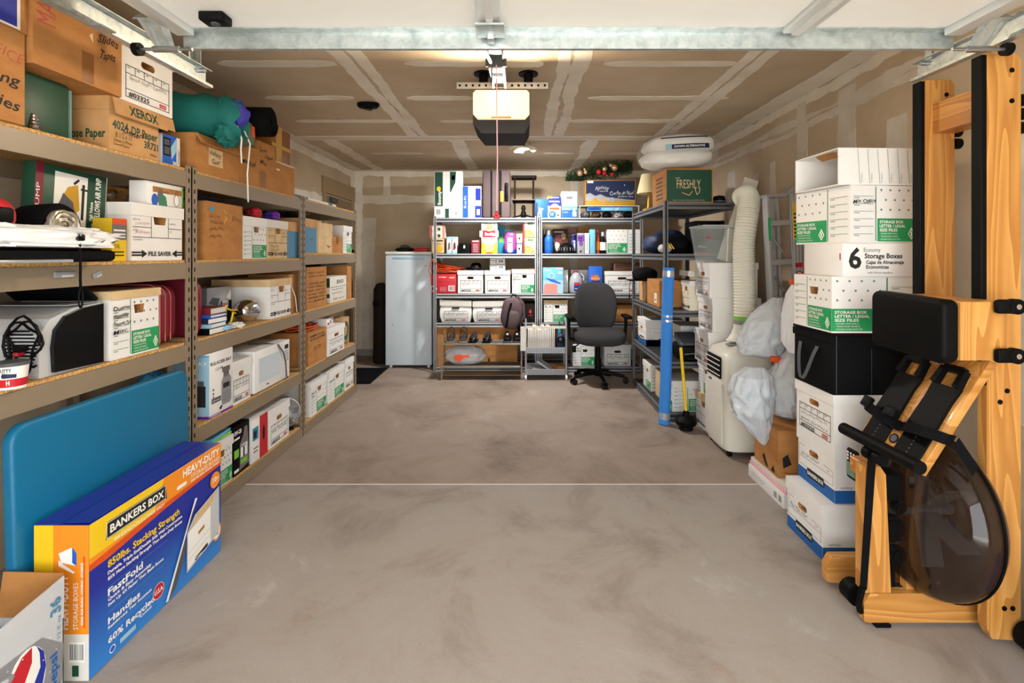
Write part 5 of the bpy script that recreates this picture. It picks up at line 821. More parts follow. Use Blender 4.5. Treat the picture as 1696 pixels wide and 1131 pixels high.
# --- freezer and what stands near it
t = thing('upright_freezer', 'tall pale white upright freezer against the back wall', 'freezer', (-1.375, 6.34, 0)); q = MB(); q.rbox(-.283, .283, -.26, .3, .03, 1.40, .012, 3); q.build('cabinet', 'freezer', t)
q = MB(); q.rbox(-.285, .285, -.30, -.262, .035, 1.385, .012, 3); d_ = q.build('door', 'freezer', t); q = MB(); q.rbox(-.2, .2, -.3015, -.29, 1.335, 1.365, .004, 2); q.build('door_handle', 'lblue', d_); q = MB(); q.box(.2, .215, -.3012, -.3, 1.25, 1.258); q.box(.22, .23, -.3012, -.3, 1.256, 1.264); q.box(-.2, -.19, -.3012, -.3, .53, .54); q.box(-.18, -.174, -.3012, -.3, .44, .447); q.build('sticker_mark', 'ink', d_, None)
q = MB(); q.rbox(-.288, .288, -.3, .3, 1.40, 1.432, .008, 2); q.build('top_panel', 'white', t)
for x in (-.23, .24): q = MB(); q.cyl((x, -.24, 0), (x, -.24, .03), .018); q.build('foot', 'white', t)
t = thing('frying_pan', 'black covered pan lying on the white freezer', 'pan', (-1.46, 6.22, 1.433)); q = MB(); q.lathe([(.09, 0), (.12, .02), (.118, .032), (.08, .05), (.02, .058)], 28); q.build('pan_body', 'black', t, 50); q = MB(); q.lathe([(.06, .05), (.055, .07), (.03, .085), (.004, .088)], 20); q.build('lid_knob', 'darkgrey', t, 50)
q = MB(); q.rbox(-.085, .085, -.06, .06, 0, .045, .012, 3); solo('folded_cloth', q, 'red', 'folded dark red cloth on the white freezer', 'cloth', (-1.245, 6.2, 1.433))
t = thing('chair_bag', 'tall dark brown bag standing beside the white freezer', 'bag', (-1.79, 6.33, .001)); q = MB(); q.lathe([(.075, 0), (.1, .02), (.105, .5), (.1, .8), (.095, .95), (.06, 1.02), (.02, 1.03)], 24); q.v = [(x + .012 * noise.noise(Vector((x * 9, y * 9, z * 5))), y, z) for x, y, z in q.v]; q.build('bag_body', 'dbrown', t, 60); q = MB(); q.lathe([(.102, .74), (.106, .75), (.106, .79), (.101, .8)], 24, cap=False); q.build('bag_strap', 'black', t)
q = MB(); q.rbox(-.26, .26, -.36, .36, 0, .012, .004, 2); q.rbox(-.23, .23, -.33, .33, .012, .016, .002, 1, 1); solo('door_mat', q, ['black', 'blackfab'], 'black rubber mat before the side door', 'mat', (-1.88, 5.66, .001))
# --- top of the back racks
Z = 1.833
def towel_pack(label, x0, x1, yt, cols, nrow, ncol):
    p = Bp(x0, x1, yt, Z); t = thing('paper_roll_pack', label, 'paper rolls', p['loc'])
    W_, H_ = p['w'], p['h']; r_ = W_ / ncol / 2
    for i in range(ncol):
        for j in range(nrow):
            q = MB(); zz = j * H_ / nrow; q.lathe([(.012, zz + .012), (r_ * .8, zz + .002), (r_, zz + .012), (r_, zz + H_ / nrow - .008), (r_ * .8, zz + H_ / nrow), (.012, zz + H_ / nrow - .01)], 20, c=(-W_ / 2 + r_ * (2 * i + 1), 0, 0)); q.build('paper_roll', 'paper', t, 50)
    q = MB(); q.rbox(-W_ / 2 - .002, W_ / 2 + .002, -r_ - .004, -r_ - .0005, .004, H_ - .004, .001, 1); w = q.build('wrapper', 'white', t)
    prints(t, 'front', W_, 2 * (r_ + .004), H_, cols); return t
towel_pack('paper towel pack with dark green wrapper on the grey rack', 718, 744, 282, [('r', .02, .25, .55, .98, 'dgreen'), ('e', .28, .62, .025, .03, 'yellow'), ('V', 'Bounty', .42, .28, .22, 'paper', .3), ('r', .55, .25, .7, .98, 'paper'), ('r', .7, .0, .95, .2, 'dgreen'), ('c', .1, .06, .45, .2)], 2, 1)
towel_pack('white paper towel roll pack with a green leaf corner', 743, 765, 281, [('p', [(.0, .98), (.5, .98), (.45, .75), (.1, .55), (0, .55)], 'dgreen'), ('e', .28, .85, .02, .03, 'gold'), ('r', .3, .1, .85, .34, 'lightgrey'), ('c', .4, .05, .6, .15)], 2, 1)
towel_pack('blue and white toilet paper pack on the grey rack', 764, 797, 306, [('r', .0, .02, .3, .98, 'blue'), ('r', .68, .55, .95, .92, 'royal'), ('r', .66, .02, .98, .38, 'royal'), ('r', .75, .1, .9, .28, 'paper'), ('v', 'Soft', .2, .3, .12, 'paper', .4)], 3, 2)
t = thing('suitcase', 'upright brown soft suitcase with black bands on the rack top', 'suitcase', (WX(822, 5.9), 6.02, Z + .001)); W_ = .33
q = MB(); q.rbox(-W_ / 2, W_ / 2, -.13, .15, .0, .575, .02, 3); q.build('case_body', 'suit', t)
for x in (-.07, .03): q = MB(); q.rbox(x, x + .022 + .012 * (x > 0), -.1325, -.128, .0, .57, .002, 1); q.build('band', 'black', t)
q = MB(); q.rbox(.10, .145, -.15, -.129, .2, .42, .01, 2); q.tube([(.12, -.15, .24), (.12, -.175, .27), (.12, -.175, .35), (.12, -.15, .38)], .009, 8); q.build('handle', 'black', t)
q = MB(); q.rbox(.048, .085, -.142, -.1335, .19, .32, .004, 2); q.build('luggage_tag', 'orange', t)
t = thing('step_stool', 'dark wooden step stool with reddish step on the rack top', 'stool', (WX(868, 6.0), 6.13, Z + .001)); 
for x in (-.125, .105): q = MB(); q.rbox(x, x + .022, -.06, -.035, 0, .5, .003, 1); q.rbox(x, x + .022, .04, .065, 0, .5, .003, 1); q.build('side_leg', 'dbrown', t)
q = MB(); q.rbox(-.155, .155, -.09, .09, .5, .535, .005, 2); q.build('top_step', 'dbrown', t); q = MB(); q.rbox(-.15, .15, -.12, .07, .225, .24, .003, 1); q.build('lower_step', 'brownwood', t); q = MB(); q.box(-.14, .14, -.06, -.05, .19, .225); q.build('rail', 'dbrown', t, None)
t = thing('tripod_head', 'small black tripod stand on the rack top edge', 'tripod', (WX(867, 5.9), 5.92, Z + .001)); q = MB(); q.lathe([(.03, .0), (.035, .05), (.02, .09), (.03, .12), (.015, .155), (.003, .16)], 16); q.build('head', 'black', t, 50)
for a in (.2, PI - .2, -PI / 2): q = MB(); q.tube([(0, 0, .04), (.06 * math.cos(a), .035 * math.sin(a), .025), (.14 * math.cos(a), .05 * math.sin(a), .007)], [.013, .01, .007], 8); q.build('leg', 'black', t)
p = Bp(886, 907, 329, Z, 5.87, .22); pack('snack_bag', 'dark blue printed packet turned on its side', 'packet', p['loc'], 0, p['w'], .2, p['h'], 'bluelid', [('V', 'Okay', .55, .05, .4, 'paper', .5), ('r', .05, .0, .2, .8, 'navy')], None, .012)
p = Bp(907, 929, 325, Z, 5.87, .2); pack('trash_bag_box', 'blue and white kitchen trash bag box', 'box', p['loc'], 0, p['w'], .2, p['h'], 'white', [('r', 0, .55, 1, 1, 'royal'), ('r', 0, .9, .35, 1, 'yellow'), ('r', .4, .92, .85, .96, 'paper'), ('T', 'SCENTED KITCHEN', .08, .72, .07, 'paper', .84), ('e', .55, .5, .05, .04, 'ltpink'), ('r', .12, .38, .88, .48, 'dorange'), ('e', .35, .15, .045, .045, 'blue'), ('T', '13', .22, .12, .12, 'paper', .22), ('e', .8, .12, .012, .01, 'ink')])
p = Bp(930, 956, 317, Z, 5.87, .2); pack('dispenser_box', 'tall white and light blue box beside the trash bag box', 'box', p['loc'], 0, p['w'], .2, p['h'], 'white', [('r', 0, 0, 1, .45, 'sky'), ('r', 0, 0, 1, .3, 'blue'), ('r', .1, .3, .5, .34, 'paper'), ('r', .7, .06, .95, .24, 'paper'), ('e', .82, .3, .015, .02, 'paper'), ('r', .1, .2, .4, .22, 'paper'), ('r', .3, .72, .7, .8, 'inkgrey'), ('r', .2, .6, .8, .62, 'lightgrey'), ('r', .4, .95, .6, .97, 'ink')])
t = thing('small_shelf', 'low white wire riser shelf holding the flat blue carton', 'shelf', (WX(1008, 5.95), 6.02, Z + .001)); q = MB(); q.box(-.36, .36, -.14, .14, .14, .147); q.build('top_sheet', 'white', t, None)
for x in (-.355, .35):
    q = MB(); q.tube([(x, -.13, 0), (x, -.13, .14)], .004, 6); q.tube([(x, .13, 0), (x, .13, .14)], .004, 6); q.build('leg', 'white', t)
pack('flat_carton', 'flat light blue carton on folded black gear inside the riser', 'carton', (WX(1008, 5.95) + .01, 6.0, Z + .088), 0, .54, .2, .045, 'sky', [('r', 0, .1, .3, .9, 'blue'), ('T', 'COMFORT FIT', .02, .3, .4, 'paper', .25), ('t', 'EXTRA LONG', .4, .35, .3, 'paper', .3), ('l', .62, 0, .7, 1, .006, 'paper')])
rr = random.Random(8)
for i in range(5): q = MB(); q.blob((0, 0, .038), .055, .06, .04, 2.4, .35, 3, i, flat=.037); solo('rolled_strap', q, ['darkgrey', 'brown', 'black', 'grey', 'blackfab'][i], ['grey coiled strap at the riser start', 'brown coiled strap inside the riser', 'black coiled strap in the riser middle', 'light grey coiled strap under the flat blue carton', 'black fabric roll at the riser end'][i], 'strap', (WX(970 + i * 18, 5.95), 5.98, Z + .001), smooth=60)
p = Bp(969, 1053, 298, Z + .151, 5.95, .16); pack('nativity_box', 'Christmas nativity set box with night sky picture', 'box', p['loc'], 0, p['w'], .16, p['h'], 'kraft', [('r', .015, .02, .985, .97, 'navy'), ('r', .015, .02, .985, .2, 'gold'), ('p', [(.015, .2), (.015, .45), (.1, .5), (.2, .38), (.3, .45), (.42, .34), (.6, .3), (.985, .22), (.985, .2)], 'bubble'), ('h', 'Nativity', .2, .62, .16, 'paper', .26), ('h', 'Creche de Noel', .48, .42, .15, 'paper', .47), ('t', '11 piece set', .25, .55, .05, 'paper', .2), ('t', 'Ensemble de 11 pieces', .65, .34, .05, 'paper', .3), ('e', .78, .8, .006, .01, 'lblue'), ('e', .2, .2, .03, .035, 'gold'), ('e', .36, .22, .025, .04, 'tan'), ('e', .54, .22, .02, .035, 'greytext'), ('r', .04, .88, .16, .96, 'paper')], side={'left': [('r', 0, 0, 1, 1, 'gold')]})
zg = WZ(298, 5.95) + .001
t = thing('christmas_garland', 'green pine garland with gold and red baubles on the nativity box', 'garland', (WX(993, 6.0), 6.02, zg)); q = MB(); rr = random.Random(2); L_ = .40
for i in range(6500):
    u = rr.uniform(-1, 1); a = rr.uniform(0, 2 * PI); R_ = rr.uniform(.02, .13 * (1 - .35 * u * u)); c_ = Vector((u * L_, R_ * .8 * math.cos(a), .105 + .06 * u + R_ * math.sin(a) * .95 - (.02 if u < -.5 else 0)))
    c_.z = max(c_.z, .006)
    d = Vector((rr.uniform(-1, 1), rr.uniform(-1, 1), rr.uniform(-.7, .9))).normalized() * rr.uniform(.02, .055); w = d.orthogonal().normalized() * .0034; e_ = c_ + d; e_.z = max(e_.z, .004)
    q.add([c_ - w, c_ + w, e_], [(0, 1, 2)])
o = q.build('foliage', 'needles', t, None); o['kind'] = 'stuff'
for (u, zz, r_, mt) in ((-.62, .075, .038, 'ornament'), (-.45, .085, .026, 'ornament'), (-.48, .12, .02, 'ornament'), (-.05, .09, .034, 'pinered'), (.12, .07, .026, 'pinered'), (.12, .125, .03, 'ornament'), (.34, .06, .024, 'pinered'), (.42, .14, .04, 'ornament'), (.3, .17, .022, 'ornament')):
    q = MB(); q.lathe([(.002, -r_)] + [(r_ * math.cos(a), r_ * math.sin(a)) for a in [(-75 + 15 * k) * PI / 180 for k in range(11)]] + [(.002, r_)], 18, c=(u * L_, -.105, zz)); q.build('bauble', mt, t, 60)
q = MB(); q.tube([(-.38, 0, .03), (0, 0, .09), (.38, 0, .14)], .012, 6); q.build('stem', 'brown', t)
# --- shelf at eye level
Z = 1.408
def small(name, label, cat, x0, x1, yt, mat, spec=None, z=None, Yf=5.86, d=.12, r=.0015, yb=None, side=None):
    zz = Z if z is None else z
    p = Bp(x0, x1, yt, zz, Yf, d); return pack(name, label, cat, p['loc'], 0, p['w'], d, p['h'], mat, spec, None, r, side)
small('rice_bag', 'brown and tan snack packet beneath the orange boxes', 'packet', 714, 736, 395, 'kraftl', [('e', .5, .3, .06, .05, 'gold'), ('T', 'GRANOLA', .1, .6, .12, 'dgreen', .8), ('r', .1, .8, .9, .9, 'brown')], r=.012, Yf=5.885)
zt = WZ(395, 5.86) + .002
for k, (a, b, lb) in enumerate(((395, 384, 'lower cream and orange food box on the snack packet'), (384, 373, 'upper cream and orange food box on the snack packet'))):
    p = Bp(711, 737, b, zt + k * .079, 5.885, .12); pack('food_box', lb, 'box', p['loc'], 0, p['w'], .12, .077, 'cream', [('r', 0, 0, .16, 1, 'salmon'), ('r', .84, 0, 1, 1, 'salmon'), ('e', .62, .4, .02, .02, 'dgreen'), ('r', .3, .6, .6, .7, 'salmon')])
for k in range(2): small('light_bulb_box', ['white and blue bulb box beside the snack packets', 'white and blue bulb box next to the black tin'][k], 'box', 739.5 + 9 * k, 748 + 9 * k, 392, 'white', [('r', 0, .86, 1, 1, 'lblue'), ('r', 0, 0, 1, .15, 'lblue'), ('p', [(.2, .2), (.8, .3), (.7, .7), (.3, .6)], ['inkgrey', 'maroon'][k]), ('r', .2, .2, .6, .25, 'inkred')])
t = small('cash_tin', 'black tin box with silver clasp', 'tin', 759, 779, 403, 'black', None, r=.006, d=.2); q = MB(); q.rbox(-.012, .012, -.105, -.1005, .06, .1, .002, 1); q.build('clasp', 'chrome', t)
small('tea_box', 'small dark red tea box with white lines', 'box', 780, 795, 397, 'maroon', [('r', .15, .85, .85, .93, 'paper')] + [('r', .2, .12 + .13 * i, .8, .16 + .13 * i, 'ltpink') for i in range(5)])
cer = [('r', 0, 0, 1, .3, 'yellow'), ('p', [(0, .3), (.3, .3), (.2, .62), (0, .75)], 'gold'), ('p', [(1, .3), (.7, .3), (.8, .62), (1, .75)], 'gold'), ('e', .5, .35, .055, .045, 'kraftl'), ('d', .3, .2, .7, .5, 5, 3, .006, 'tan'), ('r', .05, .9, .4, .96, 'inkgrey'), ('r', .15, .78, .85, .82, 'greytext')]
small('cereal_box', 'yellow and white cereal box below the red snack box', 'box', 797, 824, 393, 'white', cer + [('r', .3, .0, .7, .08, 'dorange')], d=.1)
zt = WZ(393, 5.86) + .002; small('snack_box', 'red snack box laid between two cereal boxes', 'box', 794, 826, 382, 'red', [('r', 0, 0, .16, 1, 'paper'), ('r', .84, 0, 1, 1, 'paper'), ('T', 'Beef', .28, .25, .5, 'paper', .35), ('e', .72, .4, .03, .02, 'ltpink')], z=zt, d=.1)
zt2 = WZ(382, 5.86) + .003; small('cereal_box', 'yellow and white cereal box atop the red snack box', 'box', 797, 824, 368, 'white', cer[3:], z=zt2, d=.1)
small('tissue_box', 'teal box standing behind the cereal boxes', 'box', 824, 836, 374, 'teallabel', [('r', .2, .4, .8, .6, 'lime')], Yf=6.05, d=.1)
small('storage_packet', 'sky blue box standing behind the pink bag', 'box', 835, 850, 380, 'sky', [('r', .1, .1, .9, .2, 'blue')], Yf=6.05, d=.1)
t = thing('detergent_bag', 'pink and blue pouch with white label', 'pouch', (WX(845, 5.88), 5.91, Z + .001)); q = MB(); q.blob((0, 0, .125), .07, .045, .128, 3.2, .06, 3, 2, flat=.1245); q.build('pouch_body', 'pink', t, 60); q = MB(); q.blob((0, -.001, .028), .0705, .046, .03, 4, .02, 3, 2, flat=.0275); q.build('pouch_base', 'royal', t, 60); q = MB(); q.rbox(-.035, .03, -.049, -.046, .02, .19, .001, 1); lb_ = q.build('pouch_label', 'ltpink', t); prints(t, 'front', .14, .1, .25, [('c', .36, .05, .62, .2), ('r', .3, .5, .65, .54, 'purple'), ('r', .3, .62, .65, .64, 'purple')])
for k in range(2): small('soap_box', ['lower small light blue box beside the pouch', 'upper small light blue box beside the pouch'][k], 'box', 855.5, 865, (404, 387)[k], 'lblue', [('e', .5, .5, .018, .028, 'paper'), ('e', .5, .5, .01, .015, 'sky'), ('r', .1, .85, .9, .95, 'sky')], z=Z + k * .122, d=.08)
for k in range(2): small('pizza_box', ['lower frozen pizza box with red edge', 'upper frozen pizza box with red edge'][k], 'box', 866, 886, (394, 367)[k], 'cream', [('r', 0, 0, .14, 1, 'red'), ('p', [(.14, 0), (.14, .42), (.3, .5), (.6, .46), (.9, .25), (1, 0)], 'orange'), ('p', [(.16, 0), (.16, .34), (.32, .4), (.58, .36), (.85, .2), (.92, 0)], 'salmon'), ('d', .2, .05, .7, .32, 4, 3, .008, 'yellow'), ('d', .3, .1, .8, .25, 3, 2, .006, 'lime'), ('r', .4, .8, .85, .94, 'dgreen'), ('r', .48, .84, .78, .9, 'lime'), ('r', .5, .62, .75, .65, 'salmon')], z=Z + k * .192, d=.15)
def bottle(name, label, x0, x1, yt, mat, cap, prof=None, z=None, Yf=5.9, lab=None):
    zz = Z if z is None else z; w = WX(x1, Yf) - WX(x0, Yf); h = WZ(yt, Yf) - zz; r_ = w / 2
    t = thing(name, label, 'bottle', ((WX(x0, Yf) + WX(x1, Yf)) / 2, Yf + r_, zz + .001)); q = MB(); q.lathe([(r_ * .9, 0), (r_, .01), (r_, h * .62), (r_ * .8, h * .7), (r_ * .45, h * .8)], 20); q.build('bottle_body', mat, t, 50)
    q = MB(); q.cyl((0, 0, h * .8), (0, 0, h - .002), r_ * .46, r_ * .4, n=16); q.build('cap', cap, t)
    if lab: q = MB(); q.lathe([(r_ + .001, h * .15), (r_ + .001, h * .52)], 20, cap=False); q.build('label', lab, t, 50)
    return t
bottle('water_bottle', 'metallic blue bottle with silver cap on the rack', 902, 917, 381, 'blue', 'silver', lab='bluelid')
bottle('thermos', 'dark navy flask behind the metallic blue bottle', 899, 906, 380, 'navy', 'lightgrey', Yf=6.08)
t = small('picture_frame', 'leaning dark brown picture print behind the black bowl', 'picture', 915, 941, 379, 'brown', [('e', .4, .6, .04, .05, 'maroon'), ('e', .7, .7, .03, .04, 'tan'), ('e', .3, .3, .03, .06, 'cream'), ('r', .1, .85, .7, .9, 'lightgrey')], Yf=6.05, d=.03, r=.004)
t = thing('colander', 'black slotted bowl turned over on the rack', 'bowl', (WX(939, 5.92), 5.98, Z + .001)); q = MB(); q.lathe([(.112, 0), (.112, .012), (.105, .05), (.085, .09), (.05, .12), (.005, .13)], 30); q.build('bowl_shell', 'black', t, 50)
for k in range(9):
    a = -PI / 2 + (k - 4) * .36; q = MB(); q.tube([(.109 * math.cos(a), .109 * math.sin(a), .035), (.098 * math.cos(a), .098 * math.sin(a), .072)], .004, 6); q.build('slot', 'greytext' if k % 2 else 'darkgrey', t)
small('tall_box', 'tall blue box with red top behind the black bowl', 'box', 946, 955, 377, 'royal', [('r', 0, .78, 1, 1, 'maroon'), ('l', 0, .7, 1, .76, .008, 'paper'), ('V', 'Glad', .75, .1, .5, 'paper', .4)], Yf=6.06, d=.06)
small('brown_box', 'plain brown box at the back behind the purple carton', 'box', 957, 979, 376, 'kraft', None, Yf=6.12, d=.12)
small('juice_carton', 'purple and grey tall carton', 'carton', 956.5, 968, 386, 'greytext', [('r', 0, .6, 1, .9, 'purple'), ('e', .5, .5, .025, .035, 'purple'), ('T', 'SILK', .15, .7, .1, 'paper', .6), ('r', .3, .05, .6, .15, 'navy')], d=.08)
small('white_box', 'slim white box beside the purple carton', 'box', 968.5, 976, 386, 'white', [('V', 'simplehuman', .6, .15, .3, 'inkgrey', .6)], d=.1)
small('foil_box', 'slim light blue box beside the slim white box', 'box', 977, 986, 380, 'sky', [('d', .15, .1, .9, .9, 2, 7, .004, 'lblue')], d=.1)
bottle('sauce_bottle', 'orange-red sauce bottle beside the light blue box', 987, 993.5, 381, 'dorange', 'red', lab='orange')
bottle('spray_bottle', 'dark bottle with orange collar and white label', 994, 1004, 384, 'black', 'lightgrey', lab='paper')
p = Bp(1005, 1062, 380, Z, 5.87, .3); t = file_box('green', 'white dotted storage box at the right of the upper grey shelf', p['loc'], 0, p['w'], .3, p['h'], (), lid=None, hole=False, flip=True)
# --- third shelf
Z = .933
p = Bp(714, 756, 454, Z, 5.87, .24); pack('office_carton', 'bright red carton under the orange cord pile', 'carton', p['loc'], 0, p['w'], .24, p['h'], 'red', [('T', 'red dragon', .3, .82, .07, 'paper', .3), ('T', 'staples', .72, .8, .07, 'paper', .22), ('c', .68, .12, .94, .4), ('p', [(0, .1), (.16, .1), (.24, .23), (.16, .38), (0, .38)], 'paper'), ('r', .02, .14, .08, .34, 'ink'), ('l', 0, .6, 1, .6, .002, 'darkred'), ('e', .36, .6, .005, .005, 'ink')] + [('r', .34, .12 + .06 * i, .6, .135 + .06 * i, 'ltpink') for i in range(4)])
zc = WZ(454, 5.87) + .002
q = MB(); rr = random.Random(6); pts = []
for i in range(260): a = i * .41; R_ = .075 + .055 * math.sin(i * .11); pts.append((R_ * 1.55 * math.cos(a) + .012 * rr.random(), R_ * .8 * math.sin(a), .007 + .085 * (i / 260) * (1 - .4 * math.cos(a)) + .02 * rr.random()))
q.tube(pts, .0055, 6); solo('extension_cord', q, 'dorange', 'big pile of orange extension cord on the red carton', 'cord', (WX(742, 5.98), 6.0, zc), smooth=60)
q = MB(); q.tube([(-1.05, 5.80, 1.12), (-1.075, 5.79, 1.2), (-1.06, 5.79, 1.3), (-1.03, 5.81, 1.34), (-1.0, 5.82, 1.3), (-.99, 5.9, 1.18)], .006, 6); solo('cord_loop', q, 'dorange', 'orange cord loop hanging over the rack post', 'cord', smooth=60)
for (a, b, yt, st, hd, lb) in ((757, 801, 448, 'staples', ('Xmas',), 'white file box #03325 marked Xmas on the grey rack'), (802, 846, 448, 'staples', ('Creche set, misc',), 'white file box #03325 with faint writing on the grey rack'), (847, 886, 446, 'green', ('Trunk', 'Diaries'), 'white green-panel box marked Diaries on the grey rack')):
    p = Bp(a, b, yt, Z, 5.87, .36); file_box(st, lb, **fix(p), hand=hd, lidh=.05)
zc = WZ(448, 5.87) + .002
t = thing('desk_phone', 'black curved desk device on the white file box', 'device', (WX(784, 5.95), 5.99, zc)); q = MB(); q.blob((.03, 0, .045), .065, .06, .045, 2.6, .03, 2, 1, flat=.0445); q.build('shell', 'blackgloss', t, 60); q = MB(); q.rbox(-.09, .02, -.04, .04, .0, .035, .014, 3); q.build('base', 'black', t)
for k in range(2): p = Bp(811, 837, 438, zc, 5.9, .16); pack('bulb_carton', ['lower grey-white carton in the small stack of two', 'upper grey-white carton in the small stack of two'][k], 'carton', (p['loc'][0], p['loc'][1], zc + .001 + k * .072), 0, p['w'] - .004 * k, .16, .07, 'lightgrey' if k == 0 else 'white', [('e', .45, .5, .016, .02, 'inkgrey'), ('e', .48, .5, .014, .018, 'paper'), ('r', .62, .3, .7, .7, 'inkgrey'), ('r', .75, .3, .85, .7, 'inkgrey'), ('r', .05, .6, .3, .7, 'greytext')])
q = MB(); q.M = Matrix.Rotation(-.055, 4, 'Y'); q.cyl((-.27, 0, 0), (.31, 0, 0), .008, n=10); solo('wooden_dowel', q, 'gold', 'thin golden rod lying across the storage boxes', 'rod', (WX(878, 6.0), 5.98, 1.225))
t = thing('monitor_base', 'dark grey wedge shaped device behind the rack post', 'device', (WX(729, 6.1), 6.18, Z + .001)); q = MB(); q.prism([(-.07, 0), (.06, 0), (.065, .28), (-.05, .42), (-.07, .42)], 'y', -.04, .04); q.build('shell', 'darkgrey', t); q = MB(); q.rbox(-.05, .04, -.044, -.04, .05, .25, .0015, 1); q.build('front_plate', 'grey', t)
small('bag_box', 'light blue box with pink sponge picture', 'box', 899, 933, 443, 'sky', [('r', 0, 0, 1, .5, 'lblue'), ('p', [(.04, 0), (.04, .3), (.12, .38), (.65, .38), (.72, .3), (.72, 0)], 'salmon'), ('h', 'Ziploc', .0, .85, .12, 'paper', .42), ('r', .65, .93, 1, 1, 'ltpink'), ('e', .42, .68, .035, .035, 'paper'), ('e', .42, .68, .03, .03, 'sky'), ('T', '152', .75, .76, .09, 'paper', .2), ('p', [(.1, .6), (.5, .55), (.9, .4), (.85, .36), (.4, .45)], 'blue')], d=.12, r=.002)
small('file_tote', 'white lined storage box behind the blue sponge box', 'box', 930, 941, 447, 'white', [('l', .1, .2 + .2 * i, .9, .2 + .2 * i, .002, 'greenink') for i in range(4)], Yf=5.98, d=.25)
t = thing('water_jug', 'grey translucent gallon jug with red cap and label', 'jug', (WX(955, 5.9), 5.95, Z + .001)); q = MB(); q.lathe([(.075, 0), (.083, .012), (.085, .13), (.07, .19), (.035, .235), (.024, .245)], 20); q.build('jug_body', 'jug', t, 50); q = MB(); q.cyl((0, 0, .245), (0, 0, .262), .024, n=16); q.build('cap', 'red', t); q = MB(); q.tube([(.05, -.03, .235), (.085, -.04, .2), (.085, -.045, .15)], .011, 8); q.build('handle', 'jug', t)
q = MB(); q.rbox(-.035, .03, -.09, -.086, .03, .13, .001, 1); q.build('label', 'royal', t); prints(t, 'front', .065, .1815, .13, [('r', 0, .75, 1, 1, 'red'), ('T', 'water', .1, .4, .12, 'paper', .7)])
p = Bp(945, 976, 447, Z, 6.05, .2); t = file_box('saver', 'white file box behind the grey gallon jug', **fix(p), hand=(), lidh=.04)
small('cereal_box', 'blue cereal box with bowl of orange loops behind the chair', 'box', 975, 998, 441, 'blue', [('r', 0, 0, 1, .32, 'paper'), ('e', .5, .42, .055, .04, 'royal'), ('e', .5, .55, .055, .025, 'gold'), ('d', .25, .5, .75, .66, 4, 3, .01, 'dorange'), ('e', .15, .1, .01, .01, 'royal'), ('e', .4, .15, .012, .012, 'red'), ('e', .65, .08, .012, .012, 'yellow'), ('r', .7, .14, .85, .28, 'maroon')], d=.07, Yf=5.88)
p = Bp(1001, 1060, 448, Z, 5.88, .3); file_box('staples', 'white file box under a sagging lid at the right of the grey shelf', p['loc'], 0, p['w'], .3, .262, ('Photo albums',), lidh=.045)
q = MB(); q.rbox(-.17, .17, -.1, .1, 0, .1, .004, 2); q.box(-.15, .15, -.103, -.1, .02, .08); solo('wooden_case', q, 'brownwood', 'dark brown wooden case at the back above the file box', 'case', (WX(1034, 6.1), 6.0, Z + .2655))
# --- fourth shelf
Z = .588
for (a, b, yt, hd, an, lb) in ((729, 781, 496, 'Jack Kline', -.03, 'sagging white file box #03325 with a crooked lid'), (783, 837, 497, 'Jack Kim', .02, 'bulging white file box #03325 beside the crooked lid box')):
    p = Bp(a, b, yt, Z, 5.87, .34); W_, D_, H_ = p['w'] * .9, .32, p['h']; t = thing('file_storage_box', lb, 'box', p['loc'])
    q = MB(); nz, na = 8, 10; vs_ = []; loop = []
    for j in range(nz + 1):
        u = j / nz; bl = .022 * math.sin(PI * u) ** 1; hw, hd_ = W_ / 2 + bl, D_ / 2 + bl * .8
        ring = [(-hw + 2 * hw * i / na, -hd_ - .008 * math.sin(PI * i / na) * math.sin(PI * u), u * (H_ - .05)) for i in range(na + 1)] + [(hw, hd_, u * (H_ - .05)), (-hw, hd_, u * (H_ - .05))]
        vs_ += ring
    m_ = na + 3; q.add(vs_, [(j * m_ + i, j * m_ + (i + 1) % m_, (j + 1) * m_ + (i + 1) % m_, (j + 1) * m_ + i) for j in range(nz) for i in range(m_)] + [tuple(range(nz * m_, nz * m_ + m_))]); q.build('box_body', 'white', t, 40)
    q = lid_mesh(W_ + .02, D_ + .03, H_ - .075, H_ - .008, .012); q.v = [(x, y, z + x * an) for x, y, z in q.v]; q.build('lid', 'offwhite', t, None)
    prints(t, 'front', W_, D_ + .066, H_ - .04, spec_staples((hd,)))
    q = MB(); q.rbox(-.045, .045, -D_ / 2 - .036, -D_ / 2 - .03, H_ - .11, H_ - .09, .002, 1); q.build('handle_hole_shade', 'dbrown', t)  # solid dark plate painted as the shade inside a hand hole
t = small('maple_box', 'dark grey box with red leaf print behind the backpack', 'box', 868, 887, 502, 'dbrown', [('p', [(.55, .42), (.6, .5), (.72, .52), (.62, .58), (.64, .7), (.55, .62), (.46, .7), (.48, .58), (.38, .52), (.5, .5)], 'red'), ('T', 'CANADA', .36, .34, .05, 'red', .4)], Yf=5.87, d=.3); 
t = thing('backpack', 'brown-mauve backpack hanging from the grey rack', 'backpack', (-.115, 5.73, .545), rot=(.06, .1, 0)); q = MB(); q.blob((0, 0, .17), .125, .085, .185, 2.8, .08, 2.5, 3); q.build('pack_body', 'mauve', t, 60)
q = MB(); q.blob((.01, -.06, .11), .085, .05, .11, 2.8, .08, 2.5, 5); q.build('front_pocket', 'suit', t, 60)
q = MB(); q.tube([(-.05, -.112, .02), (-.045, -.118, .1), (-.04, -.105, .2), (-.02, -.08, .3)], .012, 8); q.build('strap', 'black', t); q = MB(); q.tube([(.1, -.03, .06), (.145, -.03, .15), (.12, -.02, .3), (.05, .0, .37)], .012, 8); q.build('shoulder_strap', 'mauve', t)
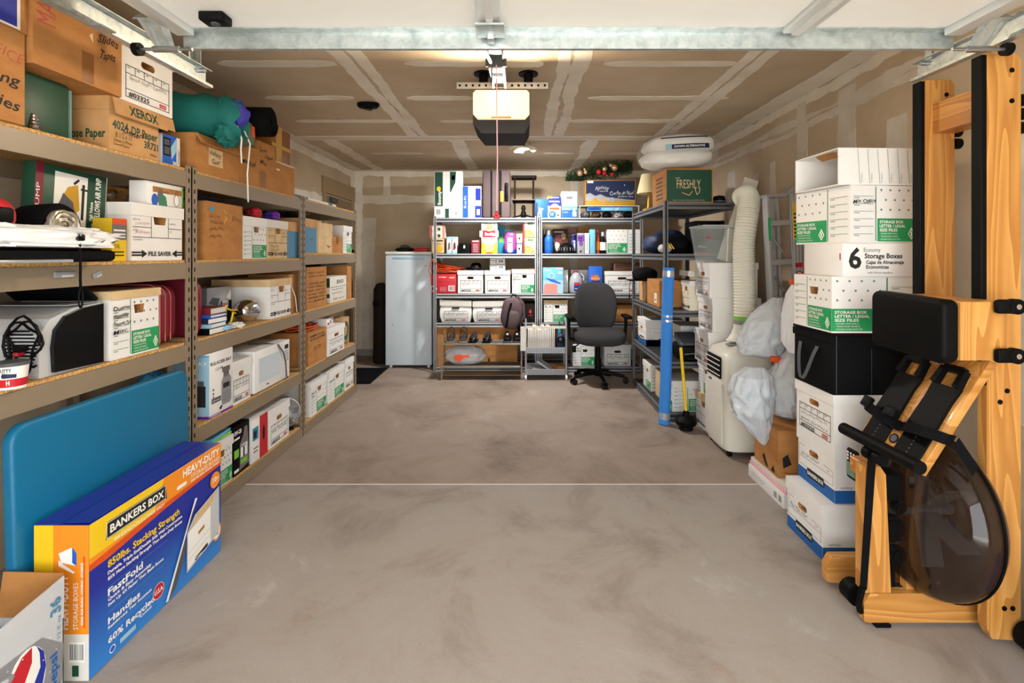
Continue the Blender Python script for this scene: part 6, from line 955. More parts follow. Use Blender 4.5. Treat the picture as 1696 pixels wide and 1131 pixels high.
q = MB(); q.tube([(-.03, 0, .34), (-.02, .0, .39), (.02, 0, .39), (.03, 0, .34)], .007, 8); q.build('grab_loop', 'black', t); q = MB(); q.blob((.11, -.01, .03), .04, .06, .05, 2.4, .1, 3, 2); q.build('side_pouch', 'black', t, 60)
p = Bp(900, 941, 502, Z, 5.87, .34); file_box('green', 'white green-panel box with light brown lid above the cart', **fix(p, h=.262), hand=('R. S.',), lid='kraftl', lidh=.045)
carton('brown carton low on the grey rack behind the office chair', (WX(1030, 6.0), 6.05, Z + .001), 0, .3, .3, .2, 'kraft')
# --- bottom of the back racks
Z = .063
carton('large brown carton standing behind the shoe rack', (WX(792, 6.0), 6.05, Z + .001), 0, .96, .36, .47, 'kraft', {'front': [('t', 'THIS SIDE UP', .6, .22, .03, 'ink', .1), ('p', [(.63, .12), (.66, .12), (.66, .2), (.645, .21), (.63, .2)], 'brown')]})
for (a, b, st, hd, lb) in ((948, 986, 'green', ('Duke', 'Deed Book'), 'white green-panel box on the floor level behind the office chair'), (1000, 1046, 'staples', ('Filing Cabinet',), 'white file box #03325 marked Filing Cabinet behind the office chair')):
    p = Bp(a, b, 572, Z, 5.87, .36); file_box(st, lb, **fix(p, h=.255), hand=hd, lid=None if st == 'green' else 'white', lidh=.04)
# --- shoe rack
t = thing('shoe_rack', 'two-tier tan metal shoe rack before the brown carton', 'shoe rack', (-.4325, 5.58, 0)); hw = .4525
for x in (-hw, hw - .016):
    for y in (-.11, .11): q = MB(); q.rbox(x, x + .016, y - .008, y + .008, 0, .50 if y < 0 else .52, .003, 1); q.build('leg', 'taupe', t)
for z in (.39, .14):
    q = MB(); q.rbox(-hw + .017, hw - .017, -.118, -.102, z, z + .018, .003, 1); q.rbox(-hw + .017, hw - .017, .102, .118, z, z + .018, .003, 1); q.build('tier_bar', 'taupe', t)
    q = MB(); q.box(-hw + .017, hw - .017, -.101, .101, z + .008, z + .016); q.build('tier_sheet', 'darkgrey', t, None)
q = MB(); q.box(-hw + .017, hw - .017, -.1, .1, .05, .056); q.build('lower_brace', 'taupe', t, None)
def shoe(label, px, kind, group):
    x = WX(px, 5.5); t = thing('shoe', label, 'shoe', (x, 5.58, .408), rot=(0, 0, {'sandal': .05, 'dress': -.1, 'sneaker': .08}[kind]), group=group); t.scale = (1.1, .92, 1.25); q = MB(); n = 14; vs_ = []; ring = 16
    for j in range(n + 1):
        u = j / n; y = -.1 + .2 * u; wv = .042 * (math.sin(PI * min(1, .18 + .82 * u)) ** .5 * .75 + .22) * (1 if u > .02 else .8); h = (.035 + .045 * max(0, (u - .3) / .7) ** .8) * (.6 if kind == 'sandal' else 1) * (.6 if j == 0 else 1)
        for k in range(ring): a = 2 * PI * k / ring; vs_.append((wv * math.cos(a), y, .012 + h / 2 + h / 2 * math.sin(a)))
    q.add(vs_, [(j * ring + k, j * ring + (k + 1) % ring, (j + 1) * ring + (k + 1) % ring, (j + 1) * ring + k) for j in range(n) for k in range(ring)] + [tuple(range(ring))[::-1], tuple(range(n * ring, (n + 1) * ring))])
    q.build('upper', {'sandal': 'shoe', 'dress': 'blackgloss', 'sneaker': 'black'}[kind], t, 60)
    q = MB(); q.rbox(-.04, .04, -.105, .1, 0, .016, .007, 2); q.build('sole', {'sandal': 'taupe', 'dress': 'black', 'sneaker': 'darkgrey'}[kind], t)
    if kind == 'sandal':
        q = MB(); q.tube([(-.038, -.02, .03), (-.03, -.01, .08), (0, .0, .105), (.03, -.01, .08), (.038, -.02, .03)], .006, 6); q.tube([(-.04, .05, .03), (-.03, .07, .11), (0, .09, .125), (.03, .07, .11), (.04, .05, .03)], .006, 6); q.build('strap', 'shoe', t)
    if kind == 'sneaker': q = MB(); q.rbox(-.012, .012, -.04, .03, .062, .075, .004, 2); q.build('tongue', 'lightgrey', t)
for i, (px, kd, lb) in enumerate(((745, 'sandal', 'brown strap sandal at the rack end'), (766, 'sandal', 'brown strap sandal beside the black dress shoes'), (783, 'dress', 'glossy black dress shoe next to the sandals'), (806, 'dress', 'glossy black dress shoe standing apart'), (840, 'sneaker', 'black sneaker with grey tongue under the backpack'), (856, 'sneaker', 'black sneaker at the rack end under the backpack'))): shoe(lb, px, kd, 'shoes on the shoe rack')
t = thing('shopping_bag', 'tied grey-white shopping bag with orange print on the shoe rack', 'bag', (WX(770, 5.52), 5.58, .158)); q = MB(); q.blob((0, 0, .1), .225, .10, .112, 2.3, .16, 2.6, 7, 40, 22, flat=.099); q.build('bag_body', 'baggrey', t, 60); q = MB(); q.add([(-.11, -.112, .06), (-.05, -.118, .05), (.0, -.114, .09), (.06, -.108, .10), (.05, -.107, .125), (-.02, -.105, .12), (-.06, -.105, .13), (-.115, -.105, .11)], [(0, 1, 2, 7), (2, 3, 4, 5), (2, 5, 6, 7)]); q.build('printed_label', 'dorange', t, None)
# --- wire cart with folders
t = thing('wire_cart', 'silver wire utility cart with white casters', 'cart', (.285, 5.62, 0)); hw, hd_ = .225, .15
for x in (-hw, hw):
    q = MB(); q.tube([(x, -hd_, .05), (x, -hd_, .60), (x, -hd_ + .02, .64), (x, 0, .66), (x, hd_ - .02, .64), (x, hd_, .60), (x, hd_, .05)], .011, 10); q.build('side_frame', 'silver', t)
    for y in (-hd_, hd_): q = MB(); q.cyl((x - .01, y, .027), (x + .01, y, .027), .026, n=18); q.cyl((x, y, .04), (x, y, .06), .012, n=10); q.build('caster', 'white', t)
q = MB(); q.box(-hw, hw, -hd_ - .008, -hd_ + .004, .575, .60); q.build('front_bar', 'cream', t, None)
for z in (.30, .06):
    q = MB(); q.box(-hw + .012, hw - .012, -hd_ + .0, hd_, z, z + .006); q.box(-hw + .012, hw - .012, -hd_ - .004, -hd_, z, z + .065); q.box(-hw + .012, hw - .012, hd_, hd_ + .004, z, z + .065); b_ = q.build('mesh_tray', 'steel', t, None)
    s = MB()
    for i in range(24):
        for k in range(3): x0 = -hw + .022 + i * .0185; s.box(x0, x0 + .01, -hd_ - .0046, -hd_ - .0042, z + .008 + k * .018, z + .02 + k * .018)
    s.build('tray_holes', 'darkgrey', b_, None)
rr = random.Random(4); x = .285 - hw + .02
cols = ['kraftl', 'paper', 'cream', 'kraftl', 'offwhite', 'kraftl', 'paper', 'yellow', 'paper', 'paper', 'offwhite', 'paper', 'cream', 'kraftl', 'brown', 'kraftl']
fnames = {'kraftl': 'manila file folder', 'paper': 'white file folder', 'cream': 'cream file folder', 'offwhite': 'grey-white file folder', 'yellow': 'bright yellow file folder', 'brown': 'brown file folder'}
for i, c_ in enumerate(cols):
    th = .016; h = rr.uniform(.25, .29); q = MB(); q.box(-th / 2, -th / 2 + .0015, -.12, .12, 0, h); q.box(th / 2 - .0015, th / 2, -.12, .12, 0, h - .006); q.box(-th / 2 + .002, th / 2 - .002, -.118, .118, .002, h - .012, 1)
    tb = rr.uniform(-.1, .05); q.box(-th / 2, -th / 2 + .0015, tb, tb + .05, h, h + .015)
    solo('file_folder', q, [c_, 'paper'], fnames[c_] + ' standing upright in the wire cart', 'folder', (x + th / 2, 5.62, .307), rot=(0, .012, 0), group='folders in the wire cart', smooth=None); x += th + .003
t = thing('goggles', 'dark blue goggles beside the folders in the cart', 'goggles', (.285 + .165, 5.56, .307)); q = MB(); q.blob((0, 0, .1), .055, .06, .1, 2.4, .12, 2.5, 4, flat=.0995); q.build('frame', 'navy', t, 60); q = MB(); q.blob((0, -.05, .13), .04, .02, .045, 2.4, .05, 2, 1); q.build('lens', 'blackgloss', t, 60)
bottle('small_bottle', 'small teal bottle rising behind the folders', 924, 930, 533, 'teallabel', 'teal', z=.307, Yf=5.66)
for i, (x, rz, ry, mt, w_, lb) in enumerate(((-.10, .3, .25, 'paper', .16, 'white papers at the bottom of the cart'), (.0, -.2, .55, 'lightgrey', .22, 'slanted grey notebook at the bottom of the cart'), (.15, .5, .1, 'kraft', .12, 'brown packet at the bottom of the cart'))):
    q = MB(); q.rbox(-w_ / 2, w_ / 2, -.08, .08, 0, .022 if i != 2 else .05, .003, 1); solo('paper_stack', q, mt, lb, 'papers', (.285 + x, 5.6, .068 + (.06 if ry > .3 else .025)), rot=(0, ry, rz))
t = solo('paper_tag', MB().rbox(-.03, .03, -.002, .002, 0, .27, .001, 1), 'offwhite', 'pale paper strip hanging beside the cart', 'paper', (.03, 5.45, .33))
# --- office chair
t = thing('office_chair', 'dark grey fabric office chair with black arms on casters', 'office chair', (.85, 5.40, 0))
for k in range(5):
    a = -PI / 2 + k * 2 * PI / 5 + .08; q = MB(); q.tube([(.03 * math.cos(a), .03 * math.sin(a), .11), (.16 * math.cos(a), .16 * math.sin(a), .1), (.29 * math.cos(a), .29 * math.sin(a), .075)], [.028, .022, .016], 10); q.build('base_leg', 'black', t)
    q = MB(); c_ = Vector((.3 * math.cos(a), .3 * math.sin(a), .032)); d = Vector((-math.sin(a), math.cos(a), 0)); q.cyl(c_ - d * .03, c_ - d * .008, .032, n=18); q.cyl(c_ + d * .008, c_ + d * .03, .032, n=18); q.cyl(c_, c_ + Vector((0, 0, .045)), .01, n=8); q.build('caster', 'blackgloss', t)
q = MB(); q.cyl((0, 0, .07), (0, 0, .26), .038, .034, n=20); q.cyl((0, 0, .26), (0, 0, .44), .026, n=18); q.build('gas_column', 'black', t)
q = MB(); q.rbox(-.12, .12, -.12, .12, .43, .46, .01, 2); q.tube([(-.1, -.05, .445), (-.2, -.07, .44), (-.26, -.08, .40)], .007, 8); q.rbox(-.29, -.25, -.1, -.06, .34, .41, .01, 2); q.build('tilt_mechanism', 'black', t)
q = MB(); nu, nv = 22, 16; q.blob((0, -.03, .515), .275, .26, .065, 4.2, .02, 1.5, 1, 40, 20); q.v = [(x, y, z - .03 * max(0, (-y - .12) / .15) ** 2 + .008 * (x / .28) ** 2) for x, y, z in q.v]; q.build('seat', 'chairfab', t, 60)
q = MB(); q.blob((0, .0, 0), .24, .045, .275, 4.0, .01, 1.5, 2, 48, 30); q.v = [(x * (1.0 - .16 * max(0, z / .28) ** 2 - .14 * max(0, -z / .28)), y + .22 + .06 * (x / .24) ** 2 * -1 + .10 * ((z + .1) / .3) ** 2 * (.5 if z > 0 else .2), z + .80) for x, y, z in q.v]; q.build('backrest', 'chairfab', t, 60)
q = MB(); q.rbox(-.05, .05, .24, .275, .44, .72, .01, 2); q.build('back_bar', 'black', t)
for s in (-1, 1):
    q = MB(); q.tube([(s * .2, .05, .45), (s * .305, .05, .47), (s * .315, .05, .60), (s * .315, .04, .70)], [.02, .02, .018, .018], 10); q.build('arm_post', 'black', t); q = MB(); q.rbox(s * .315 - .04, s * .315 + .04, -.13, .13, .70, .735, .014, 3); q.build('arm_pad', 'black', t)
# ------------------------------------------------------------------ goods on and around the right-hand rack
Z = 1.833
Yn = 4.16
t = thing('meal_carton', 'green fronted brown meal delivery carton on the right rack', 'carton', ((WX(1102, Yn) + WX(1181, Yn)) / 2, Yn + .2, Z + .001)); W_ = WX(1181, Yn) - WX(1102, Yn); H_ = WZ(279, Yn) - Z; D_ = .40
q = MB(); q.box(-W_ / 2, W_ / 2, -D_ / 2, D_ / 2, 0, H_ - .006); q.build('box_body', 'kraft', t, None); q = MB(); q.box(-W_ / 2 - .002, W_ / 2 + .002, -D_ / 2 - .002, D_ / 2, H_ - .0055, H_); q.build('top_flap', 'kraft', t, None)
prints(t, 'front', W_, D_, H_, [('r', .025, .03, .975, .96, 'dgreen'), ('t', 'FRESHLY', .24, .42, .27, 'kraftl', .5), ('l', .21, .71, .30, .73, .006, 'kraftl'), ('l', .35, .30, .50, .22, .006, 'kraftl'), ('l', .50, .22, .57, .34, .006, 'kraftl'), ('l', .62, .42, .66, .24, .006, 'kraftl'), ('l', .66, .24, .71, .30, .006, 'kraftl'), ('l', .71, .30, .73, .45, .006, 'kraftl'), ('t', 'FULLY COOKED MEALS DELIVERED FRESH', .16, .05, .05, 'greytext', .66)]); prints(t, 'left', W_, D_, H_, [('r', .3, .15 + .12 * i, .8, .2 + .12 * i, 'brown') for i in range(6)])
zt = Z + H_ + .002
t = thing('pillow_pack', 'white bed pillows in clear wrap with blue printed band', 'pillows', ((WX(1064, 4.25) + WX(1196, 4.25)) / 2, 4.36, zt + .03), rot=(0, -.05, 0))
for k, (z, r_) in enumerate(((.0, .085), (.12, .085))): q = MB(); q.blob((-.02 + .02 * k, 0, .08 + z), .31, .2, r_, 2.5, .06, 2, k + 3, 40, 22); q.build('pillow', 'paper', t, 60)
q = MB(); q.blob((-.005, 0, .14), .345, .225, .165, 2.6, .08, 2.6, 9, 44, 24); q.build('clear_wrap', 'wrap', t, 60)
def on_blob(spec_txt): pass
q = MB()
def band(u0, u1, v0, v1, mi, off=.002):
    vs_ = []; n = 14
    for i in range(n + 1):
        u = u0 + (u1 - u0) * i / n
        for v in (v0, v1): yy = -.225 * max(0, 1 - abs(u / .36) ** 2.6 - abs((v - .14) / .185) ** 2.6) ** (1 / 2.6) - .012 - off; vs_.append((u, yy, v))
    q.add(vs_, [(2 * i, 2 * i + 2, 2 * i + 3, 2 * i + 1) for i in range(n)], mi)
band(-.17, .2, .13, .17, 0); band(-.17, -.12, .126, .174, 1, .003); band(-.2, .2, .225, .236, 0); q.build('printed_band', ['navy', 'lblue'], t, 60)
gv, gf, gw = glyphs('DOWN ALTERNATIVE', .028); q = MB(); q.add([(-.10 + x * .26 / gw, -.225 * max(0, 1 - abs((-.10 + x * .26 / gw) / .36) ** 2.6 - .002) ** (1 / 2.6) - .0165, .143 + y * .017) for x, y in gv], gf); q.build('printed_label', 'paper', t, None)
t = thing('table_lamp', 'table lamp with cream shade behind the meal carton', 'lamp', (WX(1075, 4.9), 4.9, Z + .001)); q = MB(); q.lathe([(.12, .17), (.075, .36), (.073, .36), (.117, .172)], 26, cap=False); q.build('lamp_shade', 'shade', t, 50); q = MB(); q.lathe([(.06, 0), (.06, .015), (.02, .03), (.014, .12), (.012, .25)], 18); q.build('lamp_base', 'gold', t, 50)
t = thing('round_speaker', 'black round speaker on the right rack top', 'speaker', (WX(1191, 4.25), 4.25, Z + .001)); q = MB(); q.lathe([(.05, 0), (.055, .03), (.045, .065), (.005, .075)], 20); q.build('shell', 'black', t, 50); q = MB(); q.lathe([(.0552, .012), (.0562, .02), (.0552, .028)], 20, cap=False); q.build('trim_ring', 'darkgrey', t)
Z = 1.403
t = thing('equipment_case', 'black hard case with silver rivets behind the clear bin', 'case', (1.66, 4.45, Z + .13)); q = MB(); q.rbox(-.13, .13, -.14, .14, 0, .16, .006, 2); q.build('case_body', 'black', t); q = MB()
for x in (-.1, .1):
    for z in (.03, .13): q.cyl((x, -.143, z), (x, -.14, z), .006, n=10)
q.build('rivet', 'chrome', t)
q = MB(); q.rbox(-.16, .16, -.16, .16, 0, .127, .006, 2); solo('equipment_case', q, 'blackfab', 'black fabric case carrying the riveted hard case', 'case', (1.64, 4.47, Z + .001))
q = MB(); q.blob((0, 0, .11), .19, .2, .11, 2.4, .12, 2.2, 3, flat=.109); q.v = [(x, y, z * (1 + .9 * x)) for x, y, z in q.v]; solo('duffel_bag', q, 'navy', 'navy blue duffel bag on the right rack', 'bag', (1.39, 4.78, Z + .001), smooth=60)
t = thing('sports_bag', 'black sports bag with yellow stripes and white panel', 'bag', (1.34, 4.36, Z + .001)); q = MB(); q.blob((0, 0, .085), .13, .16, .085, 2.4, .1, 2.4, 5, flat=.084); q.build('bag_body', 'blackfab', t, 60); q = MB(); q.blob((-.085, -.08, .045), .055, .07, .04, 2.3, .1, 2, 2); q.build('white_panel', 'lightgrey', t, 60)
for k in range(2): q = MB(); q.tube([(-.05 + .02 * k, -.158, .04), (-.07 + .02 * k, -.15, .08), (-.1 + .02 * k, -.11, .13), (-.07, -.03, .175)], .006, 6); q.build('stripe', 'yellow', t)
pack('shoe_box', 'flat black box with white script and red edge', 'box', (1.54, 4.235, Z + .001), 0, .15, .14, .1, 'black', [('h', 'fitness', .2, .5, .25, 'paper', .5), ('r', 0, .0, 1, .1, 'red')])
Z = .923
t = thing('sun_cap', 'black cap with dangling cord at the rack corner', 'cap', (1.20, 4.95, 1.135), rot=(0, .0, 0)); q = MB(); q.blob((.05, 0, .06), .12, .13, .075, 2.3, .06, 2, 3, flat=.059); q.build('crown', 'blackfab', t, 60); q = MB(); q.rbox(-.12, .0, -.09, .09, .0, .012, .005, 2); q.build('brim', 'black', t); q = MB(); q.tube([(-.1, -.03, .0), (-.112, -.03, -.06), (-.11, -.03, -.16)], .003, 6); q.cyl((-.11, -.03, -.18), (-.11, -.03, -.155), .007, n=8); q.build('cord', 'black', t)
carton('orange-brown carton below the black cap', (1.40, 5.05, Z + .001), -PI / 2, .24, .3, .205, 'kraft2', {'front': [('r', .75, .05, .95, .95, 'offwhite')]})
carton('brown carton with a small white label behind the blue foam tube', (1.41, 4.60, Z + .001), -PI / 2, .42, .34, .24, 'kraft', {'front': [('r', .6, .12, .8, .5, 'cream'), ('c', .63, .18, .77, .3)]})
p = Rp(1114, 1136, 462, Z, 1.40, .36); file_box('saver', 'white file box on the right rack with its lid lifted', (1.60, 4.245, Z + .001), -PI / 2, .215, .36, .25, (), body='cream', lid='white', lidh=.04)
t = thing('box_lid', 'loose white box lid tilted over the open file box', 'lid', (1.60, 4.27, Z + .275), rot=(0, .09, 0)); q = lid_mesh(.36, .22, .0, .045); q.build('lid_panel', 'offwhite', t, None)
Z = .493
p = Rp(1050, 1071, 530, Z, 1.22, .36); file_box('bankers', 'white and blue file box at the far end of the right rack', (1.235 + .19, 5.03, Z + .001), -PI / 2, .34, .38, .255, hand='Taxes', side={'right': [('r', 0, .0, 1, .24, 'bluelid'), ('f', .1, .38, .9, .7, .002, 'greytext'), ('h', 'Yukon Office', .2, .48, .08, 'inkgrey', .5), ('r', .45, .74, .6, .82, 'dorange'), ('r', .35, .2, .65, .28, 'ink')]})
file_box('bankers', 'white and blue file box behind the black printer', (1.62, 4.62, Z + .001), -PI / 2, .32, .34, .255, hand='Bank')
t = thing('inkjet_printer', 'black inkjet printer with open tray on the right rack', 'printer', (1.56, 4.29, Z + .001)); q = MB(); q.rbox(-.2, .2, -.13, .13, 0, .13, .02, 3); q.build('printer_body', 'black', t); q = MB(); q.M = Matrix.Translation((0, .02, .13)) @ Matrix.Rotation(.35, 4, 'X'); q.rbox(-.19, .19, -.12, .1, .0, .06, .015, 3); q.build('scanner_lid', 'darkgrey', t); q = MB(); q.rbox(-.15, .15, -.15, -.12, .02, .03, .004, 2); q.build('paper_tray', 'blackgloss', t); q = MB(); q.tube([(-.19, -.1, .03), (-.17, -.13, .06), (-.08, -.14, .07), (.02, -.14, .04)], .004, 6); q.build('cable', 'grey', t)
Z = .063
file_box('green', 'white green-panel box under the far end of the right rack', (1.25 + .17, 4.93, Z + .001), -PI / 2, .30, .32, .255, (), side={'right': [x for x in spec_green()]})
t = carton('light brown file carton behind the blue foam tube', (1.46, 4.60, Z + .001), -PI / 2, .20, .34, .25, 'kraftl')
file_box('green', 'white green-panel box behind the plunger', (1.27 + .19, 4.315, Z + .001), -PI / 2, .30, .36, .262, (), side={'right': spec_green()})
q = MB(); q.box(-.006, .006, -.12, .12, 0, .36); solo('plywood_panel', q, 'kraft2', 'thin tan board standing behind the far storage box', 'board', (1.6, 5.2, Z + .001), rotz=PI / 2, smooth=None)
# blue foam tube leaning on the rack
t = thing('foam_tube', 'long blue foam tube bound with silver tape', 'foam tube', (WX(1098, 4.09), 4.06, .0), rot=(0, .028, 0)); q = MB(); q.tube([(0, 0, .005), (.004, 0, .4), (.0, 0, .8), (.003, 0, 1.29)], .046, 20); q.build('foam_roll', 'noodle', t, 60); q = MB(); q.cyl((0.003, 0, 1.285), (.003, 0, 1.2925), .018, n=14); q.build('tube_bore', 'navy', t)
for z0, z1 in ((.045, .10), (.845, .862), (.885, .90), (1.215, 1.265)): q = MB(); q.cyl((.002, 0, z0), (.002, 0, z1), .0472, n=24); q.build('tape_band', 'bubble', t)
t = thing('plunger', 'black rubber plunger with a yellow handle', 'plunger', (WX(1137, 3.92), 3.93, .001)); q = MB(); q.lathe([(.05, 0), (.055, .01), (.05, .025), (.078, .045), (.085, .075), (.06, .105), (.03, .115), (.024, .14), (.018, .15)], 24); q.build('cup', 'rubber', t, 50); q = MB(); q.cyl((0, 0, .14), (-.036, .02, .65), .0125, n=14); q.build('handle', 'yellow', t)
# white stack beside the rack
Xs = 1.455
hs = 0.001
for i, (st, h, lb, kw) in enumerate((('saver', .272, 'brown-lidded file box at the bottom of the stack behind the air conditioner', dict(lid='kraftl')), ('green', .26, 'white green-panel box second in the stack behind the air conditioner', {}), ('staples', .262, 'white file box marked Genre in the middle of the stack behind the air conditioner', dict(hand=('Genealogy',))), ('staples', .262, 'white file box marked Ian Cards below the topmost stacked file box', dict(hand=('Ian Cards',))), ('staples', .272, 'white file box directly beneath the clear plastic bin', dict(hand=('Wills Etc.', 'misc'))))):
    dx = (.0, .02, -.01, .02, .0)[i]
    file_box(st, lb, (Xs + .19 + dx, 3.945, hs), -PI / 2, .315, .38, h, lidh=.05, **kw); hs += h + .001
t = thing('plastic_bin', 'clear plastic storage bin on the white stack', 'bin', (Xs + .14, 3.93, hs)); q = MB(); H_ = .285; th = .003
def frame_(w0, d0, w1, d1, z0, z1, inner): 
    return
a0, b0, a1, b1 = .15, .125, .19, .155
for (x0, y0, x1, y1, X0, Y0, X1, Y1) in ((-a0, -b0, a0, -b0, -a1, -b1, a1, -b1), (a0, -b0, a0, b0, a1, -b1, a1, b1), (a0, b0, -a0, b0, a1, b1, -a1, b1), (-a0, b0, -a0, -b0, -a1, b1, -a1, -b1)):
    q.add([(x0, y0, 0), (x1, y1, 0), (X1, Y1, H_), (X0, Y0, H_)], [(0, 1, 2, 3)])
q.add([(-a0, -b0, 0), (a0, -b0, 0), (a0, b0, 0), (-a0, b0, 0)], [(0, 3, 2, 1)]); q.build('tub', 'clearbin', t, None)
q = MB(); q.tube([(-a1, -b1, H_), (a1, -b1, H_), (a1, b1, H_), (-a1, b1, H_), (-a1, -b1, H_)], .008, 6); q.build('rim', 'clearplastic', t)
q = MB(); q.tube([(.0, -b0 - .002, .01), (.0, -b1 - .002, H_ - .02)], .005, 6); q.build('rib', 'offwhite', t); q = MB(); q.rbox(-.16, -.135, -b1 + .004, -b1 + .008, .19, .205, .002, 1); q.build('bin_logo', 'red', t)
q = MB(); q.box(-.06, .06, -.007, .007, 0, .72); solo('foam_board', q, 'foamwhite', 'slanted white foam board behind the ribbed hose', 'board', (1.70, 4.115, 1.345), rot=(0, .327, 0), smooth=None)
# portable air conditioner
t = thing('portable_air_conditioner', 'cream portable air conditioner on black casters', 'air conditioner', (1.577, 3.56, 0)); a, b = .178, .205; zt = .755
q = MB(); n = 40; lv = [(.045, .96), (.06, 1), (.45, 1), (.66, .985), (.72, .93), (.745, .84), (.757, .6), (.76, .0)]; vs_ = []
for z, s in lv:
    for i in range(n):
        th = 2 * PI * i / n; e = 2 / 5; c_, s_2 = math.cos(th), math.sin(th); x = math.copysign(abs(c_) ** e, c_) * a * s; y = math.copysign(abs(s_2) ** e, s_2) * b * s
        vs_.append((x, y, z + (.04 * (x / a) if z > .7 else 0)))
q.add(vs_, [(j * n + i, j * n + (i + 1) % n, (j + 1) * n + (i + 1) % n, (j + 1) * n + i) for j in range(len(lv) - 1) for i in range(n)] + [tuple(range(n))[::-1]]); q.build('cabinet', 'acwhite', t, 50)
q = MB(); q.rbox(-a - .008, -a + .004, -.15, .15, .08, .5, .004, 2); q.build('front_panel', 'offwhite', t)
q = MB(); q.rbox(-a - .008, -a + .003, -.13, .11, .53, .68, .004, 2); gr = q.build('air_outlet', 'black', t)
for k in range(4): q = MB(); q.M = Matrix.Translation((-a - .01, 0, .552 + k * .035)) @ Matrix.Rotation(.5, 4, 'Y'); q.box(-.012, .012, -.125, .105, -.003, .003); q.build('louver', 'acwhite', gr, None)
q = MB(); q.rbox(-a - .0105, -a - .007, .02, .07, .49, .505, .001, 1); q.build('logo_badge', 'darkgrey', t)
q = MB(); q.lathe([(.062, .757), (.062, .763), (.002, .765)], 24, sx=1, sy=.6, c=(-.04, -.02, -.008)); q.build('control_dial', 'grey', t); 
q = MB(); q.box(-.09, .12, -b - .0012, -b + .0, .30, .302); q.build('panel_seam', 'greytext', t, None); q = MB(); q.lathe([(.03, -b - .002), (.03, -b + .004)], 16, 'y', c=(.04, 0, .1)); q.build('drain_cap', 'offwhite', t)
for x in (-.13, .13):
    for y in (-.15, .15): q = MB(); q.cyl((x - .012, y, .023), (x + .012, y, .023), .0225, n=16); q.rbox(x - .016, x + .016, y - .016, y + .016, .024, .05, .004, 2); q.build('caster', 'black', t)
t = thing('exhaust_hose', 'ribbed white exhaust hose rising from the air conditioner', 'hose', (1.645, 3.60, .74)); pts = [(0, .0, .16), (-.005, 0, .35), (-.005, .01, .55), (.0, .02, .75), (.03, .03, .95), (.05, .05, 1.05), (.055, .10, 1.10), (.05, .17, 1.09)]
def cr(P, u):
    n_ = len(P) - 1; i = min(int(u * n_), n_ - 1); f = u * n_ - i; p0, p1, p2, p3 = [Vector(P[max(0, min(n_, k))]) for k in (i - 1, i, i + 1, i + 2)]
    return .5 * ((2 * p1) + (-p0 + p2) * f + (2 * p0 - 5 * p1 + 4 * p2 - p3) * f * f + (-p0 + 3 * p1 - 3 * p2 + p3) * f ** 3)
N = 260; q = MB(); q.tube([cr(pts, i / N) for i in range(N + 1)], [.075 + .0035 * math.sin(i * PI / 2) for i in range(N + 1)], 24, cap=False); q.build('hose_tube', 'hose', t, 60)
q = MB(); q.lathe([(.14, .03), (.13, .035), (.1, .08), (.082, .13), (.08, .16)], 24, sy=.75, cap=True); q.build('hose_nozzle', 'acwhite', t, 50); q = MB(); q.lathe([(.081, .15), (.082, .18)], 24, cap=False); q.build('clamp_band', 'grey', t); q = MB(); q.lathe([(.0815, .18), (.0815, .21)], 24, cap=False); q.build('tape_band', 'lime', t)
# aluminium step ladder folded against the wall
t = thing('step_ladder', 'folded aluminium step ladder with yellow warning label', 'ladder', (1.918, 3.44, 0), rot=(0, -.045, 0)); HL = 1.83
def bar(nm, x0, x1, y0, y1, z0, z1, mat='silver', par=None): q = MB(); q.rbox(x0, x1, y0, y1, z0, z1, .003, 1); return q.build(nm, mat, par or t)
r1 = bar('side_rail', -.135, -.115, -.04, .03, .01, HL - .02); r2 = bar('side_rail', .02, .095, -.045, -.02, .01, HL); bar('rear_rail', .098, .128, -.03, .0, .01, HL); bar('rear_rail', -.095, -.06, .012, .035, .01, HL - .03); bar('rear_rail', -.045, -.025, .012, .035, .01, HL - .03)
for k in range(3): bar('rail_rib', .030 + k * .022, .038 + k * .022, -.049, -.0455, .02, HL - .01, 'lightgrey', r2)
for k in range(6): bar('step', -.114, .019, -.045, .01, .25 + k * .27, .29 + k * .27)
for k in range(3): q = MB(); z = .83 + k * .27; q.tube([(-.11, -.05, z + .15), (-.05, -.05, z + .05)], .008, 6); q.build('step_brace', 'steel', t)
q = MB(); q.add([(-.14, -.05, HL - .03), (.0, -.05, HL - .03), (.03, -.05, HL + .01), (.13, -.05, HL + .03), (-.14, .04, HL - .03), (.0, .04, HL - .03), (.03, .04, HL + .01), (.13, .04, HL + .03)] , [(0, 1, 5, 4), (1, 2, 6, 5), (2, 3, 7, 6)]); q.v += [(a, b, c + .02) for a, b, c in q.v]; q.f += [(8, 12, 13, 9), (9, 13, 14, 10), (10, 14, 15, 11), (0, 8, 9, 1), (1, 9, 10, 2), (2, 10, 11, 3), (3, 11, 15, 7), (4, 5, 13, 12), (5, 6, 14, 13), (6, 7, 15, 14), (0, 4, 12, 8)]; q.m += [0] * 11; q.build('top_cap', 'silver', t, None)
q = MB(); q.add([(.032, -.0505, 1.50), (.088, -.0505, 1.50), (.088, -.0505, 1.70), (.06, -.0505, 1.72), (.032, -.0505, 1.78)], [(0, 1, 2, 3, 4)]); q.build('warning_label', 'yellow', r2, None); q = MB()
for k in range(7): q.box(.038, .082, -.0512, -.0507, 1.515 + k * .026, 1.527 + k * .026)
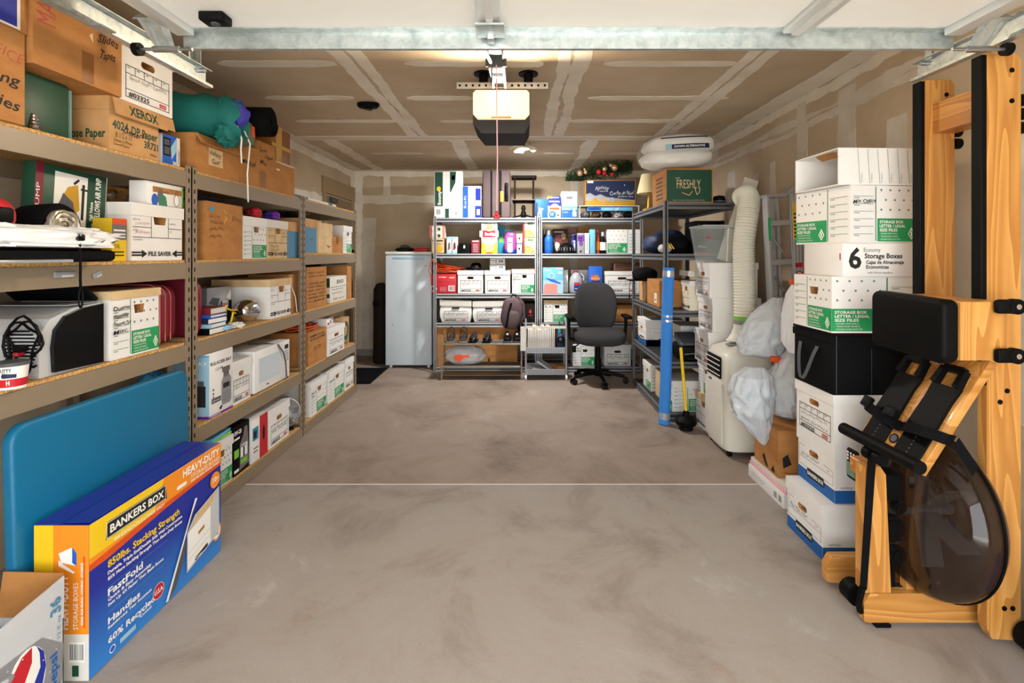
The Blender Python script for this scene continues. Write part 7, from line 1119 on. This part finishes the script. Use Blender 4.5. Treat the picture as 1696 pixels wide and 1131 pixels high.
q.build('warning_text', 'ink', r2, None); q = MB(); q.lathe([(.024, -.0495), (.024, -.0505)], 20, 'y', c=(.06, 0, 1.26)); q.lathe([(.016, -.0505), (.016, -.0510)], 20, 'y', c=(.06, 0, 1.26), mi=1); q.lathe([(.008, -.0510), (.008, -.0514)], 12, 'y', c=(.06, 0, 1.26)); q.build('round_mark', ['red', 'paper'], r2); bar('red_label', .035, .085, -.0505, -.0495, 1.31, 1.34, 'red', r2)
bar('green_label', -.134, -.116, -.0415, -.0405, 1.50, 1.66, 'green', r1); bar('red_paint', .1, .126, -.0315, -.0305, 1.02, 1.32, 'salmon'); bar('hinge_plate', .03, .1, -.055, -.05, 1.12, 1.15, 'steel')
# plastic bags of soft goods
def soft_bag(label, base, prof, seed, pleat=11, mat='baggrey', fill=True, n=64, m=40, extra=()):
    """a thin film bag: rings (z, rx, ry, dx) smoothed and creased"""
    t = thing('plastic_bag', label, 'bag', base)
    def ring(u):
        f = u * (len(prof) - 1); i = min(int(f), len(prof) - 2); f -= i; f = f * f * (3 - 2 * f); a, b = prof[i], prof[i + 1]
        return [a[k] + (b[k] - a[k]) * f for k in range(4)]
    def film(sc, amp, nm, mt):
        q = MB(); vs_ = []
        for j in range(m + 1):
            z, rx, ry, dx = ring(j / m)
            for i in range(n):
                th = 2 * PI * i / n; p = Vector((math.cos(th) * 1.2, math.sin(th) * 1.2, z * 7))
                rd = 1 - abs(noise.noise(p * 1.7 + Vector((seed, 0, seed)))) * 2; w = 1 + amp * (.20 * (rd - .5) + .10 * noise.noise(p * .9 + Vector((0, seed, 2))) + .035 * math.sin(pleat * th + 5 * noise.noise(p * .5)) + .05 * (1 - abs(noise.noise(p * 4 + Vector((seed, seed, 0)))) * 2 - .5))
                vs_.append((dx + rx * sc * w * math.cos(th), ry * sc * w * math.sin(th), z * (sc if sc < 1 else 1) + (0 if sc == 1 else .03)))
        q.add(vs_, [(j * n + i, j * n + (i + 1) % n, (j + 1) * n + (i + 1) % n, (j + 1) * n + i) for j in range(m) for i in range(n)] + [tuple(range(n))[::-1], tuple(range(m * n, m * n + n))]); q.build(nm, mt, t, 70)
    film(1, 1, 'bag_film', mat)
    if fill: film(.86, 1.6, 'soft_contents', fill)
    return t
t = soft_bag('upper translucent plastic bag of soft goods with an orange tie', (WX(1262, 3.14), 3.16, .735), [(0, .05, .05, .05), (.03, .15, .1, .02), (.12, .15, .12, .02), (.24, .12, .11, .05), (.33, .08, .08, .09), (.385, .03, .03, .11)], 11, fill='lightgrey'); q = MB(); q.M = Matrix.Translation((.06, -.115, .01)) @ Matrix.Rotation(.2, 4, 'Y'); q.rbox(-.055, .055, -.012, .012, -.02, .018, .006, 2); q.build('bag_tie', 'dorange', t)
soft_bag('lower translucent plastic bag hanging beside the air conditioner', (WX(1245, 2.93), 2.93, .268), [(0, .012, .012, .07), (.08, .06, .05, .05), (.18, .11, .09, .0), (.3, .125, .1, -.01), (.41, .11, .09, .0), (.46, .05, .04, .02)], 15, fill='lightgrey')
soft_bag('translucent plastic bag with white stuffing beside the file stack', (1.645, 3.04, .398), [(0, .05, .06, 0), (.03, .105, .12, .0), (.12, .12, .14, 0), (.24, .10, .12, .01), (.34, .07, .08, .02), (.42, .02, .02, .03)], 21, fill='paper')
t = soft_bag('tall thin white plastic bag with orange handle beside the ladder', (1.555, 2.80, .84), [(0, .02, .04, 0), (.05, .035, .1, .0), (.2, .04, .11, 0), (.33, .03, .08, .01), (.39, .012, .03, .012)], 31, fill=None, mat='bagwhite'); q = MB(); q.rbox(-.02, .035, -.02, .02, .388, .418, .006, 2); q.build('bag_handle', 'dorange', t)
carton('brown shipping carton with arrow logo under the plastic bags', (1.60, 2.95, .122), -PI / 2, .28, .26, .27, 'kraft', {'front': [('p', [(.5, .05), (.62, .05), (.45, .3), (.35, .22)], 'ink'), ('p', [(.72, .05), (.9, .05), (.82, .2)], 'ink')], 'right': [('p', [(.12, .2), (.3, .28), (.22, .5), (.1, .42)], 'ink'), ('p', [(.5, .2), (.75, .2), (.62, .45)], 'ink'), ('l', .15, .1, .8, .1, .003, 'ink')]})
zz = .001
for k, (mt, lb) in enumerate((('white', 'flat white carton at the bottom of the flat pile'), ('ltpink', 'flat pale patterned carton in the flat pile'), ('offwhite', 'flat off-white carton on top of the flat pile'))):
    hk = (.075, .02, .022)[k]; t = pack('flat_carton', lb, 'carton', (1.445 + .15 + .008 * k, 2.91, zz), -PI / 2, .42, .30, hk, mt, [('c', .74, .2, .83, .8), ('c', .86, .2, .95, .8), ('r', .1, .5, .5, .6, 'lightgrey'), ('r', .1, .3, .45, .36, 'lightgrey')] if k == 0 else None); zz += hk + .001
    if k == 2: prints(t, 'top', .42, .30, .022, [('l', .15 + .08 * i, .1, .2 + .08 * i, .9, .004, 'inkred') for i in range(8)])
# ------------------------------------------------------------------ tall stack of boxes in front of the right wall
Yc = 2.395
file_box('bankers', 'white and blue file box at the very bottom of the tall stack', (1.373 + .20, Yc, .001), -PI / 2, .31, .40, .254, hand='Misc. Misc. Salary')
file_box('bankers', 'white and blue file box second from the bottom of the tall stack', (1.435 + .20, Yc + .01, .256), -PI / 2, .31, .40, .254, hand='Misc. Disc. of Interest')
file_box('staples', 'white file box #03325 right under the black fabric bin', (1.425 + .20, Yc + .005, .511), -PI / 2, .315, .40, .246, ('Game Show Prizes for', 'Best Drivers'), lidh=.05)
t = thing('fabric_bin', 'black collapsible storage bin with strap handle in the tall stack', 'bin', (1.42 + .21, Yc, .758), -PI / 2); W_, D_, H_ = .315, .42, .283
q = MB(); q.rbox(-W_ / 2, W_ / 2, -D_ / 2, D_ / 2, 0, H_ - .012, .006, 2); q.build('bin_body', 'blackfab', t); q = MB(); q.rbox(-W_ / 2 - .005, W_ / 2 + .005, -D_ / 2 - .005, D_ / 2 + .005, H_ - .012, H_, .004, 2); q.rbox(-W_ / 2 - .005, W_ / 2 + .005, -D_ / 2 - .006, -D_ / 2, H_ - .05, H_ - .013, .002, 1); q.rbox(W_ / 2, W_ / 2 + .006, -D_ / 2 + .02, D_ / 2 - .08, H_ - .065, H_ - .013, .002, 1); q.build('bin_lid', 'blackfab', t)
q = MB(); pts = []
for i in range(13): u = i / 12; pts.append((-.09 + .14 * u, -D_ / 2 - .006 - .035 * math.sin(PI * u) ** .7, H_ * .72 - .17 * math.sin(PI * u)))
for i in range(12):
    p0, p1 = pts[i], pts[i + 1]; q.add([(p0[0] - .014, p0[1], p0[2]), (p0[0] + .014, p0[1], p0[2]), (p1[0] + .014, p1[1], p1[2]), (p1[0] - .014, p1[1], p1[2])], [(0, 1, 2, 3)])
q.build('strap_handle', 'darkgrey', t, 60); prints(t, 'right', W_, D_, H_, [('t', 'stackfolds', .62, .16, .03, 'greytext', .16), ('l', .04, .02, .04, .95, .003, 'darkgrey'), ('l', .42, .02, .42, .75, .002, 'darkgrey')])
file_box('green', 'white green-panel box resting on the black fabric bin', (1.405 + .21, Yc - .01, 1.0425), -PI / 2, .32, .42, .256, (), lid=None, side={'right': spec_green((), True)})
t = pack('economy_box', 'low white carton printed with a big 6 in the tall stack', 'carton', (1.45 + .17, Yc - .03, 1.2995), -PI / 2, .30, .34, .15, 'white', None, side={'right': [('T', '6', .08, .26, .62, 'ink', .17), ('t', 'Economy', .28, .74, .13, 'ink', .22), ('T', 'Storage Boxes', .29, .55, .15, 'ink', .5), ('T', 'Cajas de Almacenaje', .31, .38, .11, 'ink', .5), ('T', 'Economicas', .31, .24, .11, 'ink', .3), ('t', 'with lid/con tapadera', .33, .09, .07, 'inkgrey', .33)], 'front': [('r', .93, .5, .96, .7, 'inkred')]})
t = file_box('green', 'white green-panel box marked Mix Office near the stack top', (1.63, Yc + .02, 1.4505), -PI / 2 + .13, .37, .35, .262, (), lid=None, hole=False, flip=True, side={'right': spec_green(('', 'Mix Office'))})
q = MB(); q.M = Matrix.Translation((.172, .03, .187)); q.prism([(-.04, -.017), (.04, -.017), (.05, .017), (-.05, .017)], 'x', -.004, -.0025); q.build('handle_hole_shade', 'dbrown', t, None)  # hand hole shade put on as a dark plate, no opening cut
t = thing('open_box', 'open white box lying on its side atop the tall stack', 'box', (1.61, Yc + .0, 1.7145), rot=(0, 0, .05)); W_, D_, H_, th = .36, .32, .168, .004
q = MB(); q.box(-W_ / 2, W_ / 2, -D_ / 2, D_ / 2, 0, th); q.box(-W_ / 2, W_ / 2, -D_ / 2, -D_ / 2 + th, th, H_ - th); q.box(-W_ / 2, W_ / 2, D_ / 2 - th, D_ / 2, th, H_ - th); q.box(W_ / 2 - th, W_ / 2, -D_ / 2 + th, D_ / 2 - th, th, H_ - th); q.box(-W_ / 2, W_ / 2, -D_ / 2, D_ / 2, H_ - th, H_); q.build('box_body', 'white', t, None)
q = MB(); q.M = Matrix.Translation((-W_ / 2 + .03, -.02, H_ - th)) @ Matrix.Rotation(.5, 4, 'Y'); q.box(0, .04, -.06, .06, -.004, 0); q.build('handle_flap', 'kraft', t, None)
prints(t, 'front', W_, D_, H_, [('l', .28 + .13 * i, .04, .25 + .13 * i, .97, .002, 'greenink') for i in range(6)] + [('v', 'Contents', .31 + .13 * i, .06, .02, 'greenink', .25) for i in range(6)])
# ------------------------------------------------------------------ upright water rower
t = thing('rowing_machine', 'wooden water rowing machine stored upright by the right wall', 'rowing machine', (1.70, 1.90, 0))
def W(x, y, z): return (x - 1.70, y - 1.90, z)
def rail_(y0, y1, nm):
    q = MB(); x0, x1 = 1.672 - 1.7, 1.795 - 1.7; ch = .035
    q.prism([(x0 + .02, .02), (x1 - .02, .015), (x1, .05), (x1, 2.10), (x1 - .015, 2.12), (x0, 2.12), (x0, .06)], 'y', y0 - 1.9, y1 - 1.9); r = q.build('side_rail', 'ash', t, None)
    q = MB(); q.rbox(x0 - .022, x0 - .0005, y0 - 1.9 - .004, y1 - 1.9 + .004, .93, 2.115, .003, 1); q.build('seat_track', 'rubber', r); q = MB()
    for (x, z) in ((1.735, .13), (1.765, .13), (1.72, .87), (1.745, .91), (1.762, 2.06), (1.762, 1.95)): q.cyl((x - 1.7, y0 - 1.9 - .002, z), (x - 1.7, y0 - 1.9, z), .009, n=12)
    q.build('bolt_cap', 'black', r); return r
rail_(1.765, 1.80, 0); rail_(2.035, 2.07, 1)
q = MB(); q.box(.005, .10, -.1, .135, 1.90, 2.02); q.build('cross_beam', 'ashy', t, None)
for y in (-.11, .15):
    for k in range(3): q = MB(); q.cyl((.10, y, 1.86 + k * .05), (.128, y, 1.86 + k * .05), .022, n=14); q.build('rubber_bumper', 'rubber', t)
# seat with rollers
q = MB(); q.rbox(-.214, -.055, -.238, .10, 1.04, 1.24, .004, 2); q.build('seat_carriage', 'ash', t)
q = MB(); ny, nz = 18, 10; q.slab(rrect(1.66 - 1.9, 2.005 - 1.9, 1.03, 1.25, .03), 'x', 1.425 - 1.7, 1.485 - 1.7, .016, 4); q.v = [(x + .0 * y, y, z + .008 * math.sin((y + .07) * 18)) for x, y, z in q.v]; q.build('seat_pad', 'rubber', t, 50)
for z in (1.06, 1.225): q = MB(); q.cyl(W(1.655, 1.635, z), W(1.655, 1.66, z), .026, n=20); q.rbox(1.59 - 1.7, 1.655 - 1.7, 1.636 - 1.9, 1.659 - 1.9, z - .024, z + .024, .01, 2); r = q.build('seat_roller', 'rubber', t); q = MB(); q.cyl(W(1.655, 1.632, z), W(1.655, 1.6355, z), .009, n=12); q.build('roller_bolt', 'chrome', r)
# foot board, straps
Q0 = Vector(W(1.405, 0, .63)); Q1 = Vector(W(1.66, 0, 1.03)); dv = (Q1 - Q0); dv.y = 0; LL = dv.length; dv.normalize(); nv_ = Vector((-dv.z, 0, dv.x))
FM = Matrix.Translation((Q0.x, 0, Q0.z)) @ Matrix(((dv.x, 0, nv_.x, 0), (0, 1, 0, 0), (dv.z, 0, nv_.z, 0), (0, 0, 0, 1)))
q = MB(); q.M = FM; q.rbox(-.0, LL, -.165, .16, -.03, 0, .004, 2); q.build('foot_board', 'ashx', t)
for y in (-.085, .085):
    q = MB(); q.M = FM; q.rbox(.02, .13, y - .06, y + .06, .0, .006, .002, 1); pl = q.build('foot_plate', 'rubber', t); q = MB(); q.M = FM; q.prism([(.135, y - .06), (.27, y - .055), (.33, y - .06), (.33, y + .06), (.27, y + .055), (.135, y + .06)], 'z', .004, .016)
    q.prism([(.33, y - .06), (.40, y - .052), (.40, y - .035), (.33, y - .035)], 'z', .006, .03); q.prism([(.33, y + .035), (.40, y + .035), (.40, y + .052), (.33, y + .06)], 'z', .006, .03); q.prism([(.385, y - .04), (.41, y - .04), (.41, y + .04), (.385, y + .04)], 'z', .006, .03); q.build('heel_rest', 'black', t)
    q = MB(); q.M = FM
    for k in range(6): q.cyl((.03 + k * .016, y, .006), (.03 + k * .016, y, .0068), .003, n=8)
    q.build('plate_holes', 'darkgrey', pl, None)
q = MB(); q.M = FM; pts = []
for i in range(21):
    u = i / 20; y = .19 - .42 * u; z = .012 + .05 * abs(math.sin(2 * PI * (u + .02))) ; pts.append((.15 - .03 * math.sin(PI * u), y, z))
for i in range(20): a, b = pts[i], pts[i + 1]; q.add([(a[0] - .02, a[1], a[2]), (a[0] + .02, a[1], a[2]), (b[0] + .02, b[1], b[2]), (b[0] - .02, b[1], b[2])], [(0, 1, 2, 3)])
q.add([(.13, -.23, .01), (.17, -.23, .01), (.12, -.25, -.08), (.08, -.25, -.08)], [(0, 1, 2, 3)]); q.build('foot_strap', 'blackfab', t, 60)
q = MB(); q.M = FM; q.rbox(.13, .17, -.02, .03, .05, .075, .006, 2); q.build('buckle', 'black', t); q = MB(); q.M = FM; q.rbox(.13, .175, .12, .16, .045, .07, .006, 2); q.build('buckle', 'black', t); q = MB(); q.M = FM; q.lathe([(.02, .0005), (.02, .002)], 20, c=(.07, 0, 0)); q.lathe([(.014, .002), (.014, .0025)], 20, c=(.07, 0, 0), mi=1); q.build('round_badge', ['black', 'darkgrey'], t)
# tank
tc_ = W(1.545, 1.885, .425); RX, RR = .115, .298
def tankprof(rx, rr, sq=2.5, n=17):
    out = []
    for i in range(n):
        a = -PI / 2 + PI * i / (n - 1); c_, s = math.cos(a), math.sin(a); out.append((max(.002, rr * abs(c_) ** (2 / sq)), math.copysign(rx * abs(s) ** (2 / sq), s)))
    return out
q = MB(); q.lathe(tankprof(RX, RR), 48, 'x', c=tc_); q.v = [(x + (.02 * (z - tc_[2]) / RR), y, z) for x, y, z in q.v]
inn = MB(); inn.lathe(tankprof(RX - .004, RR - .004), 48, 'x', c=tc_); inn.v = [(x + (.02 * (z - tc_[2]) / RR), y, z) for x, y, z in inn.v]; off = len(q.v); q.v += inn.v; q.f += [tuple(i + off for i in f[::-1]) for f in inn.f]; q.m += inn.m
tk = q.build('water_tank', 'smoke', t, 60)
q = MB(); q.lathe([(RR - .001, -.004), (RR + .004, -.004), (RR + .004, .004), (RR - .001, .004)], 64, 'x', c=(tc_[0] + .02, tc_[1], tc_[2]), cap=False); q.v = [(x + (.02 * (z - tc_[2]) / RR), y, z) for x, y, z in q.v]; q.build('tank_seam', 'black', tk, 60)
q = MB()
for k in range(3): a = k * PI / 3 + .3; q.M = Matrix.Translation(tc_) @ Matrix.Rotation(a, 4, 'X'); q.rbox(-.04, .04, -.2, .2, -.004, .004, .002, 1)
q.M = Matrix.Translation(tc_); q.cyl((-.1, 0, 0), (.1, 0, 0), .02, n=16); q.build('paddle', 'lightgrey', tk)
# lower frame
for y0, y1 in ((-.05, -.015), (.175, .21)):
    q = MB(); q.prism([(1.292 - 1.7, .02), (1.292 - 1.7, .09), (1.315 - 1.7, .125), (.02, .125), (.02, .015), (1.31 - 1.7, .015)], 'y', y0, y1); q.build('base_board', 'ashx', t, None)
for y0, y1, x0, x1, zt_ in ((-.048, .004, 1.296, 1.375, .60), (-.03, .0, 1.466, 1.495, .60)):
    q = MB(); q.prism([(x0 - 1.7 - .0, .126), (x1 - 1.7 + (.02 if x0 < 1.4 else 0), .126), (x1 - 1.7 + (.0 if x0 < 1.4 else 0), zt_ - .03), (x1 - 1.72, zt_), (x0 - 1.7, zt_)], 'y', y0, y1); q.build('upright_post', 'ash', t, None)
q = MB(); q.rbox(1.31 - 1.7, 1.395 - 1.7, .005, .06, .54, .60, .004, 1); q.build('top_block', 'ashy', t); q = MB(); q.rbox(1.39 - 1.7, 1.468 - 1.7, -.028, .05, .46, .56, .004, 1); q.build('black_cover', 'black', t)
for z, x, r_ in ((.44, 1.437, .024), (.36, 1.405, .05), (.26, 1.43, .032)): q = MB(); q.cyl(W(x, 1.86, z), W(x, 1.885, z), r_, n=24); q.cyl(W(x, 1.855, z), W(x, 1.89, z), r_ * .7, n=20); q.build('pulley', 'rubber', t)
q = MB(); q.box(1.41 - 1.7, 1.432 - 1.7, -.02, .01, .13, .27); q.build('belt', 'black', t, None)
q = MB(); q.cyl(W(1.30, 1.60, .705), W(1.30, 1.98, .70), .0225, n=20); q.build('handle_bar', 'rubber', t)
for y in (1.78, 1.83): q = MB(); q.cyl(W(1.31, y, .655), W(1.31, y + .03, .655), .024, n=16); q.build('handle_hook', 'rubber', t)
q = MB(); q.add([W(1.300, 1.838, .65), W(1.330, 1.838, .65), W(1.300, 1.846, .14), W(1.275, 1.846, .14)] + [W(1.300, 1.842, .65), W(1.330, 1.842, .65), W(1.300, 1.850, .14), W(1.275, 1.850, .14)], [(0, 1, 2, 3), (7, 6, 5, 4), (0, 4, 5, 1), (1, 5, 6, 2), (2, 6, 7, 3), (3, 7, 4, 0)]); q.build('pull_strap', 'blackfab', t, None)
q = MB(); q.cyl(W(1.30, 1.895, .085), W(1.30, 1.945, .085), .042, n=24); q.tube([W(1.285, 1.848, .15), W(1.272, 1.85, .09), W(1.285, 1.86, .05)], .012, 6); q.build('strap_wheel', 'rubber', t)
q = MB(); q.rbox(1.355 - 1.7, 1.372 - 1.7, 1.985 - 1.9, 2.05 - 1.9, .475, .60, .010, 3); mn = q.build('monitor', 'black', t); q = MB(); q.box(1.3535 - 1.7, 1.355 - 1.7, 1.993 - 1.9, 2.043 - 1.9, .49, .545); q.build('monitor_screen', 'greydot', mn, None); q = MB()
for k in range(3):
    for j in range(3): q.cyl(W(1.3535, 2.0 + k * .018, .557 + j * .013), W(1.355, 2.0 + k * .018, .557 + j * .013), .005, n=10)
q.build('monitor_keys', 'white', mn)
q = MB(); q.box(.0 - .222, .0 - .203, -.0312, -.0302, .51, .555); q.box(-.222, -.203, -.0312, -.0302, .51, .53, 1); q.build('warning_label', ['paper', 'yellow'], t, None)
q = MB(); q.box(.03, .09, -.04, .05, .94, 1.0); q.build('lower_cross_beam', 'ashy', t, None)
for y in (1.70,): q = MB(); q.cyl(W(1.80, y, .05), W(1.80, y + .05, .05), .05, n=28); q.cyl(W(1.80, y - .004, .05), W(1.80, y, .05), .025, n=20); q.cyl(W(1.80, y + .05, .05), W(1.78, 1.77, .05), .012, n=10); q.build('transport_wheel', 'rubber', t)
q = MB(); q.rbox(-.03, .03, -.03, .03, 0, .014, .004, 1); o_ = q.build('floor_pad', 'rubber', t); o_.location = (1.36 - 1.7, -.03, 0)
pack('blue_carton', 'dark blue glossy carton edge beside the transport wheel', 'carton', (1.78, 1.46, .001), -PI / 2, .30, .12, .30, 'royal', [('r', .0, .0, .04, 1, 'lblue')])
# perforations and keys too small to pick apart singly
for o in bpy.data.objects:
    if o.name.split('.')[0] in ('post_slots', 'bar_holes', 'tray_holes', 'plate_holes', 'keypad', 'monitor_keys', 'warning_text', 'rivet', 'bolt_cap'): o['kind'] = 'stuff'
